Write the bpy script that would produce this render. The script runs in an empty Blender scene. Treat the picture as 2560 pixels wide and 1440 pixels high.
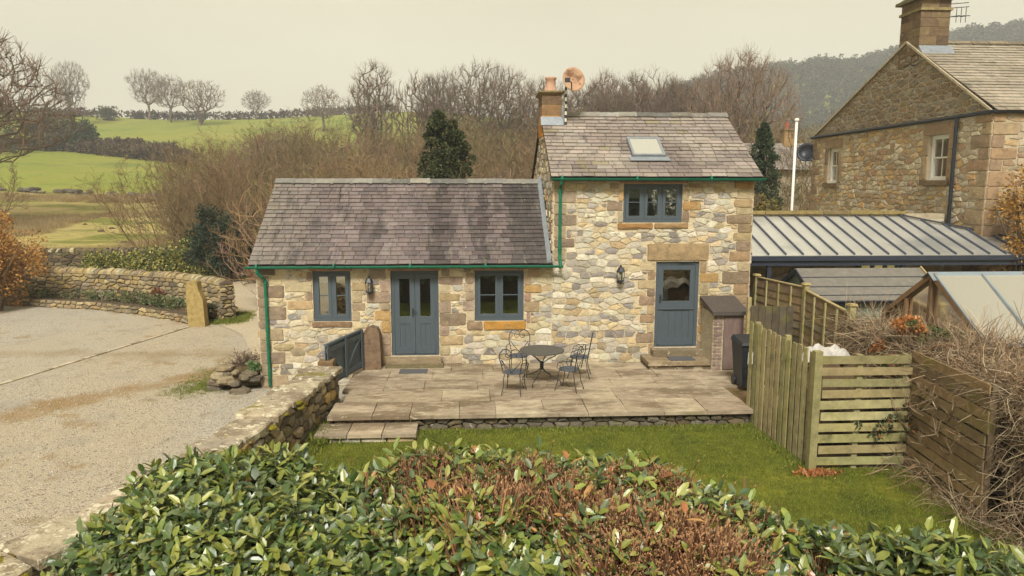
import bpy, bmesh, math, random
import numpy as np
from mathutils import Vector, Matrix, Euler

S = bpy.context.scene
COL = S.collection

# ------------------------------------------------------------------ camera, sky, sun, exposure
cam_d = bpy.data.cameras.new("camera"); cam = bpy.data.objects.new("camera", cam_d); COL.objects.link(cam)
cam_d.sensor_width = 36.0; cam_d.lens = 36.0*1800/2560; cam_d.clip_start = 0.05; cam_d.clip_end = 6000
CAM = Vector((0, 0, 4.18))
pi_, ya_, ro_ = math.radians(8.25), math.radians(3.25), math.radians(0.1)
fw = Vector((math.sin(ya_)*math.cos(pi_), math.cos(ya_)*math.cos(pi_), -math.sin(pi_)))
rt = Vector((math.cos(ya_), -math.sin(ya_), 0)); up = rt.cross(fw)
r2 = rt*math.cos(ro_)+up*math.sin(ro_); u2 = -rt*math.sin(ro_)+up*math.cos(ro_)
mw = Matrix((r2, u2, -fw)).transposed().to_4x4(); mw.translation = CAM
cam.matrix_world = mw
S.camera = cam

SUN_AZ, SUN_EL = math.radians(-9), math.radians(47)     # azimuth measured from straight behind the camera towards the right
w = bpy.data.worlds.new("World"); S.world = w; w.use_nodes = True
nt = w.node_tree; nt.nodes.clear()
out = nt.nodes.new("ShaderNodeOutputWorld"); bg = nt.nodes.new("ShaderNodeBackground")
sky = nt.nodes.new("ShaderNodeTexSky"); sky.sky_type = 'NISHITA'; sky.sun_disc = False
sky.sun_elevation = SUN_EL; sky.sun_rotation = math.pi-SUN_AZ; sky.air_density = 1.0; sky.dust_density = 4.0
tc = nt.nodes.new("ShaderNodeTexCoord")
noi = nt.nodes.new("ShaderNodeTexNoise"); noi.inputs["Scale"].default_value = 1.6; noi.inputs["Detail"].default_value = 5
mp = nt.nodes.new("ShaderNodeMapping"); mp.inputs["Scale"].default_value = (1, 1, 3.5)
rmp = nt.nodes.new("ShaderNodeValToRGB")
rmp.color_ramp.elements[0].position = .30; rmp.color_ramp.elements[0].color = (.67, .605, .425, 1)
rmp.color_ramp.elements[1].position = .74; rmp.color_ramp.elements[1].color = (.81, .745, .540, 1)
mul = nt.nodes.new("ShaderNodeMixRGB"); mul.blend_type = 'MULTIPLY'; mul.inputs[0].default_value = 1; mul.inputs[2].default_value = (.06, .06, .06, 1)
mx = nt.nodes.new("ShaderNodeMixRGB"); mx.inputs[0].default_value = .93      # overcast: cloud covers nearly all of the blue
nt.links.new(tc.outputs["Generated"], mp.inputs[0]); nt.links.new(mp.outputs[0], noi.inputs["Vector"])
nt.links.new(noi.outputs["Fac"], rmp.inputs[0]); nt.links.new(sky.outputs[0], mul.inputs[1])
nt.links.new(mul.outputs[0], mx.inputs[1]); nt.links.new(rmp.outputs[0], mx.inputs[2])
sep = nt.nodes.new("ShaderNodeSeparateXYZ"); grd = nt.nodes.new("ShaderNodeMapRange"); grd.inputs[1].default_value = 0; grd.inputs[2].default_value = .5; grd.inputs[3].default_value = 1.0; grd.inputs[4].default_value = .72
scl = nt.nodes.new("ShaderNodeVectorMath"); scl.operation = 'SCALE'
nt.links.new(tc.outputs["Generated"], sep.inputs[0]); nt.links.new(sep.outputs[2], grd.inputs[0]); nt.links.new(mx.outputs[0], scl.inputs[0]); nt.links.new(grd.outputs[0], scl.inputs["Scale"])     # hazy overcast: a little brighter low down
nt.links.new(scl.outputs[0], bg.inputs[0]); nt.links.new(bg.outputs[0], out.inputs[0])
bg.inputs[1].default_value = 0.42

sl = bpy.data.lights.new("sun", 'SUN'); sl.energy = 1.5; sl.angle = math.radians(15); sl.color = (1, .965, .89)
so = bpy.data.objects.new("sun", sl); COL.objects.link(so)
sd = Vector((math.sin(SUN_AZ)*math.cos(SUN_EL), -math.cos(SUN_AZ)*math.cos(SUN_EL), math.sin(SUN_EL)))
so.rotation_euler = sd.to_track_quat('Z', 'Y').to_euler(); so.location = (20, -30, 40)
S.view_settings.view_transform = 'Standard'; S.view_settings.look = 'None'
S.view_settings.exposure = 1.82; S.view_settings.gamma = 1.0
S.render.engine = 'CYCLES'
S.cycles.use_adaptive_sampling = True; S.cycles.adaptive_threshold = .025; S.cycles.max_bounces = 4; S.cycles.diffuse_bounces = 2; S.cycles.glossy_bounces = 3; S.cycles.transparent_max_bounces = 8; S.cycles.volume_bounces = 0

# ------------------------------------------------------------------ helpers
def C(r, g, b, k=.80):
    def f(c):
        c = c/255.0
        return (c/12.92 if c <= .04045 else ((c+.055)/1.055)**2.4)*k
    return (f(r), f(g), f(b))
def jit(c, rng, a=.12):
    k = 1+rng.uniform(-a, a); return (c[0]*k*(1+rng.uniform(-a, a)*.3), c[1]*k, c[2]*k*(1+rng.uniform(-a, a)*.3))
def lerp(a, b, t): return a+(b-a)*t
def mixc(a, b, t): return tuple(lerp(x, y, t) for x, y in zip(a, b))
def h1(x, s=0):      # smooth 1-D noise
    def r(i): return (math.sin(i*127.1+s*311.7)*43758.5453) % 1.0
    i = math.floor(x); f = x-i; f = f*f*(3-2*f); return lerp(r(i), r(i+1), f)
def h2(x, y, s=0):
    def r(i, j): return (math.sin(i*127.1+j*269.5+s*74.7)*43758.5453) % 1.0
    i = math.floor(x); j = math.floor(y); f = x-i; g = y-j; f = f*f*(3-2*f); g = g*g*(3-2*g)
    return lerp(lerp(r(i, j), r(i+1, j), f), lerp(r(i, j+1), r(i+1, j+1), f), g)

class MB:
    def __init__(s): s.v = []; s.f = []; s.c = []
    def add(s, v, f, col=(1, 1, 1)):
        o = len(s.v); s.v.extend(v); s.f.extend([tuple(i+o for i in q) for q in f]); s.c.extend([col]*len(v))
    def merge(s, m):
        o = len(s.v); s.v.extend(m.v); s.f.extend([tuple(i+o for i in q) for q in m.f]); s.c.extend(m.c)
    def hexa(s, p, col=(1, 1, 1)):     # 8 corners: bottom 4 ccw, top 4 ccw
        s.add([tuple(q) for q in p], [(3, 2, 1, 0), (4, 5, 6, 7), (0, 1, 5, 4), (1, 2, 6, 5), (2, 3, 7, 6), (3, 0, 4, 7)], col)
    def box(s, x0, x1, y0, y1, z0, z1, col=(1, 1, 1)):
        s.hexa([(x0, y0, z0), (x1, y0, z0), (x1, y1, z0), (x0, y1, z0), (x0, y0, z1), (x1, y0, z1), (x1, y1, z1), (x0, y1, z1)], col)
    def beam(s, a, b, wd, ht, col=(1, 1, 1), upv=(0, 0, 1)):
        a = Vector(a); b = Vector(b); d = (b-a).normalized(); u = Vector(upv)
        if abs(d.dot(u)) > .98: u = Vector((0, 1, 0))
        sx = d.cross(u).normalized()*wd/2; sz = sx.cross(d).normalized()*ht/2
        s.hexa([a-sx-sz, a+sx-sz, b+sx-sz, b-sx-sz, a-sx+sz, a+sx+sz, b+sx+sz, b-sx+sz], col)
    def tube(s, pts, rad, n=6, col=(1, 1, 1), cap=True):
        pts = [Vector(p) for p in pts]; m = len(pts)
        if not hasattr(rad, '__len__'): rad = [rad]*m
        o = len(s.v); u = None
        for i in range(m):
            d = (pts[min(i+1, m-1)]-pts[max(i-1, 0)])
            if d.length < 1e-9: d = Vector((0, 0, 1))
            d.normalize()
            if u is None:
                u = d.orthogonal().normalized()
            else:
                u = u-d*u.dot(d)
                u = d.orthogonal().normalized() if u.length < 1e-6 else u.normalized()
            vv = d.cross(u)
            for k in range(n):
                a = 2*math.pi*k/n; q = pts[i]+(u*math.cos(a)+vv*math.sin(a))*rad[i]; s.v.append((q.x, q.y, q.z))
        s.c.extend([col]*(m*n))
        for i in range(m-1):
            for k in range(n):
                k2 = (k+1) % n; s.f.append((o+i*n+k, o+i*n+k2, o+(i+1)*n+k2, o+(i+1)*n+k))
        if cap and n > 3:
            s.f.append(tuple(o+k for k in reversed(range(n)))); s.f.append(tuple(o+(m-1)*n+k for k in range(n)))
    def lathe(s, prof, c, n=20, col=(1, 1, 1)):
        o = len(s.v); m = len(prof)
        for r, z in prof:
            for k in range(n):
                a = 2*math.pi*k/n; s.v.append((c[0]+r*math.cos(a), c[1]+r*math.sin(a), c[2]+z))
        s.c.extend([col]*(m*n))
        for i in range(m-1):
            for k in range(n):
                k2 = (k+1) % n; s.f.append((o+i*n+k, o+i*n+k2, o+(i+1)*n+k2, o+(i+1)*n+k))
    def leaf(s, p, d, nrm, L, W, col):
        # pointed, folded leaf of 4 quads / 6 tris
        d = d.normalized(); sd_ = d.cross(nrm)
        if sd_.length < 1e-5: sd_ = d.orthogonal()
        sd_.normalize(); n_ = sd_.cross(d)
        P = lambda t, w_, h_: tuple(p+d*(L*t)+sd_*(W*w_)+n_*(L*h_))
        s.add([P(0, 0, 0), P(.32, .50, .05), P(.32, 0, 0), P(.32, -.50, .05), P(.74, .42, .03), P(.74, 0, -.02), P(.74, -.42, .03), P(1, 0, -.08)],
              [(0, 1, 2), (0, 2, 3), (1, 4, 5, 2), (2, 5, 6, 3), (4, 7, 5), (5, 7, 6)], col)

ORG = {}
def mesh(mb, off=(0, 0, 0), name="m", smooth=False):
    me = bpy.data.meshes.new(name)
    if any(off): v = [(a-off[0], b-off[1], c-off[2]) for a, b, c in mb.v]
    else: v = [tuple(p) for p in mb.v]
    me.from_pydata(v, [], mb.f)
    at = me.color_attributes.new("Col", 'FLOAT_COLOR', 'POINT')
    a = np.ones((len(v), 4), dtype=np.float32); 
    if v: a[:, :3] = np.array(mb.c, dtype=np.float32)
    at.data.foreach_set("color", a.ravel())
    if smooth: me.polygons.foreach_set("use_smooth", [True]*len(me.polygons))
    return me
def obj(name, mb, mat, parent=None, smooth=False):
    if parent is not None: org = ORG[parent]
    else:
        if mb.v:
            xs, ys, zs = zip(*mb.v); org = ((min(xs)+max(xs))/2, (min(ys)+max(ys))/2, min(zs))
        else: org = (0, 0, 0)
    me = mesh(mb, org, name, smooth); me.materials.append(mat)
    o = bpy.data.objects.new(name, me); COL.objects.link(o)
    if parent is not None: o.parent = parent
    else: o.location = org
    ORG[o] = org
    return o
def tag(o, label, cat, group=None):
    o["label"] = label; o["category"] = cat
    if group: o["group"] = group
    return o
def thing(name, label, cat, loc=(0, 0, 0), group=None):
    o = bpy.data.objects.new(name, None); o.empty_display_size = .2; COL.objects.link(o); o.location = loc; ORG[o] = tuple(loc)
    return tag(o, label, cat, group)
def struct(name, mb, mat, smooth=False):
    o = obj(name, mb, mat, None, smooth); o["kind"] = "structure"; return o
def dup(root, loc, rz=0, label=None, scale=1, group=None):
    def cp(o, par):
        c = o.copy(); COL.objects.link(c); c.parent = par
        for ch in o.children: cp(ch, c)
        return c
    r = cp(root, None); r.location = loc; r.rotation_euler = (0, 0, rz); r.scale = (scale,)*3 if not hasattr(scale, '__len__') else scale
    if label: r["label"] = label
    if group: r["group"] = group
    return r
def view_size(mb):
    xs, ys, zs = zip(*mb.v)
    c = Vector((sum(xs)/len(xs), sum(ys)/len(ys), sum(zs)/len(zs)))
    e = (max(xs)-min(xs))*(max(zs)-min(zs))+(max(ys)-min(ys))*(max(zs)-min(zs))*.4+(max(xs)-min(xs))*(max(ys)-min(ys))*.4
    return e/max((c-CAM).length_squared, 1)
def pieces(parent, lst, name, mat, rest, limit=295, prefer=None, smooth=False):
    key = prefer or view_size
    lst = sorted(lst, key=lambda m: -key(m))
    for m in lst[:limit]: obj(name, m, mat, parent, smooth)
    if len(lst) > limit:
        g = MB()
        for m in lst[limit:]: g.merge(m)
        o = obj(rest, g, mat, parent, smooth); o["kind"] = "stuff"

# ------------------------------------------------------------------ materials
def mat(name, col=None, rough=.85, var=.22, vs=6.0, bump=.25, bs=45.0, spots=(), spec=.25, metal=0.0, stretch=None, dist=.012, rnd=0.0, sub=0.0, detail=4, bands=()):
    """col None = per-piece colour attribute; spots = [(colour, scale, threshold, softness, strength)]"""
    m = bpy.data.materials.new(name); m.use_nodes = True; t = m.node_tree; L = t.links; N = t.nodes
    b = N["Principled BSDF"]
    b.inputs["Roughness"].default_value = rough; b.inputs["Specular IOR Level"].default_value = spec; b.inputs["Metallic"].default_value = metal
    g = N.new("ShaderNodeNewGeometry"); pos = g.outputs["Position"]
    if stretch:
        mpn = N.new("ShaderNodeMapping"); mpn.inputs["Scale"].default_value = stretch; L.new(pos, mpn.inputs[0]); vpos = mpn.outputs[0]
    else: vpos = pos
    if col is None:
        a = N.new("ShaderNodeAttribute"); a.attribute_name = "Col"; c = a.outputs["Color"]
    else:
        a = N.new("ShaderNodeRGB"); a.outputs[0].default_value = (*col, 1); c = a.outputs[0]
    if rnd:
        oi = N.new("ShaderNodeObjectInfo"); mr = N.new("ShaderNodeMapRange"); mr.inputs[3].default_value = 1-rnd; mr.inputs[4].default_value = 1+rnd
        L.new(oi.outputs["Random"], mr.inputs[0]); hs = N.new("ShaderNodeVectorMath"); hs.operation = 'SCALE'; L.new(c, hs.inputs[0]); L.new(mr.outputs[0], hs.inputs["Scale"]); c = hs.outputs[0]
    if var:
        n = N.new("ShaderNodeTexNoise"); n.inputs["Scale"].default_value = vs; n.inputs["Detail"].default_value = detail; n.inputs["Roughness"].default_value = .68
        L.new(vpos, n.inputs["Vector"])
        mr = N.new("ShaderNodeMapRange"); mr.inputs[1].default_value = .28; mr.inputs[2].default_value = .72; mr.inputs[3].default_value = 1-var; mr.inputs[4].default_value = 1+var
        L.new(n.outputs["Fac"], mr.inputs[0]); hs = N.new("ShaderNodeVectorMath"); hs.operation = 'SCALE'; L.new(c, hs.inputs[0]); L.new(mr.outputs[0], hs.inputs["Scale"]); c = hs.outputs[0]
    for i, (bc, (la, lb, lc), hw, sf, st, amp, ns) in enumerate(bands):      # strip of ground of another colour along the line la*x+lb*y=lc
        dt = N.new("ShaderNodeVectorMath"); dt.operation = 'DOT_PRODUCT'; dt.inputs[1].default_value = (la, lb, 0); L.new(pos, dt.inputs[0])
        n = N.new("ShaderNodeTexNoise"); n.inputs["Scale"].default_value = ns; n.inputs["Detail"].default_value = 5; n.inputs["Roughness"].default_value = .7; L.new(pos, n.inputs["Vector"])
        def mth(op, a, b_=None, c_=None):
            q = N.new("ShaderNodeMath"); q.operation = op
            for k, v in enumerate((a, b_, c_)):
                if v is None: continue
                if isinstance(v, (int, float)): q.inputs[k].default_value = v
                else: L.new(v, q.inputs[k])
            return q.outputs[0]
        dd = mth('ABSOLUTE', mth('SUBTRACT', dt.outputs["Value"], lc)); dd = mth('MULTIPLY_ADD', mth('SUBTRACT', n.outputs["Fac"], .5), amp, dd)
        mr = N.new("ShaderNodeMapRange"); mr.inputs[1].default_value = hw+sf; mr.inputs[2].default_value = hw; mr.inputs[3].default_value = 0; mr.inputs[4].default_value = st; L.new(dd, mr.inputs[0])
        mxn = N.new("ShaderNodeMixRGB"); L.new(mr.outputs[0], mxn.inputs[0]); L.new(c, mxn.inputs[1]); mxn.inputs[2].default_value = (*bc, 1); c = mxn.outputs[0]
    for i, (sc, ss, th, so_, st) in enumerate(spots):
        n = N.new("ShaderNodeTexNoise"); n.inputs["Scale"].default_value = ss; n.inputs["Detail"].default_value = 4; n.inputs["Roughness"].default_value = .66
        ad = N.new("ShaderNodeVectorMath"); ad.operation = 'ADD'; ad.inputs[1].default_value = (i*13.7+3.1, i*7.3, i*3.9); L.new(vpos, ad.inputs[0]); L.new(ad.outputs[0], n.inputs["Vector"])
        mr = N.new("ShaderNodeMapRange"); mr.inputs[1].default_value = th; mr.inputs[2].default_value = th+so_; mr.inputs[3].default_value = 0; mr.inputs[4].default_value = st
        L.new(n.outputs["Fac"], mr.inputs[0]); mxn = N.new("ShaderNodeMixRGB"); L.new(mr.outputs[0], mxn.inputs[0]); L.new(c, mxn.inputs[1]); mxn.inputs[2].default_value = (*sc, 1); c = mxn.outputs[0]
    L.new(c, b.inputs["Base Color"])
    if bump:
        n = N.new("ShaderNodeTexNoise"); n.inputs["Scale"].default_value = bs; n.inputs["Detail"].default_value = 2; L.new(vpos, n.inputs["Vector"])
        bm_ = N.new("ShaderNodeBump"); bm_.inputs["Strength"].default_value = bump; bm_.inputs["Distance"].default_value = dist; L.new(n.outputs["Fac"], bm_.inputs["Height"]); L.new(bm_.outputs[0], b.inputs["Normal"])
    if sub:
        tr = N.new("ShaderNodeBsdfTranslucent"); L.new(c, tr.inputs[0]); ms = N.new("ShaderNodeMixShader"); ms.inputs[0].default_value = sub
        L.new(b.outputs[0], ms.inputs[1]); L.new(tr.outputs[0], ms.inputs[2]); L.new(ms.outputs[0], N["Material Output"].inputs[0])
    return m
def glass_mat(name, refl=.35, tint=(.9, .95, .93), rough=.02):
    m = bpy.data.materials.new(name); m.use_nodes = True; t = m.node_tree; N = t.nodes; L = t.links; N.remove(N["Principled BSDF"])
    tr = N.new("ShaderNodeBsdfTransparent"); tr.inputs[0].default_value = (*tint, 1)
    gl = N.new("ShaderNodeBsdfGlossy"); gl.inputs["Roughness"].default_value = rough; gl.inputs[0].default_value = (1, .97, .92, 1)
    fr = N.new("ShaderNodeFresnel"); fr.inputs[0].default_value = 1.5
    mr = N.new("ShaderNodeMapRange"); mr.inputs[1].default_value = 0; mr.inputs[2].default_value = 1; mr.inputs[3].default_value = refl; mr.inputs[4].default_value = 1
    L.new(fr.outputs[0], mr.inputs[0]); ms = N.new("ShaderNodeMixShader"); L.new(mr.outputs[0], ms.inputs[0]); L.new(tr.outputs[0], ms.inputs[1]); L.new(gl.outputs[0], ms.inputs[2]); L.new(ms.outputs[0], N["Material Output"].inputs[0])
    return m
LICH = C(222, 215, 190); MOSS = C(120, 115, 40); DARK = C(62, 56, 48)
M = {}
M['rubble'] = mat('rubble_stone', None, .92, .20, 9, .7, 30, [(C(112, 106, 98), 7, .60, .08, .65), (C(206, 176, 130), 5, .62, .08, .45), (C(232, 224, 202), 10, .58, .10, .45), (C(88, 82, 76), 22, .64, .06, .55)], dist=.02)
M['block'] = mat('sandstone_block', None, .92, .26, 6, .8, 26, [(C(104, 88, 70), 4, .56, .14, .55), (C(206, 180, 134), 6, .60, .10, .45)], dist=.02)
M['mortar'] = mat('buff_mortar', C(216, 198, 164), .95, .16, 5, .8, 22, [(C(170, 160, 140), 3, .58, .1, .4)], dist=.03)
M['dry'] = mat('drystone', None, .95, .28, 9, .8, 26, [(C(202, 194, 168), 8, .62, .08, .6), (C(120, 116, 52), 4, .62, .10, .55), (C(70, 62, 52), 3.2, .60, .10, .5)], dist=.025)
M['gap'] = mat('dark_wall_core', C(88, 76, 60), 1, .3, 6, .5, 20)
M['slate_low'] = mat('mauve_slate', None, .72, .22, 9, .45, 50, [(C(60, 57, 56), 1.5, .52, .12, .60), (C(150, 142, 128), 3, .58, .1, .4), (C(216, 212, 196), 11, .68, .03, .85), (C(112, 104, 60), 1.2, .64, .06, .5)], stretch=(2.2, .6, .6), spec=.35, dist=.008)
M['slate_up'] = mat('pale_stone_slate', None, .8, .16, 9, .4, 50, [(C(206, 200, 170), 12, .70, .05, .5), (C(92, 84, 80), 2.0, .56, .12, .55), (C(140, 132, 80), 1.2, .66, .06, .5), (C(70, 64, 60), 9, .66, .04, .6)], stretch=(1.6, .8, .8), dist=.008)
M['ridge'] = mat('ridge_tile', None, .85, .25, 8, .5, 40, [(C(190, 188, 170), 9, .6, .08, .5)])
M['lead'] = mat('lead_flashing', C(150, 156, 162), .55, .2, 8, .2, 30, metal=.3)
M['green'] = mat('green_paint', C(8, 112, 82), .45, .22, 9, .05, 60, [(C(20, 58, 46), 5, .58, .08, .6), (C(70, 120, 96), 3, .62, .08, .4)], spec=.45)
M['blue'] = mat('blue_grey_paint', C(86, 97, 104, .72), .5, .10, 7, .12, 60, stretch=(3, 3, .6), spec=.35)
M['glass'] = glass_mat('window_glass', .30)
M['ghglass'] = glass_mat('greenhouse_glass', .55, (.88, .93, .92), .12)
M['iron'] = mat('dark_iron', C(62, 64, 68), .5, .2, 20, .2, 80, metal=.35, spec=.4)
M['black'] = mat('black_plastic', C(38, 42, 50), .45, .12, 8, .05, 60, spec=.4)
M['white'] = mat('white_paint', C(232, 230, 222, .88), .5, .05, 6, .03, 60)
M['fabric'] = mat('blind_fabric', C(232, 228, 214, .85), .9, .05, 20, .1, 60)
M['plaster'] = mat('interior_plaster', C(150, 140, 122), .9, .1, 2, 0)
M['boards'] = mat('weathered_boards', None, .9, .28, 6, .5, 30, [(C(128, 126, 48), 2.2, .54, .14, .50), (C(60, 56, 44), 2.6, .60, .12, .55)], stretch=(1, 1, 1), dist=.008)
M['wood'] = mat('raw_timber', None, .85, .22, 5, .35, 40, stretch=(4, 4, .8))
M['metalroof'] = mat('grey_metal_roof', C(226, 224, 214), .38, .08, 1.5, .04, 20, [(C(140, 146, 148), .35, .50, .15, .55)], metal=.55, spec=.5)
M['dkmetal'] = mat('dark_gutter', C(52, 58, 70), .45, .12, 6, .05, 60, spec=.4)
M['felt'] = mat('grey_roof_felt', C(124, 119, 110), .95, .2, 8, .5, 120, [(C(112, 84, 66), 1.0, .60, .10, .6)])
M['slab'] = mat('patio_flag', None, .88, .30, 5, .4, 34, [(C(112, 94, 72), 1.1, .48, .10, .70), (C(196, 180, 152), 3.6, .56, .08, .60), (C(96, 82, 64), 5, .60, .08, .50), (C(108, 100, 52), .9, .58, .08, .5), (C(222, 208, 182), 13, .62, .04, .6)], stretch=(.6, 1.4, 1))
M['dirtjoint'] = mat('mossy_joint', C(134, 108, 76), 1, .35, 9, .5, 40, [(C(88, 92, 40), 3, .52, .1, .7)])
M['gravel'] = mat('yard_gravel', C(196, 186, 168), .95, .42, 38, 1.0, 45, [(C(112, 104, 96), 16, .56, .08, .75), (C(196, 180, 150), .30, .46, .16, .50), (C(158, 126, 70), .55, .60, .07, .60), (C(150, 128, 84), 1.9, .60, .07, .45), (C(214, 206, 190), 34, .58, .06, .75), (C(168, 158, 144), .8, .55, .12, .4)], dist=.05, bands=[(C(206, 184, 146), (.98, .16, -5.2), 1.2, 1.4, .42, 2.8, .5), (C(160, 122, 58), (-.72, .69, 17.0), .18, .5, .8, 2.2, 1.3), (C(150, 124, 66), (.10, .99, 18.9), .10, .6, .5, 2.6, .8)])
M['lane'] = mat('lane_surface', C(204, 189, 160), .95, .38, 34, .9, 42, [(C(128, 118, 106), 16, .57, .08, .65), (C(202, 180, 142), .35, .46, .16, .65), (C(172, 148, 104), 1.1, .58, .1, .5), (C(216, 208, 190), 34, .58, .06, .6)], dist=.04)
M['lawn'] = mat('lawn_turf', C(112, 118, 32), .95, .34, 3.0, 1.0, 60, [(C(152, 148, 48), .55, .50, .10, .70), (C(52, 70, 22), .8, .52, .10, .7), (C(116, 96, 48), 2.4, .60, .06, .6)], dist=.04)
M['soil'] = mat('earth', C(96, 78, 56), 1, .3, 5, .8, 30, [(C(90, 96, 40), 1.3, .52, .12, .6)], dist=.04)
M['rough'] = mat('rough_pasture', C(190, 174, 104), .95, .34, 1.6, .9, 9, [(C(126, 132, 48), .10, .50, .08, .85), (C(214, 188, 132), .16, .50, .10, .80), (C(132, 128, 60), .6, .64, .08, .5), (C(206, 186, 136), .9, .64, .08, .5)], dist=.25, stretch=(.7, 1.5, 1))
M['pasture'] = mat('green_pasture', C(136, 144, 54), .95, .22, 1.2, .6, 6, [(C(152, 148, 66), .05, .46, .14, .75), (C(90, 114, 44), .07, .56, .10, .6), (C(132, 120, 64), .35, .60, .1, .4)], dist=.2)
M['twig'] = mat('bare_twigs', None, .9, .15, 3, 0, rnd=.26)
M['bark'] = mat('bark', None, .95, .3, 6, .4, 20)
M['leafy'] = mat('foliage', None, .6, .2, 4, 0, spec=.3, sub=.2, rnd=.12)
M['turf'] = mat('turf_blades', None, .7, .18, 5, 0, [(C(168, 160, 58), .45, .50, .08, .8), (C(54, 74, 22), .7, .50, .10, .75), (C(120, 100, 54), 1.7, .60, .05, .7)], spec=.25, sub=.2, rnd=.15)
M['laurel'] = mat('laurel_leaf', None, .40, .16, 18, .08, 60, spec=1.0, sub=.25, rnd=.16)
M['stem'] = mat('clipped_stem', None, .85, .2, 14, 0, rnd=.18)
M['moss'] = mat('moss', C(128, 116, 34), 1, .35, 14, .9, 60, dist=.02)
M['pot'] = mat('clay_pot', C(198, 158, 132), .85, .18, 8, .2, 40)
M['rust'] = mat('weathered_dish', C(196, 158, 126), .7, .12, 6, .1, 40, [(C(120, 84, 60), 3.0, .50, .12, .8)])
M['pebble'] = mat('pebble', None, .9, .2, 30, 0, rnd=.35)
M['bag'] = mat('white_sacking', C(196, 190, 182), .7, .15, 12, .4, 30, [(C(196, 110, 70), 4, .68, .05, .7)])
M['mat'] = mat('grey_doormat', C(96, 96, 98), 1, .2, 40, .6, 90)
M['brick'] = mat('box_brick', None, .95, .2, 9, .5, 40)
M['dim'] = mat('dark_furnishing', C(70, 58, 48), .9, .2, 5, 0)
M['paper'] = mat('white_paper', C(225, 222, 214, .85), .8, .03, 8, 0)
# ------------------------------------------------------------------ stonework helpers
def clip(poly, a, b, c):           # keep a*x+b*y <= c
    o = []; n = len(poly)
    for i in range(n):
        p, q = poly[i], poly[(i+1) % n]; dp = a*p[0]+b*p[1]-c; dq = a*q[0]+b*q[1]-c
        if dp <= 0: o.append(p)
        if (dp < 0 < dq) or (dq < 0 < dp):
            t = dp/(dp-dq); o.append((p[0]+(q[0]-p[0])*t, p[1]+(q[1]-p[1])*t))
    return o
def area(p): return .5*sum(p[i][0]*p[(i+1) % len(p)][1]-p[(i+1) % len(p)][0]*p[i][1] for i in range(len(p)))
def rubble(u0, u1, v0, v1, sx, sz, rng, holes=(), planes=(), gap=.012, jv=.30, minA=.0035):
    """irregular stones filling a rectangle, minus rectangular holes, cut by half planes (a,b,c)"""
    k = sz/sx; seeds = []; rows = []
    v = v0-sz*.2; r = 0
    while v < v1+sz:
        row = []; u = u0-sx*rng.random()
        while u < u1+sx:
            row.append((u+rng.uniform(-.2, .2)*sx, v+rng.uniform(-jv, jv)*sz)); u += sx*rng.choice((.55, .8, 1, 1.2, 1.6))
        rows.append(row); v += sz*rng.uniform(.75, 1.25); r += 1
    res = []
    for ri, row in enumerate(rows):
        near = [s for rr in rows[max(0, ri-2):ri+3] for s in rr]
        for s in row:
            if not (u0-sx*.5 < s[0] < u1+sx*.5 and v0-sz < s[1] < v1+sz): continue
            if any(h[0] < s[0] < h[1] and h[2] < s[1] < h[3] for h in holes): continue
            p = [(u0, v0), (u1, v0), (u1, v1), (u0, v1)]
            for q in near:
                if q is s: continue
                du, dv = (q[0]-s[0])*k, q[1]-s[1]
                if abs(du) > 3.2*sz or abs(dv) > 3.2*sz: continue
                # bisector in scaled space
                a, b = du*k, dv; c = a*(s[0]+q[0])/2+b*(s[1]+q[1])/2
                p = clip(p, a, b, c)
                if len(p) < 3: break
            if len(p) < 3: continue
            for a, b, c in planes:
                p = clip(p, a, b, c)
                if len(p) < 3: break
            if len(p) < 3: continue
            for h in holes:
                xs = [q[0] for q in p]; ys = [q[1] for q in p]
                if max(xs) <= h[0] or min(xs) >= h[1] or max(ys) <= h[2] or min(ys) >= h[3]: continue
                best = None
                for a, b, c in ((1, 0, h[0]), (-1, 0, -h[1]), (0, 1, h[2]), (0, -1, -h[3])):
                    t = clip(p, a, b, c)
                    if len(t) >= 3 and (best is None or area(t) > area(best)): best = t
                p = best or []
                if len(p) < 3: break
            if len(p) < 3 or area(p) < minA: continue
            res.append(inset(p, gap))
    return [p for p in res if p]
def inset(p, g):
    cx = sum(q[0] for q in p)/len(p); cy = sum(q[1] for q in p)/len(p); o = []
    n = len(p); out_ = list(p)
    for i in range(n):
        a, b = p[i], p[(i+1) % n]; dx, dy = b[0]-a[0], b[1]-a[1]; l = math.hypot(dx, dy)
        if l < 1e-6: continue
        nx, ny = dy/l, -dx/l; out_ = clip(out_, nx, ny, nx*a[0]+ny*a[1]-g)
        if len(out_) < 3: return None
    return out_
def roughen(p, rng, amp=.12):
    q = []
    n = len(p)
    for i in range(n):
        a, b = p[i], p[(i+1) % n]; l = math.hypot(b[0]-a[0], b[1]-a[1])
        q.append((lerp(a[0], b[0], .07), lerp(a[1], b[1], .07)))
        if l > .10:
            m = .5+rng.uniform(-.1, .1); nx, ny = -(b[1]-a[1]), b[0]-a[0]; j = rng.uniform(-.2, 1)*amp*.5
            q.append((lerp(a[0], b[0], m)+nx*j, lerp(a[1], b[1], m)+ny*j))
        if l > .03: q.append((lerp(a[0], b[0], .93), lerp(a[1], b[1], .93)))
    return q
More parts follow.
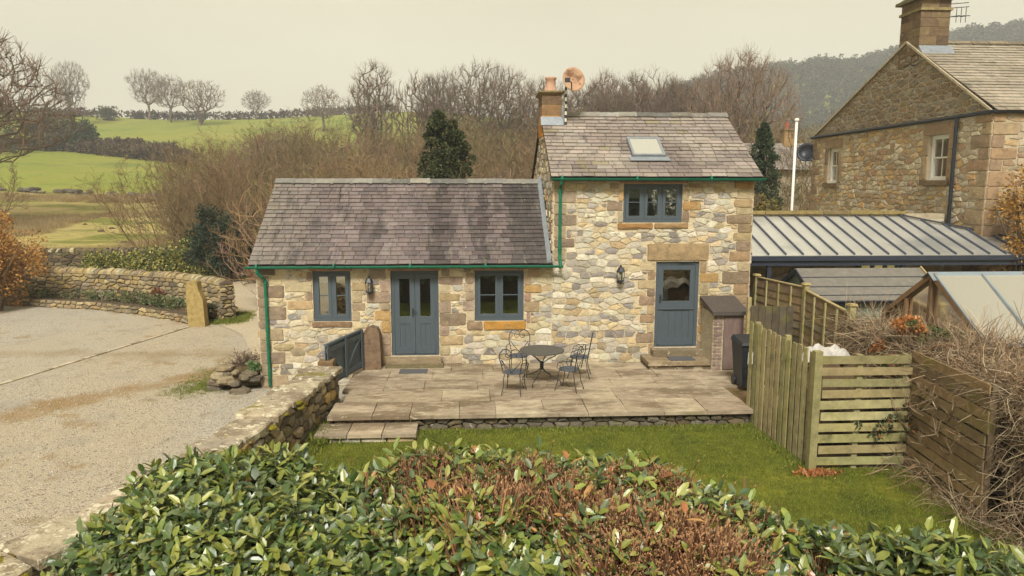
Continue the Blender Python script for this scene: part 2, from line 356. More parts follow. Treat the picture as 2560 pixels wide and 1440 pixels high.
def stone(p, fn, d, col, rng, tilt=.35, back=-.02, edge=.90, rough=True):
    """a low relief stone: outline p in wall coordinates, fn(u,v,depth) -> world"""
    if rough: p = roughen(p, rng)
    n = len(p); cx = sum(q[0] for q in p)/n; cy = sum(q[1] for q in p)/n
    tx, ty = rng.uniform(-tilt, tilt), rng.uniform(-tilt, tilt)*1.2
    w_ = max(q[0] for q in p)-min(q[0] for q in p); hh = max(q[1] for q in p)-min(q[1] for q in p)
    v = [fn(q[0], q[1], back) for q in p]
    for q in p:
        rr = (q[0]-cx)/max(w_, .01); ss = (q[1]-cy)/max(hh, .01)
        v.append(fn(cx+(q[0]-cx)*edge, cy+(q[1]-cy)*edge, d*(.82+.5*(rr*tx+ss*ty))+rng.uniform(-.06, .06)*d))
    m = MB(); f = [(i, (i+1) % n, n+(i+1) % n, n+i) for i in range(n)]
    v.append(fn(cx+rng.uniform(-.1, .1)*w_, cy+rng.uniform(-.1, .1)*hh, d*rng.uniform(.95, 1.25)))
    f += [(n+i, n+(i+1) % n, 2*n) for i in range(n)]
    m.add(v, f, col); return m
def rect(u0, u1, v0, v1, cut=.012):
    return [(u0+cut, v0), (u1-cut, v0), (u1, v0+cut), (u1, v1-cut), (u1-cut, v1), (u0+cut, v1), (u0, v1-cut), (u0, v0+cut)]
def block(u0, u1, v0, v1, fn, d, col, rng, g=.008):
    j = lambda: rng.uniform(-.009, .009)
    um, vm = (u0+u1)/2, (v0+v1)/2; r_ = rect(u0+g, u1-g, v0+g, v1-g, .022); r_ = r_[:1]+[(um, v0+g)]+r_[1:3]+[(u1-g, vm)]+r_[3:5]+[(um, v1-g)]+r_[5:7]+[(u0+g, vm)]+r_[7:]
    p = [(a+j(), b+j()) for a, b in r_]
    return stone(p, fn, d, col, rng, tilt=.25, edge=.955, rough=False)
RUB = [C(208, 198, 174), C(200, 190, 166), C(216, 206, 180), C(186, 178, 162), C(170, 162, 150), C(208, 188, 148), C(196, 188, 170), C(220, 212, 190), C(150, 142, 134), C(190, 168, 130)]
SAND = [C(184, 160, 122), C(170, 150, 124), C(176, 154, 134), C(188, 170, 138), C(144, 126, 106), C(186, 154, 104), C(180, 164, 138), C(166, 144, 124), C(154, 140, 120), C(196, 178, 146)]
def pick(pal, rng, a=.10): return jit(rng.choice(pal), rng, a)
def face_wall(rects, holes, fn):            # wall surface = grid cells of rects that are not holes, plus reveals
    m = MB()
    us = sorted({x for r in rects for x in r[:2]} | {x for h in holes for x in h[:2]}); vs = sorted({x for r in rects for x in r[2:4]} | {x for h in holes for x in h[2:4]})
    for a, b in zip(us, us[1:]):
        for c, d in zip(vs, vs[1:]):
            u, v = (a+b)/2, (c+d)/2
            if not any(r[0] < u < r[1] and r[2] < v < r[3] for r in rects): continue
            if any(h[0] < u < h[1] and h[2] < v < h[3] for h in holes): continue
            m.add([fn(a, c, 0), fn(b, c, 0), fn(b, d, 0), fn(a, d, 0)], [(0, 1, 2, 3)])
    for h in holes:
        a, b, c, d = h[:4]; e = -.34
        for p, q in (((a, c), (a, d)), ((a, d), (b, d)), ((b, d), (b, c)), ((b, c), (a, c))):
            m.add([fn(*p, 0), fn(*q, 0), fn(*q, e), fn(*p, e)], [(0, 1, 2, 3)])
    return m

# ------------------------------------------------------------------ terrain
PROF = [(-80, -.62), (36, -.62), (60, .55), (90, 3.3), (125, 7.6), (160, 12.0), (205, 19.5), (240, 26.2), (262, 28.2), (300, 28), (420, 20), (900, 10)]
def terr(x, y):
    for (a, za), (b, zb) in zip(PROF, PROF[1:]):
        if a <= y <= b:
            z = lerp(za, zb, (y-a)/(b-a)); break
    else: z = PROF[-1][1] if y > 0 else -.62
    q = x/max(y, 30.)                       # sideways fall towards the valley on the right
    k = 1-.38*min(1, max(0, (q+.05)/.35)); k *= 1+.07*math.sin(q*7+1.0)
    z = -.62+(z+.62)*k
    if y > 60: z += (h2(x*.03, y*.03)-.5)*min(1.2, (y-60)*.02)
    return z
def build_terrain():
    ys = list(np.concatenate([np.arange(-60, 40, 5.), np.arange(40, 130, 3.), np.arange(130, 280, 5.), np.arange(280, 740, 30.)]))
    rough_, past = MB(), MB()
    nx = 90; ang = np.linspace(-1.35, 1.35, nx+1)
    def P(i, j):
        y = ys[j]; wdt = max(70., abs(y)*1.0+50); x = ang[i]*wdt; return (x, y, terr(x, y))
    for j in range(len(ys)-1):
        for i in range(nx):
            q = [P(i, j), P(i+1, j), P(i+1, j+1), P(i, j+1)]
            (rough_ if ys[j] < 88 else past).add(q, [(0, 1, 2, 3)])
    struct('ground', rough_, M['rough'], True); struct('field', past, M['pasture'], True)
build_terrain()
def sheet(name, poly, z, m, res=None):
    mb = MB(); mb.add([(x, y, z if not callable(z) else z(x, y)) for x, y in poly], [tuple(range(len(poly)))]); return struct(name, mb, m)
# yard of gravel, lane behind it, lawn, bed
sheet('gravel_yard', [(-40, -6), (-5.6, -6), (-5.0, 5.0), (-4.1, 7.0), (-3.5, 9.2), (-2.8, 14.1), (-2.4, 16.6), (-4.9, 16.9), (-5.0, 20), (-6.6, 24.5), (-8.6, 24.9), (-9.2, 24.3), (-10.2, 25.2), (-11.6, 26.2), (-13.6, 27.3), (-17.0, 28.3), (-40, 30)], -.52, M['gravel'])
sheet('lane', [(-8.6, 24.4), (-7.2, 22.6), (-5.4, 18.2), (-4.88, 17.2), (-4.88, 21.6), (-2, 30), (-3.5, 37.3), (-9, 37.6), (-15.5, 37.2), (-11.5, 32), (-8.9, 27.6), (-8.1, 25.4)], -.505, M['lane'])
lawn_poly = [(-4.4, 4.4), (-4.1, 7.0), (-3.4, 9.1), (-2.62, 14.0), (-2.5, 12.9), (5.25, 12.9), (5.45, 10.66), (7.0, 10.66), (6.75, 8.6), (9.5, 6.2), (9.5, 3.5), (0, 3.2)]
sheet('lawn', lawn_poly, -.30, M['lawn'])
sheet('garden_earth', [(5.25, 13.2), (5.3, 10.4), (6.6, 8.8), (6.6, 5.0), (24, 5.0), (24, 22), (6.4, 22), (6.4, 16.6), (5.3, 16.6)], -.33, M['soil'])
b = MB(); b.box(-2.45, 6.2, 13.0, 16.52, -.5, -.052); struct('patio_base', b, M['dirtjoint'])

# ------------------------------------------------------------------ patio flags
def build_patio():
    rng = random.Random(5); root = thing('patio', 'stone flagged patio in front of the cottage', 'patio', (1.5, 14.6, -.06)); del root["category"]; root["kind"] = "structure"
    ys = [12.70, 13.55, 14.35, 15.10, 15.85, 16.49]; lst = []
    pal = [C(172, 156, 132), C(164, 148, 124), C(178, 162, 136), C(158, 142, 120)]
    for j, (a, b_) in enumerate(zip(ys, ys[1:])):
        x = -2.62+rng.uniform(-.05, .0)+(.15 if j == 1 else 0); x_end = 6.15 if j > 1 else 5.24
        if j == 0: x = -2.62
        x0 = x
        while x < x_end-.05:
            wd = rng.choice((.70, .82, .95, 1.1)) if j else rng.choice((.68, .74, .80, .90))
            e = min(x+wd, x_end); e = x_end if x_end-e < .3 else e
            g = .002+rng.random()*.003; zt = rng.uniform(-.008, .006); c = pick(pal, rng, .06); m = MB()
            th = .07
            c0 = [(x+g, a+g), (e-g, a+g), (e-g, b_-g), (x+g, b_-g)]; c0 = [(p[0]+rng.uniform(-.006, .006), p[1]+rng.uniform(-.006, .006)) for p in c0]
            zz = [zt+rng.uniform(-.004, .004) for _ in range(4)]
            m.hexa([(p[0], p[1], -th) for p in c0]+[(p[0], p[1], z) for p, z in zip(c0, zz)], c); lst.append(m); x = e
    pieces(root, lst, 'flagstone', M['slab'], 'flagstones')
    # low retaining face under the patio edge
    fn = lambda u, v, d: (u, 12.82-d, v)
    rw = thing('patio_retaining_wall', 'low rubble retaining wall under the patio edge above the lawn', 'wall', (1.3, 12.85, -.4))
    core = MB(); core.box(-2.6, 5.22, 12.83, 13.0, -.45, -.075); obj('wall_core', core, M['gap'], rw)
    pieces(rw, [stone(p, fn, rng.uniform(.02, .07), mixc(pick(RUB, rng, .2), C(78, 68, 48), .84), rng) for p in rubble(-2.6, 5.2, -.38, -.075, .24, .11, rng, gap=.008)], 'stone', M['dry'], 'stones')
    st = thing('garden_step', 'broad stone step leading from the lawn up to the patio', 'step', (-1.9, 12.4, -.3))
    for a, b_ in ((-2.75, -2.18), (-2.18, -1.58), (-1.58, -.98)):
        m = MB(); m.box(a+.008, b_-.008, 12.14, 12.80, -.205, -.15+rng.uniform(-.005, .005), pick(pal, rng)); obj('tread', m, M['slab'], st)
    m = MB(); m.box(-2.72, -1.02, 12.24, 12.82, -.45, -.208); obj('step_core', m, M['gap'], st)
    fs = lambda u, v, d: (u, 12.24-d, v)
    pieces(st, [block(a, b_, -.36, -.208, fs, .045, pick(RUB, rng, .15), rng) for a, b_ in ((-2.72, -2.3), (-2.3, -1.95), (-1.95, -1.5), (-1.5, -1.02))], 'stone', M['dry'], 'stones')
    fsr = lambda u, v, d: (-1.02+d, u, v)
    pieces(st, [block(12.25, 12.8, -.36, -.208, fsr, .03, pick(RUB, rng, .15), rng)], 'stone', M['dry'], 'stones')
build_patio()

# ------------------------------------------------------------------ the cottage
FY = 16.5
XL, XM, XR = -4.87, 1.87, 6.55
OPEN = {'w1': (-3.62, -2.76, 1.03, 2.20), 'fr': (-1.86, -.76, .20, 2.20), 'w3': (.07, 1.21, 1.01, 2.20), 'uw': (3.50, 4.88, 3.29, 4.18), 'dr': (4.31, 5.34, .34, 2.38)}
cot = thing('stone_cottage', 'rubble stone cottage with slate roofs, blue-grey joinery and green gutters', 'house', (.85, 19, -.5))
def bar(mb, u0, u1, v0, v1, y0, y1, col=(1, 1, 1)): mb.box(u0, u1, y0, y1, v0, v1, col)
def slates(p0, p1, q0, q1, nrow, wmean, colf, rng, th=.012, skip=None, lap=1.35):
    """slates between eave p0-p1 and ridge q0-q1 (left->right)"""
    p0, p1, q0, q1 = map(Vector, (p0, p1, q0, q1)); up_ = (q0-p0).normalized(); al = (p1-p0).normalized(); nm = al.cross(up_).normalized(); res = []
    for r in range(nrow):
        t0, t1 = r/nrow, min(1, (r+lap)/nrow)
        a0, a1 = p0.lerp(q0, t0), p1.lerp(q1, t0); Lr = (a1-a0).length; x = -rng.random()*wmean*.6
        hgt = (q0-p0).length*(t1-t0); dip = (h1(r*.7, 4)-.5)*.012
        while x < Lr:
            wd = wmean*rng.uniform(.72, 1.35); u0_, u1_ = max(0, x), min(Lr, x+wd); x += wd
            if u1_-u0_ < .05: continue
            if Lr-u1_ < .06: u1_ = Lr
            if skip and skip((u0_+u1_)/2, (t0+t1)/2): continue
            g = .006; lift = rng.uniform(.0, .008); dn = rng.uniform(-.006, .010); sk = rng.uniform(-.004, .004)
            sag = nm*(-.015*math.sin(math.pi*(u0_+u1_)/2/max(Lr, .1))*math.sin(math.pi*t0))
            A = a0+al*(u0_+g)+sag-up_*dn; B = a0+al*(u1_-g)+sag-up_*(dn+sk); Ct = B+up_*(hgt); D = A+up_*(hgt)
            lo = nm*(.030+lift+dip); hi = nm*.004
            c = colf((u0_+u1_)/2, t0, rng); m = MB()
            m.hexa([A+lo-nm*th, B+lo-nm*th, Ct+hi-nm*th*.3, D+hi-nm*th*.3, A+lo, B+lo, Ct+hi+nm*.003, D+hi+nm*.003], c); res.append(m)
    return res
def ridge_tiles(parent, a, b, n, rng, wd=.17, pal=None):
    a, b = Vector(a), Vector(b); d = (b-a)/n
    for i in range(n):
        p, q = a+d*i, a+d*(i+1.0); c = pick(pal or [C(150, 148, 138), C(104, 102, 96), C(142, 138, 126), C(122, 116, 106), C(130, 127, 120)], rng); m = MB()
        o = rng.uniform(-.006, .008)
        for (s0, s1, k) in ((0, 1, 1.0), (.90, 1.04, 1.18)):
            P, Q = p.lerp(q, s0+(.02 if k == 1 else 0)), p.lerp(q, s1); W, H = wd*k, .105*k
            pr = [(-W, -H*.75+.0), (-W*.5, -H*.10), (0, .035*k), (W*.5, -H*.10), (W, -H*.75), (W*.9, -H*.95), (0, -.02), (-W*.9, -H*.95)]
            v = [(P.x, P.y+y, P.z+z+o+.03) for y, z in pr]+[(Q.x, Q.y+y, Q.z+z+o+.03) for y, z in pr]; n8 = 8
            m.add(v, [(i_, i_+8, (i_+1) % n8+8, (i_+1) % n8) for i_ in range(n8)]+[tuple(range(8)), tuple(reversed(range(8, 16)))], c)
        obj('ridge_tile', m, M['ridge'], parent)
def gutter(parent, x0, x1, y, z, m, r=.055, name='gutter', brk=True):
    g = MB(); n = 8
    for (ri, fl) in ((r, 1), (r-.008, 0)):
        o = len(g.v)
        for x in (x0, x1):
            for k in range(n+1):
                a = math.pi+math.pi*k/n; g.v.append((x, y+ri*math.cos(a), z+ri*math.sin(a))); g.c.append((1, 1, 1))
        for k in range(n): g.f.append((o+k, o+k+1, o+n+2+k, o+n+1+k) if fl else (o+n+1+k, o+n+2+k, o+k+1, o+k))
    o1 = n*2+2
    for e in (0, n):
        g.f.append((e, n+1+e, o1+n+1+e, o1+e))
    for x in (x0, x1):      # stop ends
        g.add([(x, y+r*math.cos(math.pi+math.pi*k/n), z+r*math.sin(math.pi+math.pi*k/n)) for k in range(n+1)], [tuple(range(n+1))])
    go = obj(name, g, m, parent)
    if brk:
        x = x0+.25
        while x < x1:
            q = MB(); q.tube([(x-.02, y, z-.006), (x+.02, y, z-.006)], r+.012, 10); obj('gutter_union', q, m, go); x += 1.7
    return go
def window(parent, key, ncas, blind=None, bar_frac=.45, sub=None):
    u0, u1, v0, v1 = OPEN[key]; y0 = FY+.045; f = .062
    fr = MB(); bar(fr, u0+.004, u1-.004, v1-f, v1-.004, y0, y0+.09); bar(fr, u0+.004, u1-.004, v0+.004, v0+f*1.2, y0-.015, y0+.09)
    bar(fr, u0+.004, u0+f, v0+f*1.2, v1-f, y0, y0+.09); bar(fr, u1-f, u1-.004, v0+f*1.2, v1-f, y0, y0+.09)
    cw = (u1-u0-2*f)/ncas
    for i in range(1, ncas): x = u0+f+cw*i; bar(fr, x-.022, x+.022, v0+f*1.2, v1-f, y0, y0+.09)
    wo = obj('window', fr, M['blue'], parent)
    for i in range(ncas):
        a = u0+f+cw*i+(.024 if i else .004); b_ = u0+f+cw*(i+1)-(.024 if i < ncas-1 else .004); c, d = v0+f*1.2+.004, v1-f-.004; s = .066
        ca = MB(); ys = (y0-.012, y0+.055)
        bar(ca, a, b_, d-s, d, *ys); bar(ca, a, b_, c, c+s*1.15, *ys); bar(ca, a, a+s, c+s*1.15, d-s, *ys); bar(ca, b_-s, b_, c+s*1.15, d-s, *ys); obj('casement', ca, M['blue'], wo)
        p = MB(); bar(p, a+s, b_-s, c+s*1.15, d-s, y0+.024, y0+.030); obj('pane', p, M['glass'], wo)
        zb = lerp(c+s*1.15, d-s, .5 if key != 'uw' else .52); gb = MB(); bar(gb, a+s, b_-s, zb-.010, zb+.010, y0+.008, y0+.022); obj('glazing_bar', gb, M['blue'], wo)
    if blind:
        bm_ = MB(); h = blind
        for k in range(3): bar(bm_, u0+.06, u1-.06, v1-.09-h*(k+1)/3, v1-.09-h*k/3, y0+.092+.006*k, y0+.100+.006*k)
        obj('blind', bm_, M['fabric'], wo)
    return wo
def build_cottage():
    rng = random.Random(11)
    fn = lambda u, v, d: (u, FY-d, v)
    holes = list(OPEN.values())
    blocks = []
    def col_of(x, dirn, z0, z1, pal, lens=(.22, .42), hs=(.17, .30), bonus=0):
        z = z0; k = rng.randrange(2)
        while z < z1-.05:
            h = min(rng.uniform(*hs), z1-z); h = z1-z if z1-z-h < .10 else h; L = lens[k % 2]*rng.uniform(.8, 1.25); k += 1
            blocks.append(((x, x+L) if dirn > 0 else (x-L, x), (z, z+h), pick(pal, rng, .14))); z += h
    dk = [C(148, 130, 110), C(162, 144, 120), C(132, 116, 100), C(174, 156, 128)]; och = [C(184, 150, 98), C(158, 134, 104), C(178, 156, 120), C(172, 138, 90), C(150, 128, 106), C(186, 166, 130)]
    col_of(XL, 1, -.5, 2.30, dk, (.26, .52)); col_of(XR, -1, -.1, 4.25, och, (.34, .56)); col_of(XM+.02, 1, 2.42, 4.25, dk, (.28, .58), (.2, .32))
    col_of(-3.62, -1, 1.03, 2.20, SAND, (.16, .60)); col_of(-2.76, 1, 1.03, 2.28, SAND, (.20, .40)); col_of(-1.86, -1, .0, 2.28, SAND, (.22, .46))
    col_of(-.76, 1, .0, 2.28, SAND, (.24, .55)); col_of(.07, -1, 1.01, 2.28, SAND, (.18, .30)); col_of(1.21, 1, .95, 2.28, [C(172, 142, 124), C(182, 158, 126), C(158, 128, 110), C(184, 150, 98)], (.16, .44))
    col_of(3.5, -1, 3.29, 4.20, SAND, (.12, .34)); col_of(4.88, 1, 3.29, 4.20, och, (.14, .50)); col_of(4.31, -1, .2, 2.40, och, (.18, .36)); col_of(5.34, 1, .2, 2.40, och, (.20, .44))
    fixed = [((-3.68, -2.74), (.90, 1.03), C(140, 114, 88)), ((-.12, .26), (.80, 1.01), C(150, 128, 104)), ((.26, 1.28), (.80, 1.01), C(186, 138, 66)),
             ((3.36, 4.22), (3.15, 3.29), C(160, 122, 76)), ((4.22, 5.05), (3.15, 3.29), C(156, 128, 90)), ((4.07, 5.56), (2.40, 2.82), C(168, 144, 108)),
             ((-3.70, -2.70), (2.20, 2.30), C(178, 136, 106)), ((-1.95, -.70), (2.20, 2.30), C(176, 138, 110)), ((0, 1.3), (2.20, 2.30), C(176, 136, 108)), ((3.4, 5.0), (4.18, 4.27), C(176, 138, 108))]
    allb = []
    def ov(a, b_): return a[0][0] < b_[0][1]-.01 and a[0][1] > b_[0][0]+.01 and a[1][0] < b_[1][1]-.01 and a[1][1] > b_[1][0]+.01
    for bl in fixed: allb.append(bl)
    for bl in blocks:
        (a, b_), (c, d), cc = bl
        for o in allb:      # trim against blocks already placed
            if ov(((a, b_), (c, d)), o):
                if o[0][0] > a and o[0][0]-a >= o[0][1]-a-1e-6 or o[0][0] > a+.08: b_ = min(b_, o[0][0])
                elif o[0][1] < b_-.08: a = max(a, o[0][1])
                elif o[1][0] > c+.05: d = min(d, o[1][0])
                else: c = max(c, o[1][1])
        if b_-a > .06 and d-c > .05 and not any(ov(((a, b_), (c, d)), o) for o in allb): allb.append(((a, b_), (c, d), cc))
    bh = [(o[0][0], o[0][1], o[1][0], o[1][1]) for o in allb]
    wall = obj('wall', face_wall([(XL, XM, -.6, 2.31), (XM, XR, -.6, 4.28)], holes, fn), M['mortar'], cot)
    lst = []
    for o in allb:
        big = o[2] == fixed[5][2]; lst.append(block(*o[0], *o[1], fn, .045 if o in fixed else rng.uniform(.018, .032), o[2], rng))
    polys = rubble(XL, XM, -.5, 2.30, .28, .135, rng, holes+bh, gap=.005)+rubble(XM, XR, -.1, 4.27, .25, .125, rng, holes+bh, gap=.005)
    pal2 = RUB+[C(208, 192, 158)]*2
    def inpoly_(q, P):
        s = 0
        for i in range(len(P)):
            a, b_ = P[i], P[(i+1) % len(P)]
            if (b_[0]-a[0])*(q[1]-a[1])-(b_[1]-a[1])*(q[0]-a[0]) < 0: return False
        return True
    boxes = [(min(q[0] for q in P), max(q[0] for q in P), min(q[1] for q in P), max(q[1] for q in P), P) for P in polys]
    for p in rubble(XL, XM, -.5, 2.30, .13, .075, rng, holes+bh, gap=.004, minA=.0012)+rubble(XM, XR, -.1, 4.27, .12, .07, rng, holes+bh, gap=.004, minA=.0012):
        c_ = (sum(q[0] for q in p)/len(p), sum(q[1] for q in p)/len(p)); pts_ = p+[c_]
        if any(bx[0] < q[0] < bx[1] and bx[2] < q[1] < bx[3] and inpoly_(q, bx[4]) for q in pts_ for bx in boxes): continue
        polys.append(p)
    rub = []
    for p in polys:
        c = pick(pal2, rng, .15)
        my = sum(q[1] for q in p)/len(p)
        if my < .4 and rng.random() < .3: c = mixc(c, C(110, 102, 92), .6)
        rub.append(stone(p, fn, rng.uniform(.010, .030), c, rng, back=-.010, edge=.945))
    # quoins and lintels are told apart singly, as are the larger rubble stones
    for m in lst: obj('dressed_stone', m, M['block'], wall)
    rub.sort(key=lambda m: -view_size(m))
    for m in rub[:296]: obj('stone', m, M['rubble'], wall)
    g = MB()
    for m in rub[296:]: g.merge(m)
    o = obj('small_stones', g, M['rubble'], wall); o["kind"] = "stuff"
    # the other sides
    sw = MB(); yb = 21.5
    def gable(x, z0, ze, zr): sw.add([(x, FY, z0), (x, yb, z0), (x, yb, ze), (x, 19.0, zr), (x, FY, ze)], [(0, 1, 2, 3, 4)])
    gable(XL, -.6, 2.30, 4.18); gable(XM, 1.8, 4.27, 5.90); gable(XR, -.6, 4.27, 5.90); sw.add([(XL, yb, -.6), (XM, yb, -.6), (XM, yb, 2.3), (XL, yb, 2.3)], [(0, 1, 2, 3)]); sw.add([(XM, yb, -.6), (XR, yb, -.6), (XR, yb, 4.27), (XM, yb, 4.27)], [(0, 1, 2, 3)])
    side = obj('side_wall', sw, M['mortar'], cot)
    def gst(x, s, z0, zl, zr, sx_, sz_):
        f2 = lambda u, v, d: (x+s*d, u, v); sl_ = (zr-zl)/(19-FY); pl = [(-sl_, 1, zl-sl_*FY), (sl_, 1, zl+sl_*yb)]
        return [stone(p, f2, rng.uniform(.015, .04), pick(RUB+SAND, rng), rng) for p in rubble(FY, yb, z0, zr, sx_, sz_, rng, planes=pl, gap=.011)]
    pieces(side, gst(XM, -1, 2.3, 4.25, 5.88, .30, .16), 'stone', M['rubble'], 'small_stones', 120)
    pieces(side, gst(XL, -1, -.5, 2.28, 4.15, .40, .22), 'stone', M['rubble'], 'small_stones', 0)
    pieces(side, gst(XR, 1, -.5, 4.25, 5.88, .42, .24), 'stone', M['rubble'], 'small_stones', 0)
    # rooms behind the glass
    rm = MB()
    for (a, b_, z0, z1, y1) in ((XL+.3, XM-.2, .05, 2.29, 20.5), (XM+.25, XR-.3, .15, 2.75, 20.5), (XM+.25, XR-.3, 2.9, 4.26, 18.6)):
        y0 = FY+.33
        q = [(a, y0, z0), (b_, y0, z0), (b_, y1, z0), (a, y1, z0), (a, y0, z1), (b_, y0, z1), (b_, y1, z1), (a, y1, z1)]
        rm.add(q, [(0, 1, 2, 3), (7, 6, 5, 4), (1, 5, 6, 2), (2, 6, 7, 3), (3, 7, 4, 0)])
        # inner face of the outer wall round the openings
        hs = [h for h in holes if a < h[0] < b_ and z0-.1 < h[3] and h[2] < z1]
        rm.merge(face_wall([(a, b_, z0, z1)], [], lambda u, v, d: (u, y0+.005, v)) if not hs else inner_face((a, b_, z0, z1), hs, y0+.005))
    obj('room', rm, M['plaster'], cot)
    # windows and doors
    w1 = window(cot, 'w1', 2, .20); w3 = window(cot, 'w3', 2); uw = window(cot, 'uw', 3, .24)
    fu = MB(); fu.box(-3.5, -2.85, 17.1, 17.6, .6, 1.12); fu.box(3.95, 4.15, 16.95, 17.05, 3.25, 3.6); obj('furniture', fu, M['dim'], cot)
    def door(key, leaves, pane_z, stable):
        u0, u1, v0, v1 = OPEN[key]; y0 = FY+.05; f = .075
        fr = MB(); bar(fr, u0+.004, u0+f, v0+.004, v1-.004, y0, y0+.1); bar(fr, u1-f, u1-.004, v0+.004, v1-.004, y0, y0+.1); bar(fr, u0+f, u1-f, v1-f, v1-.004, y0, y0+.1)
        bar(fr, u0+f, u1-f, v0+.004, v0+.03, y0-.01, y0+.1)
        do = obj('door', fr, M['blue'], cot); cw = (u1-u0-2*f)/leaves
        for i in range(leaves):
            a, b_ = u0+f+cw*i+.004, u0+f+cw*(i+1)-.004; c, d = v0+.045, v1-f-.006; s = .115; y1, y2 = y0+.012, y0+.06; pz0, pz1 = pane_z
            lf = MB(); bar(lf, a, a+s, c, d, y1, y2); bar(lf, b_-s, b_, c, d, y1, y2); bar(lf, a+s, b_-s, d-s, d, y1, y2); bar(lf, a+s, b_-s, c, c+.17, y1, y2); bar(lf, a+s, b_-s, pz0-.17, pz0, y1, y2)
            obj('door_leaf', lf, M['blue'], do)
            x = a+s; nb = 4 if leaves == 1 else 2; bw = (b_-a-2*s)/nb
            for k in range(nb): bd = MB(); bar(bd, x+bw*k+.002, x+bw*(k+1)-.002, c+.17, pz0-.17, y1+.014, y2-.01); obj('board', bd, M['blue'], do)
            p = MB(); bar(p, a+s, b_-s, pz0, d-s, y1+.02, y1+.026); obj('pane', p, M['glass'], do)
            dr = MB(); bar(dr, a+.02, b_-.02, c-.002, c+.05, y1-.03, y1-.002); obj('weather_bar', dr, M['blue'], do)
            if stable: rl = MB(); bar(rl, a-.002, b_+.002, pz0-.20, pz0-.165, y1-.025, y1-.002); obj('mid_rail', rl, M['blue'], do)
        hx = u0+f+.06 if leaves == 1 else (u0+u1)/2-.05; hz = pane_z[0]+.06 if leaves == 1 else pane_z[0]+.10
        hd = MB(); bar(hd, hx-.02, hx+.02, hz-.10, hz+.10, y0-.002, y0+.010); hd.tube([(hx, y0-.005, hz+.04), (hx, y0-.05, hz+.04), (hx+.10, y0-.05, hz+.02)], .010, 6); obj('handle', hd, M['iron'], do)
        return do
    door('fr', 2, (1.12, 2.1), False); d2 = door('dr', 1, (1.44, 2.3), True)
    bl = MB(); bl.box(4.42, 5.2, FY+.16, FY+.19, 2.14, 2.24); obj('blind', bl, M['fabric'], d2)
    pp = MB(); pp.box(4.50, 4.78, FY+.6, FY+.62, 1.34, 1.62); obj('paper', pp, M['paper'], cot)
    # steps
    st = MB(); st.box(-1.94, -.70, 16.22, FY-.05, .075, .195, C(150, 132, 104)); st.box(-1.98, -.66, 16.12, FY-.052, -.02, .072, C(118, 108, 78)); obj('door_step', st, M['slab'], cot)
    s2 = MB(); s2.box(4.22, 5.42, 16.18, FY-.05, .19, .335, C(132, 118, 94)); s2.box(3.98, 5.48, 15.66, FY-.055, .10, .185, C(146, 128, 100)); s2.box(4.02, 5.44, 15.71, FY-.06, -.02, .098, C(118, 104, 84)); obj('door_step', s2, M['slab'], cot)
    # roofs
    deck = MB(); yo, eo = 16.30, 21.7
    def colL(u, t, r):
        s = h1(u*2.3+2, 1)*.6+h1(u*6.1, 2)*.4; base = mixc(C(66, 58, 58), C(132, 118, 115), min(1, max(0, (s-.28)*1.8)))
        if u < 1.3: base = mixc(base, C(138, 130, 118), .65*(1-u/1.3)+.1)
        if u > 6.0: base = mixc(base, C(80, 76, 72), .6)
        return jit(mixc(base, C(114, 103, 98), r.random()*.35), r, .13)
    def colU(u, t, r):
        s = h2(u*1.3, t*7, 8); base = mixc(C(124, 112, 106), C(168, 156, 144), min(1, max(0, s*1.3-.1)))
        if r.random() < .03: base = mixc(base, C(150, 142, 100), .5)
        return jit(base, r, .12)
    zl0, zl1, zu0, zu1 = 2.36, 4.24, 4.33, 5.96
    for (x0, x1, z0, z1) in ((XL-.10, XM-.01, zl0, zl1), (XM-.06, XR+.10, zu0, zu1)):
        deck.add([(x0, yo+.03, z0-.03), (x1, yo+.03, z0-.03), (x1, 19, z1-.03), (x0, 19, z1-.03), (x0, eo, z0-.03), (x1, eo, z0-.03)], [(0, 1, 2, 3), (3, 2, 5, 4)])
        deck.add([(x0, yo+.06, z0-.08), (x1, yo+.06, z0-.08), (x1, 19, z1-.10), (x0, 19, z1-.10), (x0, eo, z0-.08), (x1, eo, z0-.08)], [(3, 2, 1, 0), (4, 5, 2, 3)])
    dk_o = obj('roof_deck', deck, M['gap'], cot)
    R1 = obj('roof', (lambda m: (m.box(XL-.10, XM, 16.34, 16.40, zl0-.09, zl0-.005), m)[1])(MB()), M['dkmetal'], cot)
    pieces(R1, slates((XL-.12, yo, zl0), (XM-.01, yo, zl0), (XL-.12, 19, zl1), (XM-.01, 19, zl1), 21, .27, colL, rng), 'slate', M['slate_low'], 'slates', 295)
    R2 = obj('roof', (lambda m: (m.box(XM-.02, XR+.10, 16.34, 16.40, zu0-.09, zu0-.005), m)[1])(MB()), M['dkmetal'], cot)
    sk = lambda u, t: False
    pieces(R2, slates((XM-.07, yo, zu0), (XR+.13, yo, zu0), (XM-.07, 19, zu1), (XR+.13, 19, zu1), 18, .30, colU, rng, skip=sk), 'slate', M['slate_up'], 'slates', 298)
    for R, a in ((R1, (XL-.12, XM-.01, zl0, zl1, M['slate_low'], colL)), (R2, (XM-.07, XR+.13, zu0, zu1, M['slate_up'], colU))):
        bs_ = MB()
        for m in slates((a[1], eo, a[2]), (a[0], eo, a[2]), (a[1], 19, a[3]), (a[0], 19, a[3]), 14, .42, a[5], rng): bs_.merge(m)
        o = obj('rear_slates', bs_, a[4], R); o["kind"] = "stuff"
    ridge_tiles(R1, (XL-.13, 19, zl1), (XM-.01, 19, zl1), 14, rng); ridge_tiles(R2, (2.36, 19, zu1), (XR+.13, 19, zu1), 9, rng)
    # gutters and pipes
    gutter(cot, XL-.16, XM+.22, 16.235, 2.335, M['green']); gutter(cot, XM-.08, XR+.16, 16.235, 4.305, M['green'])
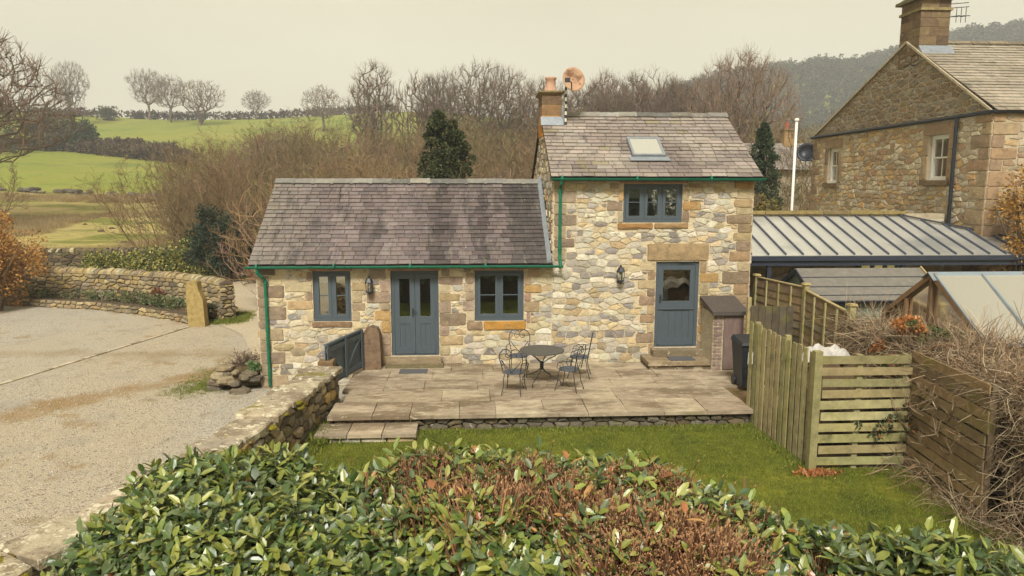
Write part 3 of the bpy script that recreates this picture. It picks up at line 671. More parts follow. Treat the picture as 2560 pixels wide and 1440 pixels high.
    dp = MB(); dp.tube([(-4.90+.12, 16.235, 2.29), (-4.78, 16.235, 2.20), (-4.70, 16.30, 2.10), (-4.66, 16.42, 2.02), (-4.66, 16.42, -.46)], .036, 8)
    for z in (2.0, .9): dp.tube([(-4.66, 16.42, z), (-4.66, 16.42, z-.07)], .046, 8)
    obj('downpipe', dp, M['green'], cot)
    dp = MB(); dp.tube([(2.03, 16.235, 4.26), (2.03, 16.26, 4.18), (2.03, 16.42, 4.08), (2.03, 16.42, 2.55), (2.03, 16.24, 2.36)], .036, 8)
    for z in (4.05, 2.75): dp.tube([(2.03, 16.42, z), (2.03, 16.42, z-.07)], .046, 8)
    obj('downpipe', dp, M['green'], cot)
    # lead flashing where the low roof meets the taller gable
    fl = MB()
    for i in range(12):
        t0, t1 = i/12, (i+1)/12; A = (lerp(yo, 19, t0), lerp(zl0, zl1, t0)); B = (lerp(yo, 19, t1), lerp(zl0, zl1, t1)); dz = .02*(i % 2)
        fl.hexa([(XM-.14, A[0], A[1]+.04), (XM-.045, A[0], A[1]+.04), (XM-.045, B[0], B[1]+.04), (XM-.14, B[0], B[1]+.04), (XM-.14, A[0], A[1]+.052), (XM-.045, A[0], A[1]+.15+dz), (XM-.045, B[0], B[1]+.15+dz), (XM-.14, B[0], B[1]+.052)])
    obj('flashing', fl, M['lead'], cot)
    # chimney
    x0, x1, ya, yb_ = 1.80, 2.30, 18.55, 19.45
    ch = MB(); ch.box(x0+.02, x1-.02, ya+.02, yb_-.02, 5.3, 6.36); cho = obj('chimney', ch, M['mortar'], cot)
    z = 5.36; cols = [C(190, 128, 52), C(176, 130, 74), C(150, 118, 84), C(120, 98, 76)]
    for k, h in enumerate((.28, .26, .26, .22)):
        m = MB(); m.box(x0, x1, ya, yb_, z+.006, z+h-.006, jit(cols[k], rng, .05)); obj('chimney_block', m, M['block'], cho); z += h
    m = MB(); m.hexa([(x0, ya, z), (x1, ya, z), (x1, yb_, z), (x0, yb_, z), (x0-.07, ya-.07, z+.07), (x1+.07, ya-.07, z+.07), (x1+.07, yb_+.07, z+.07), (x0-.07, yb_+.07, z+.07)], C(128, 108, 72))
    m.box(x0-.075, x1+.075, ya-.075, yb_+.075, z+.07, z+.11, C(136, 122, 88)); obj('chimney_cap', m, M['block'], cho)
    m = MB(); m.lathe([(.17, .0), (.165, .06), (.13, .10), (.125, .30), (.15, .33), (.15, .37), (.115, .37), (.11, .1)], ((x0+x1)/2, 18.85, z+.11), 16, (1, 1, 1)); obj('chimney_pot', m, M['pot'], cho, True)
    m = MB(); zf = lerp(zu0, zu1, (ya-yo)/(19-yo))
    m.hexa([(x0-.03, ya-.16, zf-.06), (x1+.04, ya-.16, zf-.06), (x1+.04, ya-.01, zf+.02), (x0-.03, ya-.01, zf+.02), (x0-.03, ya-.16, zf-.045), (x1+.04, ya-.16, zf-.045), (x1+.04, ya-.012, zf+.17), (x0-.03, ya-.012, zf+.17)])
    m.box(x1+.003, x1+.06, ya-.01, 19.1, zf+.0, zf+.42); obj('flashing', m, M['lead'], cho)
    # rooflight
    def onroof(x, y, n): 
        z = lerp(zu0, zu1, (y-yo)/(19-yo)); k = Vector((0, -(zu1-zu0), 19-yo)).normalized(); return (x, y+k.y*n, z+k.z*n)
    xa, xb, y0_, y1_ = 3.80, 4.58, 17.02, 17.78
    def slab_on(mb, a, b_, c, d, n0, n1): mb.hexa([onroof(a, c, n0), onroof(b_, c, n0), onroof(b_, d, n0), onroof(a, d, n0), onroof(a, c, n1), onroof(b_, c, n1), onroof(b_, d, n1), onroof(a, d, n1)])
    m = MB(); f = .05
    slab_on(m, xa, xb, y0_, y0_+f, .03, .11); slab_on(m, xa, xb, y1_-f, y1_, .03, .11); slab_on(m, xa, xa+f, y0_+f, y1_-f, .03, .11); slab_on(m, xb-f, xb, y0_+f, y1_-f, .03, .11); rlo = obj('rooflight', m, M['lead'], cot)
    m = MB(); slab_on(m, xa+f, xb-f, y0_+f, y1_-f, .085, .095); obj('pane', m, M['skyglass'], rlo)
    m = MB(); slab_on(m, xa-.08, xb+.08, y0_-.15, y0_-.002, .042, .056); obj('flashing', m, M['lead'], rlo)
def inner_face(r, hs, y):
    m = face_wall([r], hs, lambda u, v, d: (u, y, v)); return m
M['skyglass'] = mat('rooflight_glass', C(250, 250, 244, .95), .10, 0, 1, 0, spec=1.0, metal=.9)
build_cottage()
# ------------------------------------------------------------------ neighbour's house
def path_fn(pts, side, z_off=0):
    """wall coordinates along a polyline: fn(u,v,d) with d towards the given side (+1 right of travel)"""
    P = [Vector((*p, 0)) for p in pts]; L = [0]
    for a, b_ in zip(P, P[1:]): L.append(L[-1]+(b_-a).length)
    def fn(u, v, d):
        u_ = min(max(u, 0), L[-1]-1e-4)
        for i in range(len(P)-1):
            if L[i] <= u_ <= L[i+1]:
                t = (u_-L[i])/(L[i+1]-L[i]); p = P[i].lerp(P[i+1], t)
                def tang(k): 
                    a = P[max(k-1, 0)]; b_ = P[min(k+1, len(P)-1)]; return (b_-a).normalized()
                td = tang(i).lerp(tang(i+1), t).normalized(); n = Vector((td.y, -td.x, 0))*side
                q = p+n*d; return (q.x, q.y, v)
        return (P[-1].x, P[-1].y, v)
    return fn, L[-1]
def build_house():
    rng = random.Random(21); X = 13.7; Y0, YA, Y1 = 18.6, 22.7, 28.6; ze, za = 6.05, 8.55
    hs = thing('large_stone_house', 'tall stone neighbouring house with gable, chimney and white sash windows', 'house', (18, 23, -.5))
    fn = lambda u, v, d: (X-d, u, v)
    zl = ze-.04; op = [(20.30, 21.20, 4.30, 5.62), (26.55, 27.30, 4.22, 5.52)]
    m = face_wall([(Y0, Y1, -.5, ze)], op, fn); m.add([fn(Y0, ze, 0), fn(Y1, zl, 0), fn(YA, za, 0)], [(0, 1, 2)])
    ff = lambda u, v, d: (u, Y0-d, v)
    m.merge(face_wall([(X, X+12, -.5, ze)], [], ff)); m.add([(X+12, Y0, -.5), (X+12, Y1, -.5), (X+12, Y1, ze), (X+12, YA, za), (X+12, Y0, ze)], [(0, 1, 2, 3, 4)]); m.add([(X, Y1, -.5), (X+12, Y1, -.5), (X+12, Y1, zl), (X, Y1, zl)], [(3, 2, 1, 0)])
    wall = obj('wall', m, M['mortar2'], hs)
    pal = [C(206, 192, 164, .92), C(194, 180, 154, .92), C(200, 174, 134, .92), C(176, 150, 118, .92), C(170, 156, 134, .92), C(194, 160, 112, .92), C(192, 178, 156, .92), C(170, 140, 112, .92)]
    bl = []
    z = -.4
    k = 0
    while z < ze-.1:
        h = rng.uniform(.28, .42); h = min(h, ze-z); L = (.75, .36)[k % 2]*rng.uniform(.85, 1.15); bl.append((Y0, Y0+L, z, z+h, 0)); bl.append((Y1-L*.8, Y1, z, z+h, 0)); bl.append((X, X+(.36, .75)[k % 2], z, z+h, 1)); z += h; k += 1
    for a, b_, c, d in op:
        bl += [(a-.26, a-.004, c, d-.45, 0), (a-.26, a-.004, d-.45, d, 0), (b_+.004, b_+.26, c, d-.6, 0), (b_+.004, b_+.26, d-.6, d, 0), (a-.30, b_+.30, d+.004, d+.34, 0)]
    lst = [block(a, b_, c, d, fn if s == 0 else ff, .03, pick([C(172, 144, 112), C(160, 136, 110), C(176, 154, 122), C(148, 126, 104)], rng), rng) for a, b_, c, d, s in bl]
    for q in lst: obj('dressed_stone', q, M['block'], wall)
    hb = [q[:4] for q in bl if q[4] == 0]+op
    s1 = (za-ze)/(YA-Y0); s2 = (za-zl)/(Y1-YA)
    st = [stone(p, fn, rng.uniform(.012, .03), pick(pal, rng, .12), rng) for p in rubble(Y0, Y1, 2.4, ze-.06, .33, .155, rng, hb, gap=.009)]
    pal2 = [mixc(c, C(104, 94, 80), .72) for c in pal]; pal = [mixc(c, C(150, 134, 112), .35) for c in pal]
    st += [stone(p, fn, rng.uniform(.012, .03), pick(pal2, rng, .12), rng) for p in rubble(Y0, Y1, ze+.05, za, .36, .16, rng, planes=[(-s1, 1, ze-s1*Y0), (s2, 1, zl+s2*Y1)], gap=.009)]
    st += [stone(p, ff, rng.uniform(.012, .03), pick(pal, rng, .12), rng) for p in rubble(X, X+4.5, 2.2, ze-.05, .40, .18, rng, [q[:4] for q in bl if q[4] == 1], gap=.009)]
    pieces(wall, st, 'stone', M['rubble'], 'small_stones', 296)
    # string course / gutter along the foot of the gable, verges
    g = MB(); g.tube([fn(Y1+.1, zl, .06), fn(20.2, ze, .07), fn(Y0-.1, ze+.02, .08), (X+5, Y0-.1, ze+.03)], .055, 8); obj('gutter', g, M['black'], hs)
    dp = MB(); dp.tube([fn(19.9, ze-.03, .10), fn(19.9, ze-.35, .10), fn(19.9, 2.2, .08)], .05, 8); obj('downpipe', dp, M['black'], hs)
    v = MB(); v.beam(fn(Y0, ze+.03, .02), fn(YA, za+.03, .02), .10, .06, (1, 1, 1)); v.beam(fn(YA, za+.03, .02), fn(Y1, zl+.03, .02), .10, .06); obj('verge', v, M['mortar2'], hs)
    col = lambda u, t, r: jit(mixc(C(150, 140, 122), C(176, 164, 146), h2(u, t*9)), r, .10)
    rf = MB(); rf.add([(X-.02, Y0-.12, ze), (X+12.2, Y0-.12, ze), (X+12.2, YA, za), (X-.02, YA, za), (X-.02, Y1+.12, zl), (X+12.2, Y1+.12, zl)], [(0, 1, 2, 3), (3, 2, 5, 4)]); ro = obj('roof', rf, M['gap'], hs)
    pieces(ro, slates((X-.03, Y0-.18, ze+.03), (X+7.5, Y0-.18, ze+.03), (X-.03, YA, za+.03), (X+7.5, YA, za+.03), 24, .34, col, rng), 'slate', M['slate_up'], 'slates', 290)
    rs = MB()
    for q in slates((X+12.2, Y1+.15, zl+.03), (X-.03, Y1+.15, zl+.03), (X+12.2, YA, za+.03), (X-.03, YA, za+.03), 12, .8, col, rng): rs.merge(q)
    o = obj('rear_slates', rs, M['slate_up'], ro); o["kind"] = "stuff"
    ridge_tiles(ro, (X+.95, YA, za+.04), (X+8, YA, za+.04), 13, rng, .2, [C(120, 108, 92), C(140, 126, 104)])
    # chimney stack
    c0 = (X-.02, X+.90, YA-.62, YA+.42); cm = MB(); cm.box(c0[0]+.02, c0[1]-.02, c0[2]+.02, c0[3]-.02, za-.75, za+1.65); ch = obj('chimney', cm, M['mortar2'], hs)
    z = za-.7
    for k in range(7):
        h = .27; a = MB()
        xm = lerp(c0[0], c0[1], .35 if k % 2 else .6); ym = lerp(c0[2], c0[3], .6 if k % 2 else .4)
        for bx in ((c0[0], xm-.004, c0[2], ym-.004), (xm+.004, c0[1], c0[2], ym-.004), (c0[0], xm-.004, ym+.004, c0[3]), (xm+.004, c0[1], ym+.004, c0[3])):
            q = MB(); q.box(*bx, z+.006, z+h-.006, pick([C(118, 98, 76), C(100, 82, 66), C(132, 112, 84)], rng)); obj('chimney_block', q, M['block'], ch)
        z += h
    q = MB(); q.box(c0[0]-.05, c0[1]+.05, c0[2]-.05, c0[3]+.05, za+.86, za+.94, C(150, 136, 96)); obj('chimney_band', q, M['block'], ch)
    z0 = za+1.20; q = MB(); q.box(c0[0]-.14, c0[1]+.14, c0[2]-.14, c0[3]+.14, z0, z0+.09, C(120, 112, 80)); q.hexa([(c0[0]-.1, c0[2]-.1, z0+.09), (c0[1]+.1, c0[2]-.1, z0+.09), (c0[1]+.1, c0[3]+.1, z0+.09), (c0[0]-.1, c0[3]+.1, z0+.09), (c0[0]+.12, c0[2]+.12, z0+.28), (c0[1]-.12, c0[2]+.12, z0+.28), (c0[1]-.12, c0[3]-.12, z0+.28), (c0[0]+.12, c0[3]-.12, z0+.28)], C(126, 118, 86)); obj('chimney_cap', q, M['block'], ch)
    for yy in (c0[2]+.32, c0[3]-.32):
        q = MB(); q.lathe([(.2, 0), (.18, .3), (.17, .75), (.2, .8), (.15, .8)], ((c0[0]+c0[1])/2, yy, z0+.2), 14); obj('chimney_pot', q, M['pot'], ch, True)
    q = MB(); zr = za-.33; q.hexa([(X-.03, c0[2]-.22, zr-.14), (c0[1]+.1, c0[2]-.22, zr-.14), (c0[1]+.1, c0[2]-.01, zr-.05), (X-.03, c0[2]-.01, zr-.05), (X-.03, c0[2]-.22, zr-.10), (c0[1]+.1, c0[2]-.22, zr-.10), (c0[1]+.1, c0[2]-.012, zr+.16), (X-.03, c0[2]-.012, zr+.16)]); obj('flashing', q, M['lead'], ch)
    # sash windows on the gable wall
    for (a, b_, c, d) in op:
        def B(mb, u0, u1, v0, v1, e0, e1): mb.box(X+e0, X+e1, u0, u1, v0, v1)
        f = .075; fr = MB(); B(fr, a+.003, b_-.003, d-f, d-.003, .09, .20); B(fr, a+.003, b_-.003, c+.003, c+f, .07, .20); B(fr, a+.003, a+f, c+f, d-f, .09, .20); B(fr, b_-f, b_-.003, c+f, d-f, .09, .20)
        wo = obj('window', fr, M['white'], hs); mid = (c+d)/2
        for lo, hi, e in ((c+f, mid+.02, .155), (mid-.02, d-f, .115)):
            sa = MB(); s = .045; B(sa, a+f, b_-f, hi-s, hi, e, e+.035); B(sa, a+f, b_-f, lo, lo+s, e, e+.035); B(sa, a+f, a+f+s, lo+s, hi-s, e, e+.035); B(sa, b_-f-s, b_-f, lo+s, hi-s, e, e+.035); um = (a+b_)/2; B(sa, um-.014, um+.014, lo+s, hi-s, e, e+.034); obj('sash', sa, M['white'], wo)
            p = MB(); B(p, a+f+s, b_-f-s, lo+s, hi-s, e+.012, e+.018); obj('pane', p, M['glass'], wo)
        bk = MB(); bk.add([(X+.34, a, c), (X+.34, b_, c), (X+.34, b_, d), (X+.34, a, d)], [(0, 1, 2, 3)]); obj('curtain', bk, M['curtain'], wo)
        si = MB(); si.box(X-.10, X+.10, a-.20, b_+.20, c-.15, c-.004, C(128, 108, 84)); obj('sill', si, M['block'], wo)
    # aerial on the chimney and dish on the far corner
    ae = thing('rooftop_aerial', 'dark television aerial beside the tall chimney of the large house', 'aerial', (X+1.05, YA-.2, za+.2))
    q = MB(); q.tube([(X+1.02, YA-.4, za+.1), (X+1.02, YA-.4, za+1.15)], .018, 6)
    for z in (.72, .98, 1.1): q.tube([(X+1.0, YA-.4, za+z), (X+1.75-z*.2, YA-.5, za+z+.03)], .012, 5)
    for x in (1.2, 1.35, 1.5):
        q.tube([(X+x, YA-.62, za+.72), (X+x, YA-.2, za+.78)], .010, 5); q.tube([(X+x, YA-.45, za+.55), (X+x, YA-.45, za+1.0)], .010, 5)
    obj('rods', q, M['iron'], ae)
    di = thing('satellite_dish', 'dark satellite dish on the far corner of the large house', 'satellite dish', (X-.3, Y1, 5.3))
    q = MB(); dish(q, Vector((X-.25, Y1+.05, 5.45)), Vector((-.5, -.8, .25)).normalized(), .38, .09); obj('reflector', q, M['black'], di, True)
    q = MB(); q.tube([(X-.02, Y1-.05, 5.1), (X-.25, Y1-.02, 5.15), (X-.25, Y1+.03, 5.45)], .025, 6); obj('bracket', q, M['black'], di)
def dish(q, c, ax, R, dep, n=24, k=1.0, col=(1, 1, 1)):
    u = ax.orthogonal().normalized(); u = Vector((0, 0, 1))-ax*ax.z; u.normalize(); v = ax.cross(u); o = len(q.v); rings = 5
    q.v.append(tuple(c-ax*dep)); q.c.append(col)
    for r in range(1, rings+1):
        t = r/rings
        for j in range(n):
            a = 2*math.pi*j/n; p = c+(u*math.cos(a)+v*math.sin(a)*k)*R*t-ax*dep*(1-t*t); q.v.append(tuple(p)); q.c.append(col)
    for j in range(n): q.f.append((o, o+1+j, o+1+(j+1) % n))
    for r in range(rings-1):
        for j in range(n): q.f.append((o+1+r*n+j, o+1+(r+1)*n+j, o+1+(r+1)*n+(j+1) % n, o+1+r*n+(j+1) % n))
    o2 = len(q.v); last = o+1+(rings-1)*n
    for j in range(n): p = Vector(q.v[last+j])-ax*.015; q.v.append(tuple(p)); q.c.append(col)
    q.v.append(tuple(c-ax*(dep+.015))); q.c.append(col)
    for j in range(n): q.f.append((last+j, o2+j, o2+(j+1) % n, last+(j+1) % n)); q.f.append((o2+j, o2+n, o2+(j+1) % n))
M['mortar2'] = mat('lime_mortar', C(192, 178, 150), .95, .2, 5, .7, 22, [(C(150, 138, 116), 2, .55, .1, .5)], dist=.03)
M['curtain'] = mat('teal_curtain', C(92, 138, 132), .9, .15, 9, .1, 30)
build_house()

# ------------------------------------------------------------------ carport, shed, greenhouse
def build_carport():
    rng = random.Random(3); cp = thing('carport', 'grey ribbed metal lean-to roof between the cottage and the large house', 'carport', (10, 18.5, -.3))
    A, B, Cc, D = (6.72, 17.45, 2.42), (14.9, 17.45, 2.42), (14.9, 18.05, 2.62), (12.3, 20.0, 3.27); E_ = (6.72, 20.0, 3.27)
    m = MB(); T = [A, B, Cc, D, E_]; lo = [(x, y, z-.03) for x, y, z in T]; m.add(T+lo, [(0, 1, 2, 3, 4), (9, 8, 7, 6, 5)]+[(i, 5+i, 5+(i+1) % 5, (i+1) % 5) for i in range(5)]); obj('roof_sheet', m, M['metalroof'], cp)
    x = 6.95
    while x < 14.8:
        yb = 20.0 if x < 12.3 else lerp(20.0, 18.05, (x-12.3)/2.6); zb = lerp(2.42, 3.27, (yb-17.45)/2.55)
        q = MB(); q.beam((x, 17.46, 2.445), (x, yb-.02, zb+.025), .035, .05); obj('rib', q, M['dkrib'], cp); x += .44
    q = MB(); q.box(6.70, 15.0, 17.30, 17.44, 2.30, 2.41); q.box(6.70, 15.0, 17.36, 17.46, 2.17, 2.298); obj('gutter', q, M['dkmetal'], cp)
    for x in (7.35, 10.8, 14.4):
        q = MB(); q.box(x, x+.10, 17.40, 17.50, -.33, 2.17); obj('post', q, M['dkmetal'], cp)
    q = MB(); q.beam((12.25, 20.02, 3.32), (14.95, 18.03, 2.66), .12, .04); obj('flashing', q, M['dkmetal'], cp)
    bw = thing('carport_back_wall', 'stone wall with flat coping at the back of the carport', 'wall', (9.5, 20.1, -.4))
    fn = lambda u, v, d: (u, 20.05-d, v); q = MB(); q.box(6.6, 13.7, 20.05, 20.4, -.4, 3.34); obj('wall_core', q, M['mortar2'], bw)
    pieces(bw, [stone(p, fn, rng.uniform(.01, .03), pick(RUB+SAND, rng), rng) for p in rubble(6.6, 13.6, .6, 3.2, .5, .24, rng, [(11.05, 12.35, .8, 2.3)], gap=.012)], 'stone', M['rubble'], 'stones')
    x = 6.6
    while x < 12.4:
        e = min(12.4, x+rng.uniform(.7, 1.0)); q = MB(); q.box(x+.006, e-.006, 19.96, 20.48, 3.34, 3.42+rng.uniform(-.01, .01), pick([C(150, 132, 84), C(132, 116, 82)], rng)); obj('coping_stone', q, M['dry'], bw); x = e
    q = MB(); q.box(11.1, 12.3, 19.93, 20.04, .82, .90); q.box(11.1, 12.3, 19.93, 20.04, 2.2, 2.28)
    for x in (11.1, 11.48, 11.86, 12.22): q.box(x, x+.08, 19.935, 20.035, .90, 2.2)
    wo = obj('window', q, M['sage'], bw); q = MB(); q.box(11.18, 12.22, 19.985, 19.992, .9, 2.2); obj('pane', q, M['glass'], wo)
    q = MB(); q.box(11.18, 12.22, 20.0, 20.03, .9, 2.2); obj('backing', q, M['dim'], wo)
    lp = MB(); lp.box(9.3, 10.95, 19.97, 20.04, 2.3, 2.55, C(120, 100, 80)); obj('lintel', lp, M['wood'], bw)
    # shed
    sh = thing('garden_shed', 'garden shed with grey mineral felt roof in front of the carport', 'shed', (9, 16, -.33))
    x0, x1, yr, ye, yb, zr, ze = 7.42, 10.35, 16.0, 15.0, 17.0, 2.27, 1.70
    q = MB()
    q.hexa([(x0, ye-.05, ze-.03), (x1, ye-.05, ze-.03), (x1, yr, zr-.03), (x0, yr, zr-.03), (x0, ye-.05, ze), (x1, ye-.05, ze), (x1, yr, zr), (x0, yr, zr)]); q.hexa([(x0, yr, zr-.03), (x1, yr, zr-.03), (x1, yb+.05, ze-.03), (x0, yb+.05, ze-.03), (x0, yr, zr), (x1, yr, zr), (x1, yb+.05, ze), (x0, yb+.05, ze)]); ro = obj('roof', q, M['felt'], sh)
    for t in (.30, .60, .86):
        q = MB(); a = (x0-.005, lerp(yr, ye-.05, t), lerp(zr, ze, t)+.006); b_ = (x1+.005, a[1], a[2]); q.beam(a, b_, .03, .012, (.1, .1, .1)); obj('felt_lap', q, M['dkmetal'], ro)
    q = MB(); x = x0+.06
    bx = [(x0+.06, x0+.09)]
    wl = MB(); wl.add([(x0+.06, ye+.05, -.33), (x0+.06, yb-.05, -.33), (x0+.06, yb-.05, ze-.04), (x0+.06, yr, zr-.06), (x0+.06, ye+.05, ze-.04)], [(4, 3, 2, 1, 0)]); wl.add([(x1-.06, ye+.05, -.33), (x1-.06, yb-.05, -.33), (x1-.06, yb-.05, ze-.04), (x1-.06, yr, zr-.06), (x1-.06, ye+.05, ze-.04)], [(0, 1, 2, 3, 4)])
    wl.add([(x0+.06, ye+.05, -.33), (x1-.06, ye+.05, -.33), (x1-.06, ye+.05, ze), (x0+.06, ye+.05, ze)], [(0, 1, 2, 3)]); wl.add([(x0+.06, yb-.05, -.33), (x1-.06, yb-.05, -.33), (x1-.06, yb-.05, ze), (x0+.06, yb-.05, ze)], [(3, 2, 1, 0)]); wso = obj('wall', wl, M['sage'], sh)
    z = -.3
    while z < ze-.05:
        q = MB(); q.hexa([(x0+.08, ye+.02, z), (x1-.08, ye+.02, z), (x1-.08, ye+.045, z), (x0+.08, ye+.045, z), (x0+.08, ye+.036, z+.13), (x1-.08, ye+.036, z+.13), (x1-.08, ye+.045, z+.13), (x0+.08, ye+.045, z+.13)]); obj('board', q, M['sage'], wso); z += .135
    for s, e in ((ye-.05, -1), (yb+.05, 1)):
        q = MB(); q.beam((x0-.012, s, ze-.05), (x0-.012, yr, zr-.05), .022, .11); obj('barge_board', q, M['dkmetal'], sh)
    q = MB(); q.beam((x1+.014, ye-.05, ze+.0), (x1+.014, yr, zr+.0), .025, .10, C(190, 170, 120)); obj('barge_board', q, M['wood'], sh)
    gutter(sh, x0+.05, x1-.05, ye-.10, ze-.02, M['black'], .05, brk=False)
    # greenhouse
    gh = thing('greenhouse', 'timber framed greenhouse with sloping glass roof at the hedge', 'greenhouse', (10.5, 12.2, -.33))
    x0, x1, yr, ya, yb, zr, ze = 8.12, 13.2, 12.15, 10.75, 13.55, 2.62, 1.68; WC = [C(146, 116, 84), C(128, 102, 76)]
    def rod(nm, a, b_, wd=.09, ht=.06): q = MB(); q.beam(a, b_, wd, ht, pick(WC, rng)); obj(nm, q, M['wood'], gh)
    for x in (x0, x0+1.65, x0+3.3, x1):
        rod('rafter', (x, ya, ze), (x, yr, zr-.02), .07, .09); rod('rafter', (x, yb, ze), (x, yr, zr-.02), .07, .09)
        rod('post', (x, ya+.02, -.33), (x, ya+.02, ze), .08, .08); rod('post', (x, yb-.02, -.33), (x, yb-.02, ze), .08, .08)
    rod('post', (x0, yr, -.33), (x0, yr, zr-.08), .075, .075); rod('post', (x0, 12.85, -.33), (x0, 12.85, 2.08), .06, .06); rod('brace', (x0+.9, 12.9, 1.45), (x0+.9, 11.9, 2.05), .06, .07)
    rod('rail', (x0, ya, 1.05), (x0, yb, 1.05), .05, .07); rod('eave_rail', (x0, ya, ze-.02), (x1, ya, ze-.02)); rod('eave_rail', (x0, yb, ze-.02), (x1, yb, ze-.02)); rod('ridge_beam', (x0, yr, zr-.04), (x1, yr, zr-.04))
    q = MB(); q.hexa([(x0-.10, yr-.17, zr-.10), (x1, yr-.17, zr-.10), (x1, yr, zr+.02), (x0-.10, yr, zr+.02), (x0-.10, yr-.17, zr-.085), (x1, yr-.17, zr-.085), (x1, yr, zr+.035), (x0-.10, yr, zr+.035)]); q.hexa([(x0-.10, yr, zr+.02), (x1, yr, zr+.02), (x1, yr+.17, zr-.10), (x0-.10, yr+.17, zr-.10), (x0-.10, yr, zr+.035), (x1, yr, zr+.035), (x1, yr+.17, zr-.085), (x0-.10, yr+.17, zr-.085)]); obj('ridge_cap', q, M['ghmetal'], gh)
    n = 6; wd = (x1-x0)/n
    for i in range(n):
        a, b_ = x0+wd*i, x0+wd*(i+1)
        q = MB(); q.add([(a+.01, ya-.06, ze+.0), (b_-.01, ya-.06, ze+.0), (b_-.01, yr-.10, zr-.02), (a+.01, yr-.10, zr-.02)], [(0, 1, 2, 3)]); q.add([(a+.01, ya-.06, ze-.008), (b_-.01, ya-.06, ze-.008), (b_-.01, yr-.10, zr-.028), (a+.01, yr-.10, zr-.028)], [(3, 2, 1, 0)]); obj('pane', q, M['polyglass'], gh)
        q = MB(); q.add([(a+.01, yb+.06, ze+.0), (b_-.01, yb+.06, ze+.0), (b_-.01, yr+.10, zr-.02), (a+.01, yr+.10, zr-.02)], [(3, 2, 1, 0)]); obj('pane', q, M['ghglass'], gh)
        q = MB(); q.box(a+.04, b_-.04, ya-.005, ya+.001, .3, ze-.06); obj('pane', q, M['ghglass'], gh)
        for xx in ((a,) if i else (a-.02, )):
            q = MB(); q.beam((xx, ya-.09, ze+.012), (xx, yr-.08, zr+.0), .028, .03); obj('glazing_bar', q, M['ghmetal'], gh)
    q = MB(); q.box(x0-.1, x1, ya-.12, ya-.06, ze-.05, ze+.01); obj('eave_gutter', q, M['ghmetal'], gh)
    q = MB(); q.add([(x0+.04, ya+.06, 1.1), (x0+.04, yb-.06, 1.1), (x0+.04, yb-.06, ze), (x0+.04, yr, zr-.12), (x0+.04, ya+.06, ze)], [(0, 1, 2, 3, 4)]); obj('gable_pane', q, M['ghglass'], gh)
    q = MB(); q.box(x0+.02, x1, ya+.03, ya+.12, -.33, .3, C(150, 130, 104)); q.box(x0+.02, x0+.11, ya+.12, yb, -.33, .9, C(96, 118, 92)); obj('plinth', q, M['wood'], gh)
    q = MB(); q.box(x0+.5, x1-.4, 12.9, 13.4, .55, .60, C(170, 160, 140)); obj('bench', q, M['wood'], gh)
M['dkrib'] = mat('dark_rib', C(84, 88, 104), .5, .1, 6, .05, 40, spec=.4)
M['sage'] = mat('sage_paint', C(132, 146, 128), .7, .15, 5, .2, 40)
M['ghmetal'] = mat('pale_blue_metal', C(150, 162, 170), .4, .08, 5, .04, 40, metal=.3)
M['polyglass'] = glass_mat('roof_glass', .88, (.92, .94, .92), .14)
build_carport()

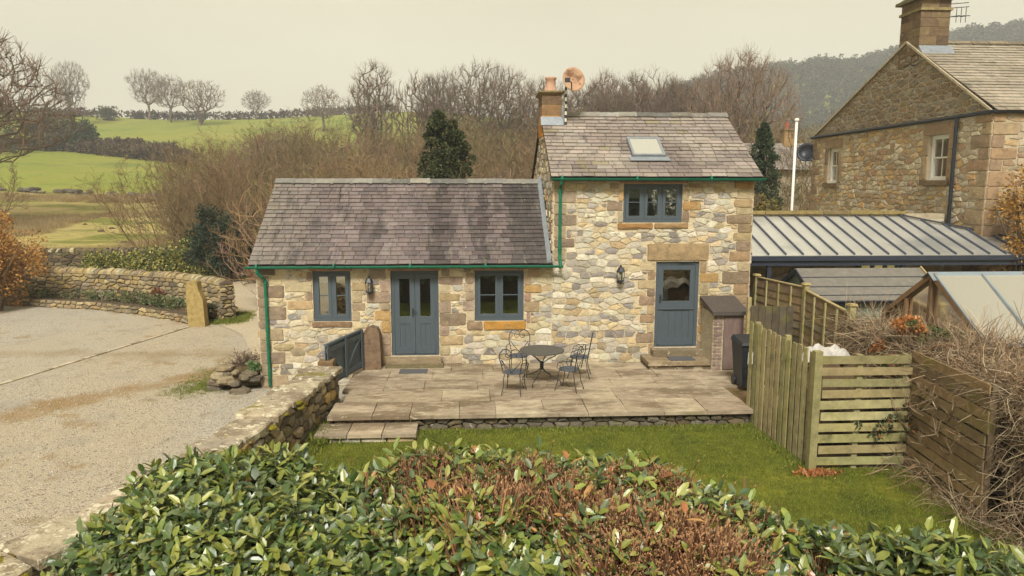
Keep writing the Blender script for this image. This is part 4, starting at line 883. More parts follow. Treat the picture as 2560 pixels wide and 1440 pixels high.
# ------------------------------------------------------------------ fences at the right
GREEN_BD = [C(172, 164, 112), C(158, 150, 106), C(182, 172, 124), C(150, 142, 100), C(166, 152, 110)]
BROWN_BD = [C(146, 122, 90), C(132, 112, 86), C(156, 132, 98), C(124, 106, 82)]
def build_fences():
    rng = random.Random(8)
    def vboards(root, a, b_, z0, ztop, wd, gap, pal, th=.02, off=0, mt='boards'):
        a, b_ = Vector(a), Vector(b_); L = (b_-a).length; d = (b_-a).normalized(); n = Vector((d.y, -d.x, 0)); x = 0
        while x < L-wd*.5:
            p = a+d*x+n*(off+rng.uniform(-.004, .004)); q = p+d*(wd-rng.uniform(0, .008)); t = x/L; zt = lerp(ztop[0], ztop[1], t)+rng.uniform(-.02, .02); zb = lerp(z0[0], z0[1], t); ln = d*rng.uniform(-.012, .012)
            m = MB(); m.hexa([(*(p+n*0).xy, zb), (*q.xy, zb), (*(q+n*th).xy, zb), (*(p+n*th).xy, zb), (*(p+ln).xy, zt), (*(q+ln).xy, zt+rng.uniform(-.01, .01)), (*(q+ln+n*th).xy, zt), (*(p+ln+n*th).xy, zt)], pick(pal, rng, .14)); obj('board', m, M[mt], root); x += wd+gap
    def post(root, x, y, z0, z1, s=.09, cap=False, pal=GREEN_BD):
        m = MB(); m.box(x-s/2, x+s/2, y-s/2, y+s/2, z0, z1, pick(pal, rng)); 
        if cap: m.hexa([(x-s*.75, y-s*.75, z1), (x+s*.75, y-s*.75, z1), (x+s*.75, y+s*.75, z1), (x-s*.75, y+s*.75, z1), (x-s*.6, y-s*.6, z1+.04), (x+s*.6, y-s*.6, z1+.04), (x+s*.6, y+s*.6, z1+.04), (x-s*.6, y+s*.6, z1+.04)], C(170, 152, 104))
        obj('post', m, M['boards'], root)
    def hboards(root, a, b_, zs, ht, pal, off, slope=0):
        a, b_ = Vector((*a, 0)), Vector((*b_, 0)); d = (b_-a).normalized(); n = Vector((d.y, -d.x, 0))
        for z in zs:
            e0, e1 = rng.uniform(-.03, .03), rng.uniform(-.03, .03); p, q = a+d*e0+n*off, b_+d*e1+n*off; dz = rng.uniform(-.012, .012); zz = z+slope; h = ht*rng.uniform(.92, 1.05)
            m = MB(); m.hexa([(*p.xy, z), (*q.xy, zz+dz), (*(q+n*.02).xy, zz+dz), (*(p+n*.02).xy, z), (*p.xy, z+h), (*q.xy, zz+dz+h), (*(q+n*.02).xy, zz+dz+h), (*(p+n*.02).xy, z+h)], pick(pal, rng, .15)); obj('board', m, M['boards'], root)
    fa = thing('vertical_slat_fence', 'greenish fence of upright slats running from the patio across the lawn', 'fence', (5.3, 11.8, -.3))
    vboards(fa, (5.24, 13.02, 0), (5.37, 10.72, 0), (-.28, -.30), (1.64, 1.58), .125, .055, GREEN_BD, off=.0)
    for y, x in ((12.98, 5.36), (11.8, 5.41)): post(fa, x, y, -.4, 1.62)
    post(fa, 5.36, 10.63, -.42, 1.62, .12)
    for z in (.05, 1.25): m = MB(); m.beam((5.30, 12.98, z), (5.42, 10.7, z), .035, .08, pick(GREEN_BD, rng)); obj('rail', m, M['boards'], fa)
    fb = thing('horizontal_board_fence', 'mossy fence of spaced horizontal boards facing the lawn', 'fence', (6.15, 10.6, -.3))
    hboards(fb, (5.42, 10.60), (6.86, 10.60), [-.22+.182*i for i in range(10)], .128, GREEN_BD, .0)
    for x in (6.05, 6.80): post(fb, x, 10.66, -.4, 1.55)
    fc = thing('side_board_fence', 'brown fence of horizontal boards under the bramble hedge', 'fence', (6.8, 9.5, -.3))
    hboards(fc, (6.90, 10.62), (6.70, 8.65), [-.22+.168*i for i in range(11)], .142, BROWN_BD, .0)
    for y, x in ((10.56, 6.96), (9.6, 6.88), (8.72, 6.78)): post(fc, x, y, -.4, 1.58, pal=BROWN_BD)
    fd = thing('compost_bay_fence', 'dark horizontal boards along the back of the compost bay', 'fence', (7.05, 12, -.3))
    hboards(fd, (7.20, 13.1), (6.98, 10.75), [-.2+.172*i for i in range(10)], .150, [C(96, 78, 58), C(84, 70, 54), C(108, 88, 66)], .0)
    for y, x in ((13.0, 7.26), (11.9, 7.16), (10.85, 7.06)): post(fd, x, y, -.4, 1.5, pal=BROWN_BD)
    fe = thing('dark_board_screen', 'dark upright board screen behind the wheelie bin', 'fence', (6.5, 15, -.1))
    vboards(fe, (6.04, 15.05, 0), (7.02, 15.05, 0), (-.1, -.1), (1.56, 1.54), .15, .01, [C(92, 82, 66), C(78, 72, 60), C(104, 94, 76)])
    m = MB(); m.beam((6.02, 15.09, 1.50), (7.02, 15.09, 1.50), .04, .07, C(120, 110, 88)); obj('rail', m, M['boards'], fe); post(fe, 6.02, 15.12, -.1, 1.75, .08)
    fp = thing('lap_panel_fence', 'lapped panel fence with capped posts beside the shed', 'fence', (7.1, 15, -.3))
    P = [(6.93, 17.0, 1.98), (7.22, 15.02, 2.03), (7.27, 13.2, 1.88)]
    for x, y, z in P: post(fp, x, y, -.35, z, .11, True, GREEN_BD)
    for i, ((x0, y0, z0), (x1, y1, z1)) in enumerate(zip(P, P[1:])):
        a, b_ = Vector((x0, y0, 0)), Vector((x1, y1, 0)); d = (b_-a).normalized(); n = Vector((d.y, -d.x, 0)); nb = 12; zt0, zt1 = (1.90, 1.92) if i == 0 else (1.86, 1.68)
        for k in range(nb):
            t0, t1 = k/nb, (k+1)/nb; za, zb_ = lerp(-.2, zt0, t0), lerp(-.2, zt1, t0); zc, zd = lerp(-.2, zt0, t1)+.03, lerp(-.2, zt1, t1)+.03; p, q = a+d*.06, b_-d*.06
            if k == nb-1 and i: pass
            m = MB(); m.hexa([(*p.xy, za), (*q.xy, zb_), (*(q+n*.03).xy, zb_), (*(p+n*.03).xy, za), (*(p).xy, zc), (*(q).xy, zd), (*(q+n*.008).xy, zd), (*(p+n*.008).xy, zc)], pick(BROWN_BD+[C(140, 126, 98)], rng)); obj('lap_board', m, M['boards'], fp)
        for t in (.25, .5, .75):
            p = a.lerp(b_, t)+n*.035; m = MB(); m.beam((p.x, p.y, -.2), (p.x, p.y, lerp(zt0, zt1, t)+.01), .03, .05, pick(GREEN_BD, rng)); obj('batten', m, M['boards'], fp)
        m = MB(); p, q = a+d*.05, b_-d*.05; m.beam((p.x, p.y, zt0+.05), (q.x, q.y, zt1+.05), .07, .025, C(176, 158, 116)); obj('capping', m, M['boards'], fp)
build_fences()

# ------------------------------------------------------------------ walls of the garden and yard
def build_garden_wall():
    rng = random.Random(31); gw = thing('garden_wall', 'mossy stone garden wall with flat coping stones between yard and lawn', 'wall', (-3.3, 11, -.5))
    pts = [(-2.94, 14.12), (-3.14, 12.6), (-3.40, 10.8), (-3.66, 9.2), (-4.05, 7.6), (-4.55, 6.6), (-5.1, 5.8)]
    fR, L = path_fn([p for p in pts], 1); H = .26
    core = MB()
    for i in range(60):
        u0, u1 = L*i/60, L*(i+1)/60; core.hexa([fR(u0, -.6, -H), fR(u0, -.6, H), fR(u1, -.6, H), fR(u1, -.6, -H), fR(u0, .5, -H), fR(u0, .5, H), fR(u1, .5, H), fR(u1, .5, -H)])
    obj('wall_core', core, M['gap'], gw)
    pal = [C(150, 136, 108), C(128, 114, 94), C(170, 152, 120), C(176, 148, 92), C(112, 100, 84), C(158, 146, 124)]
    # travel goes towards the camera, so the lawn side is the left of travel
    st = []
    for sgn, z0 in ((-1, -.42), (1, -.55)):
        st += [stone(p, lambda u, v, d, s=sgn: fR(u, v, s*(H+d)), rng.uniform(.03, .08), pick(pal, rng, .16), rng) for p in rubble(0, L, z0, .50, .27, .15, rng, gap=.008, jv=.42)]
    fe = lambda u, v, d: (-2.94+u+.02, 14.13+d, v)
    st += [stone(p, fe, .04, pick(pal, rng, .16), rng) for p in rubble(-H, H, -.1, .5, .26, .16, rng, gap=.008)]
    pieces(gw, st, 'stone', M['dry'], 'stones', 250)
    u = -.06; k = 0; lens = [.52, .50, .62, .85, .72, .95, .66, 1.05, .8, .9, .7, .9]
    cp = [C(182, 168, 140), C(174, 160, 134), C(166, 154, 132), C(158, 146, 124), C(166, 154, 134)]
    while u < L-.3:
        e = min(L, u+lens[k % len(lens)]); w0, w1 = .355*rng.uniform(.84, 1.14), .355*rng.uniform(.84, 1.14); z = .50+rng.uniform(-.015, .02)-(0.03 if k % 3 == 2 else 0); th = rng.uniform(.09, .125); c = pick(cp, rng, .08)
        g = .008; n = 4; top = []; bot = []
        r_ = lambda s: s*rng.uniform(.90, 1.10); ea, eb = rng.uniform(-.03, .03), rng.uniform(-.03, .03)
        out_ = [fR(u+g+.03, 0, -w0*.93), fR(lerp(u, e, .3), 0, r_(-w0)), fR(lerp(u, e, .6), 0, r_(-w0)), fR(e-g-.02, 0, -w1*.94), fR(e-g+min(0, ea), 0, r_(-w1*.3)), fR(e-g, 0, w1*.5), fR(e-g-.03, 0, w1*.95), fR(lerp(u, e, .65), 0, r_(w1)), fR(lerp(u, e, .3), 0, r_(w0)), fR(u+g+.02, 0, w0*.95), fR(u+g+max(0, eb), 0, r_(w0*.3)), fR(u+g, 0, -w0*.5)]; nq = len(out_)
        tl = [rng.uniform(-.018, .018) for _ in out_]; cx = sum(p[0] for p in out_)/nq; cy = sum(p[1] for p in out_)/nq
        m = MB(); v = [(p[0], p[1], z) for p in out_]+[(p[0], p[1], z+th*.8+t) for p, t in zip(out_, tl)]+[(cx+(p[0]-cx)*.93, cy+(p[1]-cy)*.93, z+th+t) for p, t in zip(out_, tl)]
        v.append((cx, cy, z+th+rng.uniform(-.01, .015))); m.add(v, [tuple(reversed(range(nq)))]+[(i, (i+1) % nq, nq+(i+1) % nq, nq+i) for i in range(nq)]+[(nq+i, nq+(i+1) % nq, 2*nq+(i+1) % nq, 2*nq+i) for i in range(nq)]+[(2*nq+i, 2*nq+(i+1) % nq, 3*nq) for i in range(nq)], c); obj('coping_stone', m, M['coping'], gw); u = e; k += 1
    # moss cushions
    for i in range(34):
        uu = rng.uniform(1.6, L-.3); p = Vector(fR(uu, rng.uniform(.44, .56), -rng.uniform(.31, .35))) if i < 18 else Vector((-4.66+rng.gauss(0, .13), 6.72+rng.gauss(0, .10), .575)); m = MB(); blob(m, p, rng.uniform(.05, .11), .42, rng, 11, 6); obj('moss_cushion', m, M['moss'], gw, True)
def blob(m, p, r, fl, rng, n=8, k=5, col=(1, 1, 1)):
    o = len(m.v)
    for i in range(k+1):
        th = math.pi*i/k
        for j in range(n):
            a = 2*math.pi*j/n; rr = r*rng.uniform(.8, 1.15); m.v.append((p[0]+rr*math.sin(th)*math.cos(a), p[1]+rr*math.sin(th)*math.sin(a), p[2]+rr*fl*math.cos(th))); m.c.append(col)
    for i in range(k):
        for j in range(n): m.f.append((o+i*n+j, o+(i+1)*n+j, o+(i+1)*n+(j+1) % n, o+i*n+(j+1) % n))
M['coping'] = mat('coping_stone', None, .92, .22, 7, .6, 30, [(C(122, 104, 84), 2.6, .50, .10, .65), (C(222, 212, 184), 7, .55, .05, .80), (C(82, 70, 56), 9, .60, .05, .6), (C(126, 118, 44), 2.0, .60, .05, .8)], dist=.03)
build_garden_wall()

def dry_wall(name, label, pts, z0, top, thick, sx, sz, rng, cope=True, parts=240, pal=None, sides=(1, -1), endcap=True, cope_h=.18):
    W = thing(name, label, 'wall', (pts[len(pts)//2][0], pts[len(pts)//2][1], z0)); fn, L = path_fn(pts, 1); H = thick/2
    n = max(8, int(L/.5)); core = MB()
    for i in range(n):
        a, b_ = L*i/n, L*(i+1)/n; core.hexa([fn(a, z0-.1, -H), fn(a, z0-.1, H), fn(b_, z0-.1, H), fn(b_, z0-.1, -H), fn(a, top, -H*.75), fn(a, top, H*.75), fn(b_, top, H*.75), fn(b_, top, -H*.75)])
    obj('wall_core', core, M['gap'], W); pal = pal or [C(160, 142, 106), C(144, 128, 98), C(176, 158, 120), C(126, 112, 90), C(170, 148, 100), C(150, 136, 112)]; st = []
    for s in sides: st += [stone(p, lambda u, v, d, s=s: fn(u, v, s*(H*(1-.25*(v-z0)/(top-z0))+d)), rng.uniform(.02, .07), pick(pal, rng, .2), rng) for p in rubble(0, L, z0, top, sx, sz, rng, gap=.010, jv=.3)]
    if endcap:
        e0 = Vector(fn(L, 0, 0)); e1 = (e0-Vector(fn(L-.3, 0, 0))).normalized(); sd_ = Vector((e1.y, -e1.x, 0))
        st += [stone(p, lambda u, v, d: tuple(e0+e1*d+sd_*u+Vector((0, 0, v))), rng.uniform(.04, .10), pick(pal, rng, .2), rng) for p in rubble(-H, H, z0, top, sx*.8, sz, rng, gap=.010)]
    pieces(W, st, 'stone', M['dry'], 'stones', parts)
    if cope:
        u = 0; cs = []
        while u < L:
            w_ = rng.uniform(.11, .22); h = cope_h*rng.uniform(.75, 1.2); ln = rng.uniform(-.06, .06); a, b_ = u+.006, min(L, u+w_)-.006
            if b_-a < .03: break
            o = H*.95; m = MB(); pr = [(-o, 0), (-o*.92, h*.6), (-o*.5, h*.95), (0, h*1.08), (o*.5, h*.93), (o*.93, h*.55), (o, 0)]
            m.add([fn(a+(ln if z else 0), top+z, y) for y, z in pr]+[fn(b_+(ln if z else 0), top+z*rng.uniform(.9, 1.05), y) for y, z in pr], [(i, i+1, i+8, i+7) for i in range(6)]+[tuple(reversed(range(7))), tuple(range(7, 14))], pick(pal+[C(172, 160, 128)], rng, .18)); cs.append(m); u += w_
        pieces(W, cs, 'cope_stone', M['dry'], 'cope_stones', 200)
    return W, fn, L
def build_yard_walls():
    rng = random.Random(41)
    dry_wall('drystone_wall', 'curved drystone wall with upright cope stones behind the gravel yard', [(-22, 30.6), (-19, 30.0), (-16.3, 29.2), (-13.2, 28.3), (-11.0, 27.3), (-9.5, 26.2), (-8.45, 25.15)], -.55, .70, .52, .34, .15, rng)
    # rounded end of that wall
    dry_wall('low_bed_wall', 'knee-high drystone edging of the planted bed in front of the curved wall', [(-22, 29.4), (-17.2, 28.5), (-13.8, 27.45), (-11.8, 26.3), (-10.3, 25.2), (-9.35, 24.45)], -.55, -.22, .34, .34, .13, rng, cope=False, parts=120)
    dry_wall('field_wall', 'dark mossy drystone boundary wall beyond the lane', [(-40, 38.5), (-30, 38.0), (-22, 37.6), (-15.5, 37.6), (-9.5, 38.2), (-5, 38.6), (4, 39)], -.6, .72, .5, .42, .19, rng, parts=180, pal=[C(96, 84, 66), C(112, 98, 74), C(84, 74, 60), C(124, 112, 88), C(104, 96, 62)], sides=(1,))
    b_ = MB(); bed = [(-22, 30.4), (-16.3, 29.0), (-13.2, 28.1), (-11, 27.1), (-9.6, 26.0), (-8.9, 25.0), (-9.25, 24.4), (-10.3, 25.2), (-11.8, 26.3), (-13.8, 27.45), (-17.2, 28.5), (-22, 29.4)]
    b_.add([(x, y, -.27) for x, y in bed], [tuple(range(len(bed)))]); o = obj('bed_soil', b_, M['soil']); o["kind"] = "structure"
    # leaning stone gatepost
    gp = MB(); prof = [(-.30, -.7), (-.30, .1), (-.28, .5), (-.27, .92), (-.22, .98), (.06, 1.02), (.10, .97), (.12, .72), (.24, .38), (.25, 0), (.25, -.7)]
    for yy in (-.17, .17): gp.v += [(-9.05+x+z*-.03, 24.05+yy+rng.uniform(-.02, .02), z) for x, z in prof]; gp.c += [C(172, 150, 96)]*len(prof)
    n = len(prof); gp.f += [tuple(range(n)), tuple(reversed(range(n, 2*n)))]+[(i, n+i, n+(i+1) % n, (i+1) % n) for i in range(n)]
    tag(obj('standing_gatepost', gp, M['dry']), 'leaning yellowish standing stone gatepost at the end of the curved wall', 'gatepost')
    kb = MB(); a, c = Vector((-11.6, 15.0, -.515)), Vector((-9.3, 23.9, -.515)); 
    kr = thing('edging_kerb', 'pale straight kerb strip crossing the gravel yard', 'kerb', (-10.3, 19.5, -.52)); L = (c-a).length; k = 0; d = (c-a)/L
    while k < L: e = min(L, k+.9); m = MB(); m.beam(a+d*(k+.004), a+d*(e-.004), .10, .05, pick([C(206, 192, 166), C(194, 180, 156)], rng, .06)); obj('kerb_stone', m, M['slab'], kr); k = e
    # rockery at the cottage corner
    rk = thing('corner_rockery', 'rough stone planter piled against the cottage corner below the green downpipe', 'planter', (-5.4, 16.6, -.52))
    for i in range(46):
        a = rng.uniform(0, 2*math.pi); t = rng.random()**.5; lay = rng.random(); x, y = -5.38+math.cos(a)*.62*(1-.35*lay)*(.8+.2*t), 16.75+math.sin(a)*.75*(1-.35*lay)*(.8+.2*t)
        if x > -4.93: continue
        m = MB(); r = rng.uniform(.10, .20); pts = [Vector((rng.gauss(0, 1), rng.gauss(0, 1), rng.gauss(0, 1))).normalized() for _ in range(16)]
        rock(m, (x, y, -.50+lay*.50), r*1.3, r*.9, r*.55, rng, pick([C(140, 126, 100), C(120, 108, 88), C(160, 146, 118), C(104, 96, 82)], rng)); obj('rock', m, M['dry'], rk)
    m = MB(); blob(m, (-5.32, 16.8, -.3), .55, .55, rng, 12, 6); obj('soil', m, M['soil'], rk)
def rock(m, c, a, b_, h, rng, col):
    o = len(m.v); n = 7; rot = rng.uniform(0, 3.1); ca, sa = math.cos(rot), math.sin(rot)
    for z, s in ((-.9, .62), (-.3, 1), (.45, .93), (.9, .6)):
        for j in range(n):
            t = 2*math.pi*j/n; x, y = a*s*math.cos(t)*rng.uniform(.85, 1.12), b_*s*math.sin(t)*rng.uniform(.85, 1.12); m.v.append((c[0]+x*ca-y*sa, c[1]+x*sa+y*ca, c[2]+h*(z+rng.uniform(-.15, .15)))); m.c.append(col)
    for i in range(3):
        for j in range(n): m.f.append((o+i*n+j, o+i*n+(j+1) % n, o+(i+1)*n+(j+1) % n, o+(i+1)*n+j))
    m.f.append(tuple(o+3*n+j for j in range(n))); m.f.append(tuple(o+n-1-j for j in range(n)))
build_yard_walls()

# ------------------------------------------------------------------ gate, posts, lanterns, dish, boxes
def sack_sheet(m, c, w_, d, rng, n=16):
    o = len(m.v); ph = [rng.uniform(0, 6) for _ in range(4)]
    for i in range(n+1):
        for j in range(n+1):
            u, v = i/n-.5, j/n-.5; e = math.hypot(u, v)*2; z = .14*(1-e*e)+.05*math.sin(u*14+ph[0]+v*5)+.05*math.sin(v*17+ph[1]-u*7)+rng.uniform(-.015, .015)
            m.v.append((c[0]+u*w_*1.5+v*.2, c[1]+v*d*1.3, c[2]+z)); m.c.append((1, 1, 1))
    for i in range(n):
        for j in range(n):
            if (i in (0, n-1) and j in (0, n-1)): continue
            a = o+i*(n+1)+j; m.f.append((a, a+n+1, a+n+2, a+1))
def build_bits():
    rng = random.Random(55)
    m = MB(); pr = [(-.19, 0), (-.20, .5), (-.19, .82), (-.13, .93), (0, .97), (.12, .93), (.18, .82), (.20, .5), (.20, 0)]
    n = len(pr)
    for y in (16.02, 16.36): m.v += [(-2.26+x+rng.uniform(-.01, .01), y+(0.02 if z > .8 else 0), z) for x, z in pr]; m.c += [C(130, 108, 86)]*n
    m.f += [tuple(range(n)), tuple(reversed(range(n, 2*n)))]+[(i, n+i, n+(i+1) % n, (i+1) % n) for i in range(n)]
    tag(obj('stone_gatepost', m, M['postst']), 'brown round-topped stone gatepost against the cottage wall by the gate', 'gatepost')
    m = MB(); m.box(-3.10, -2.80, 14.30, 14.60, -.5, .62, C(130, 106, 76)); tag(obj('short_stone_post', m, M['dry']), 'short brown stone post at the end of the garden wall by the gate', 'post')
    # gate
    gt = thing('garden_gate', 'blue-grey boarded garden gate with diagonal braces beside the stone post', 'gate', (-2.7, 15.2, .05))
    a, b_ = Vector((-2.47, 16.0, 0)), Vector((-2.96, 14.42, 0)); d = (b_-a).normalized(); nn = Vector((-d.y, d.x, 0)); L = (b_-a).length
    if nn.y > 0: nn = -nn
    nb = 11; bw = L/nb
    for i in range(nb):
        p, q = a+d*(bw*i+.003), a+d*(bw*(i+1)-.003); m = MB(); m.hexa([(*p.xy, .06), (*q.xy, .06), (*(q-nn*.018).xy, .06), (*(p-nn*.018).xy, .06), (*p.xy, .90), (*q.xy, .90), (*(q-nn*.018).xy, .90), (*(p-nn*.018).xy, .90)]); obj('board', m, M['blue'], gt)
    def br(p0, z0, p1, z1, h=.10): m = MB(); A = a+d*p0+nn*.016; B = a+d*p1+nn*.016; m.beam((A.x, A.y, z0), (B.x, B.y, z1), .03, h); obj('brace', m, M['blue'], gt)
    br(.02, .82, L-.02, .82); br(.02, .16, L-.02, .16); 
    for p in (.05, L/2, L-.05): m = MB(); A = a+d*p+nn*.040; m.beam((A.x, A.y, .06), (A.x, A.y, .93), .02, .09, upv=(nn.y, -nn.x, 0)); obj('stile', m, M['blue'], gt)
    br(.10, .78, L/2-.05, .20, .07); br(L/2+.05, .20, L-.08, .78, .07)
    m = MB(); m.beam((a.x, a.y, .935), (b_.x, b_.y, .935), .07, .035); obj('capping', m, M['blue'], gt)
    # lanterns
    def lantern(x, z, label):
        t = thing('wall_lantern', label, 'lantern', (x, FY, z)); y = FY-.17
        m = MB(); m.box(x-.045, x+.045, FY-.06, FY-.035, z-.20, z+.10); m.tube([(x, FY-.05, z-.16), (x, FY-.12, z-.22), (x, y, z-.20)], .012, 6); obj('bracket', m, M['black'], t)
        m = MB(); m.lathe([(.0, .23), (.02, .22), (.02, .19), (.05, .17), (.085, .11), (.10, .08), (.10, .065), (.0, .065)], (x, y, z), 6); obj('roof', m, M['black'], t)
        m = MB(); m.lathe([(.075, -.12), (.08, -.13), (.07, -.16), (.03, -.19), (.0, -.21)], (x, y, z), 6); obj('base', m, M['black'], t)
        for k in range(6):
            an = math.pi/6+k*math.pi/3; m = MB(); m.tube([(x+.088*math.cos(an), y+.088*math.sin(an), z+.07), (x+.072*math.cos(an), y+.072*math.sin(an), z-.125)], .008, 5); obj('rib', m, M['black'], t)
        m = MB(); m.lathe([(.08, .062), (.066, -.12)], (x, y, z), 6); obj('pane', m, M['glass'], t)
        m = MB(); m.lathe([(.0, .05), (.028, .03), (.03, -.03), (.015, -.08), (.015, -.12)], (x, y, z), 8); obj('bulb', m, M['white'], t)
    lantern(-2.32, 1.88, 'black wall lantern between the small window and the double doors'); lantern(3.44, 2.10, 'black wall lantern between the ground floor window and the single door')
    # satellite dish on its striped pole
    sdish = thing('satellite_dish', 'large weathered satellite dish on a striped pole beside the cottage chimney', 'satellite dish', (2.40, 18.4, 5.6))
    z = 5.55; k = 0
    while z < 6.92: m = MB(); m.tube([(2.39, 18.42, z), (2.39, 18.42, z+.085)], .028, 8, C(226, 220, 200) if k % 2 == 0 else C(70, 62, 56)); obj('pole_band', m, M['paintcol'], sdish); z += .085; k += 1
    m = MB(); dish(m, Vector((2.56, 18.25, 6.74)), Vector((.25, -.95, .18)).normalized(), .30, .06, 28, .98); obj('reflector', m, M['rust'], sdish, True)
    m = MB(); m.tube([(2.39, 18.40, 6.71), (2.56, 18.32, 6.74)], .03, 6); m.tube([(2.52, 18.30, 6.46), (2.46, 17.95, 6.62), (2.36, 17.92, 6.66)], .016, 6); m.box(2.30, 2.42, 17.88, 17.96, 6.62, 6.72); obj('feed_arm', m, M['iron'], sdish)
    m = MB(); m.tube([(2.32, 18.5, 5.98), (2.30, 18.5, 5.9), (2.40, 18.44, 5.72)], .012, 6); obj('stay', m, M['lead'], sdish)
    # stone cupboard with slate lid
    bx = thing('meter_cupboard', 'low brick cupboard with sloping slate lid right of the single door', 'cupboard', (5.75, 16, 0))
    m = MB(); m.box(5.42, 6.12, 15.62, 16.44, -.02, 1.30, C(140, 118, 100)); obj('body', m, M['mortar2'], bx)
    fn = lambda u, v, d: (u, 15.62-d, v); z = 0; r = 0
    while z < 1.27:
        u = 5.42-(.11 if r % 2 else 0)
        while u < 5.60: a = max(5.42, u); e = min(u+.22, 5.64); q = block(a, e, z, z+.075, fn, .012, pick([C(150, 128, 116), C(136, 116, 106), C(160, 140, 124)], rng), rng, .005); obj('brick', q, M['brick'], bx); u += .22
        z += .078; r += 1
    m = MB(); m.box(5.66, 6.10, 15.585, 15.61, .03, 1.24, C(126, 106, 98)); obj('door', m, M['wood'], bx)
    m = MB(); m.hexa([(5.36, 15.50, 1.28), (6.18, 15.50, 1.28), (6.18, 16.44, 1.50), (5.36, 16.44, 1.50), (5.36, 15.50, 1.36), (6.18, 15.50, 1.36), (6.18, 16.44, 1.58), (5.36, 16.44, 1.58)], C(88, 80, 74)); obj('lid', m, M['felt2'], bx)
    # wheelie bin
    bn = thing('wheelie_bin', 'black wheelie bin with white label behind the slat fence', 'bin', (5.72, 14.25, 0)); x, y = 5.74, 14.28
    m = MB(); m.hexa([(x-.21, y-.24, .06), (x+.21, y-.24, .06), (x+.21, y+.24, .06), (x-.21, y+.24, .06), (x-.27, y-.30, .94), (x+.27, y-.30, .94), (x+.27, y+.30, .94), (x-.27, y+.30, .94)]); obj('body', m, M['black'], bn)
    m = MB(); m.hexa([(x-.29, y-.34, .94), (x+.29, y-.34, .94), (x+.29, y+.32, .94), (x-.29, y+.32, .94), (x-.27, y-.31, 1.0), (x+.27, y-.31, 1.0), (x+.25, y+.30, 1.05), (x-.25, y+.30, 1.05)]); m.tube([(x-.26, y+.36, .98), (x+.26, y+.36, .98)], .02, 6); obj('lid', m, M['black'], bn)
    for s in (-1, 1): m = MB(); m.tube([(x+s*.25, y+.2, .10), (x+s*.20, y+.2, .10)], .10, 12); obj('wheel', m, M['black'], bn)
    m = MB(); m.hexa([(x-.14, y-.296, .55), (x+.02, y-.296, .55), (x+.02, y-.29, .55), (x-.14, y-.29, .55), (x-.14, y-.313, .80), (x+.02, y-.313, .80), (x+.02, y-.30, .80), (x-.14, y-.30, .80)]); obj('sticker', m, M['white'], bn)
    # sacks in the compost bay
    sk = thing('crumpled_sack', 'crumpled white sacking on the heap inside the compost bay', 'sack', (6.4, 12.3, 1.1))
    m = MB(); sack_sheet(m, (6.15, 11.95, 1.20), .62, .45, rng); obj('sheet', m, M['bag'], sk)
    m = MB(); blob(m, (6.25, 11.9, .45), .72, 1.0, rng, 14, 8); tag(obj('compost_heap', m, M['soil']), 'heap of garden waste inside the compost bay', 'heap')
    for (x0, x1, y0, y1, z, nm, lb) in ((-1.62, -1.0, 15.62, 15.98, .004, 'doormat', 'grey doormat on the patio below the double doors'), (4.52, 5.10, 15.78, 16.10, .19, 'doormat', 'dark doormat on the step of the single door')):
        m = MB(); m.box(x0, x1, y0, y1, z, z+.018); tag(obj(nm, m, M['mat']), lb, 'doormat')
    # white flagpole
    m = MB(); m.tube([(10.87, 24, -.6), (10.87, 24, 6.25)], [.05, .042], 10); m.lathe([(0, .11), (.07, .09), (.08, .04), (.06, 0)], (10.87, 24, 6.25), 10); tag(obj('white_flagpole', m, M['white'], None, True), 'slim white flagpole between the cottage and the large house', 'pole')
M['felt2'] = mat('slate_lid', None, .9, .2, 8, .3, 50); M['paintcol'] = mat('painted_band', None, .6, .1, 8, .05, 40)
M['postst'] = mat('gatepost_stone', None, .95, .3, 5, .8, 24, [(C(84, 66, 54), 2.2, .50, .10, .7), (C(150, 106, 78), 3, .56, .1, .5)], dist=.02)
build_bits()

# ------------------------------------------------------------------ garden table and chairs
def spiral(c, r0, r1, a0, a1, n): return [(c[0]+lerp(r0, r1, i/n)*math.cos(lerp(a0, a1, i/n)), c[1]+lerp(r0, r1, i/n)*math.sin(lerp(a0, a1, i/n))) for i in range(n+1)]
def build_table():
    t = thing('garden_table', 'round dark metal garden table on a splayed pedestal', 'table', (1.47, 14.75, 0)); c = (1.47, 14.75)
    m = MB(); m.lathe([(0, .715), (.455, .715), (.468, .722), (.468, .700), (.455, .695), (0, .70)], (*c, 0), 40); obj('table_top', m, M['tabletop'], t)
    m = MB(); m.lathe([(.0, .47), (.035, .47), (.04, .44), (.04, .33), (.03, .30), (0, .30)], (*c, 0), 10); obj('hub', m, M['iron'], t)
    for k in range(4):
        a = math.pi/4+k*math.pi/2+.25; d = (math.cos(a), math.sin(a)); P = lambda r, z: (c[0]+d[0]*r, c[1]+d[1]*r, z)
        m = MB(); m.tube([P(.03, .32), P(.12, .24), P(.26, .16), P(.40, .12), P(.44, .08), P(.45, .005)], .011, 6); obj('leg', m, M['iron'], t)
        m = MB(); m.tube([P(.03, .44), P(.14, .53), P(.30, .62), P(.36, .69)], .011, 6); obj('strut', m, M['iron'], t)
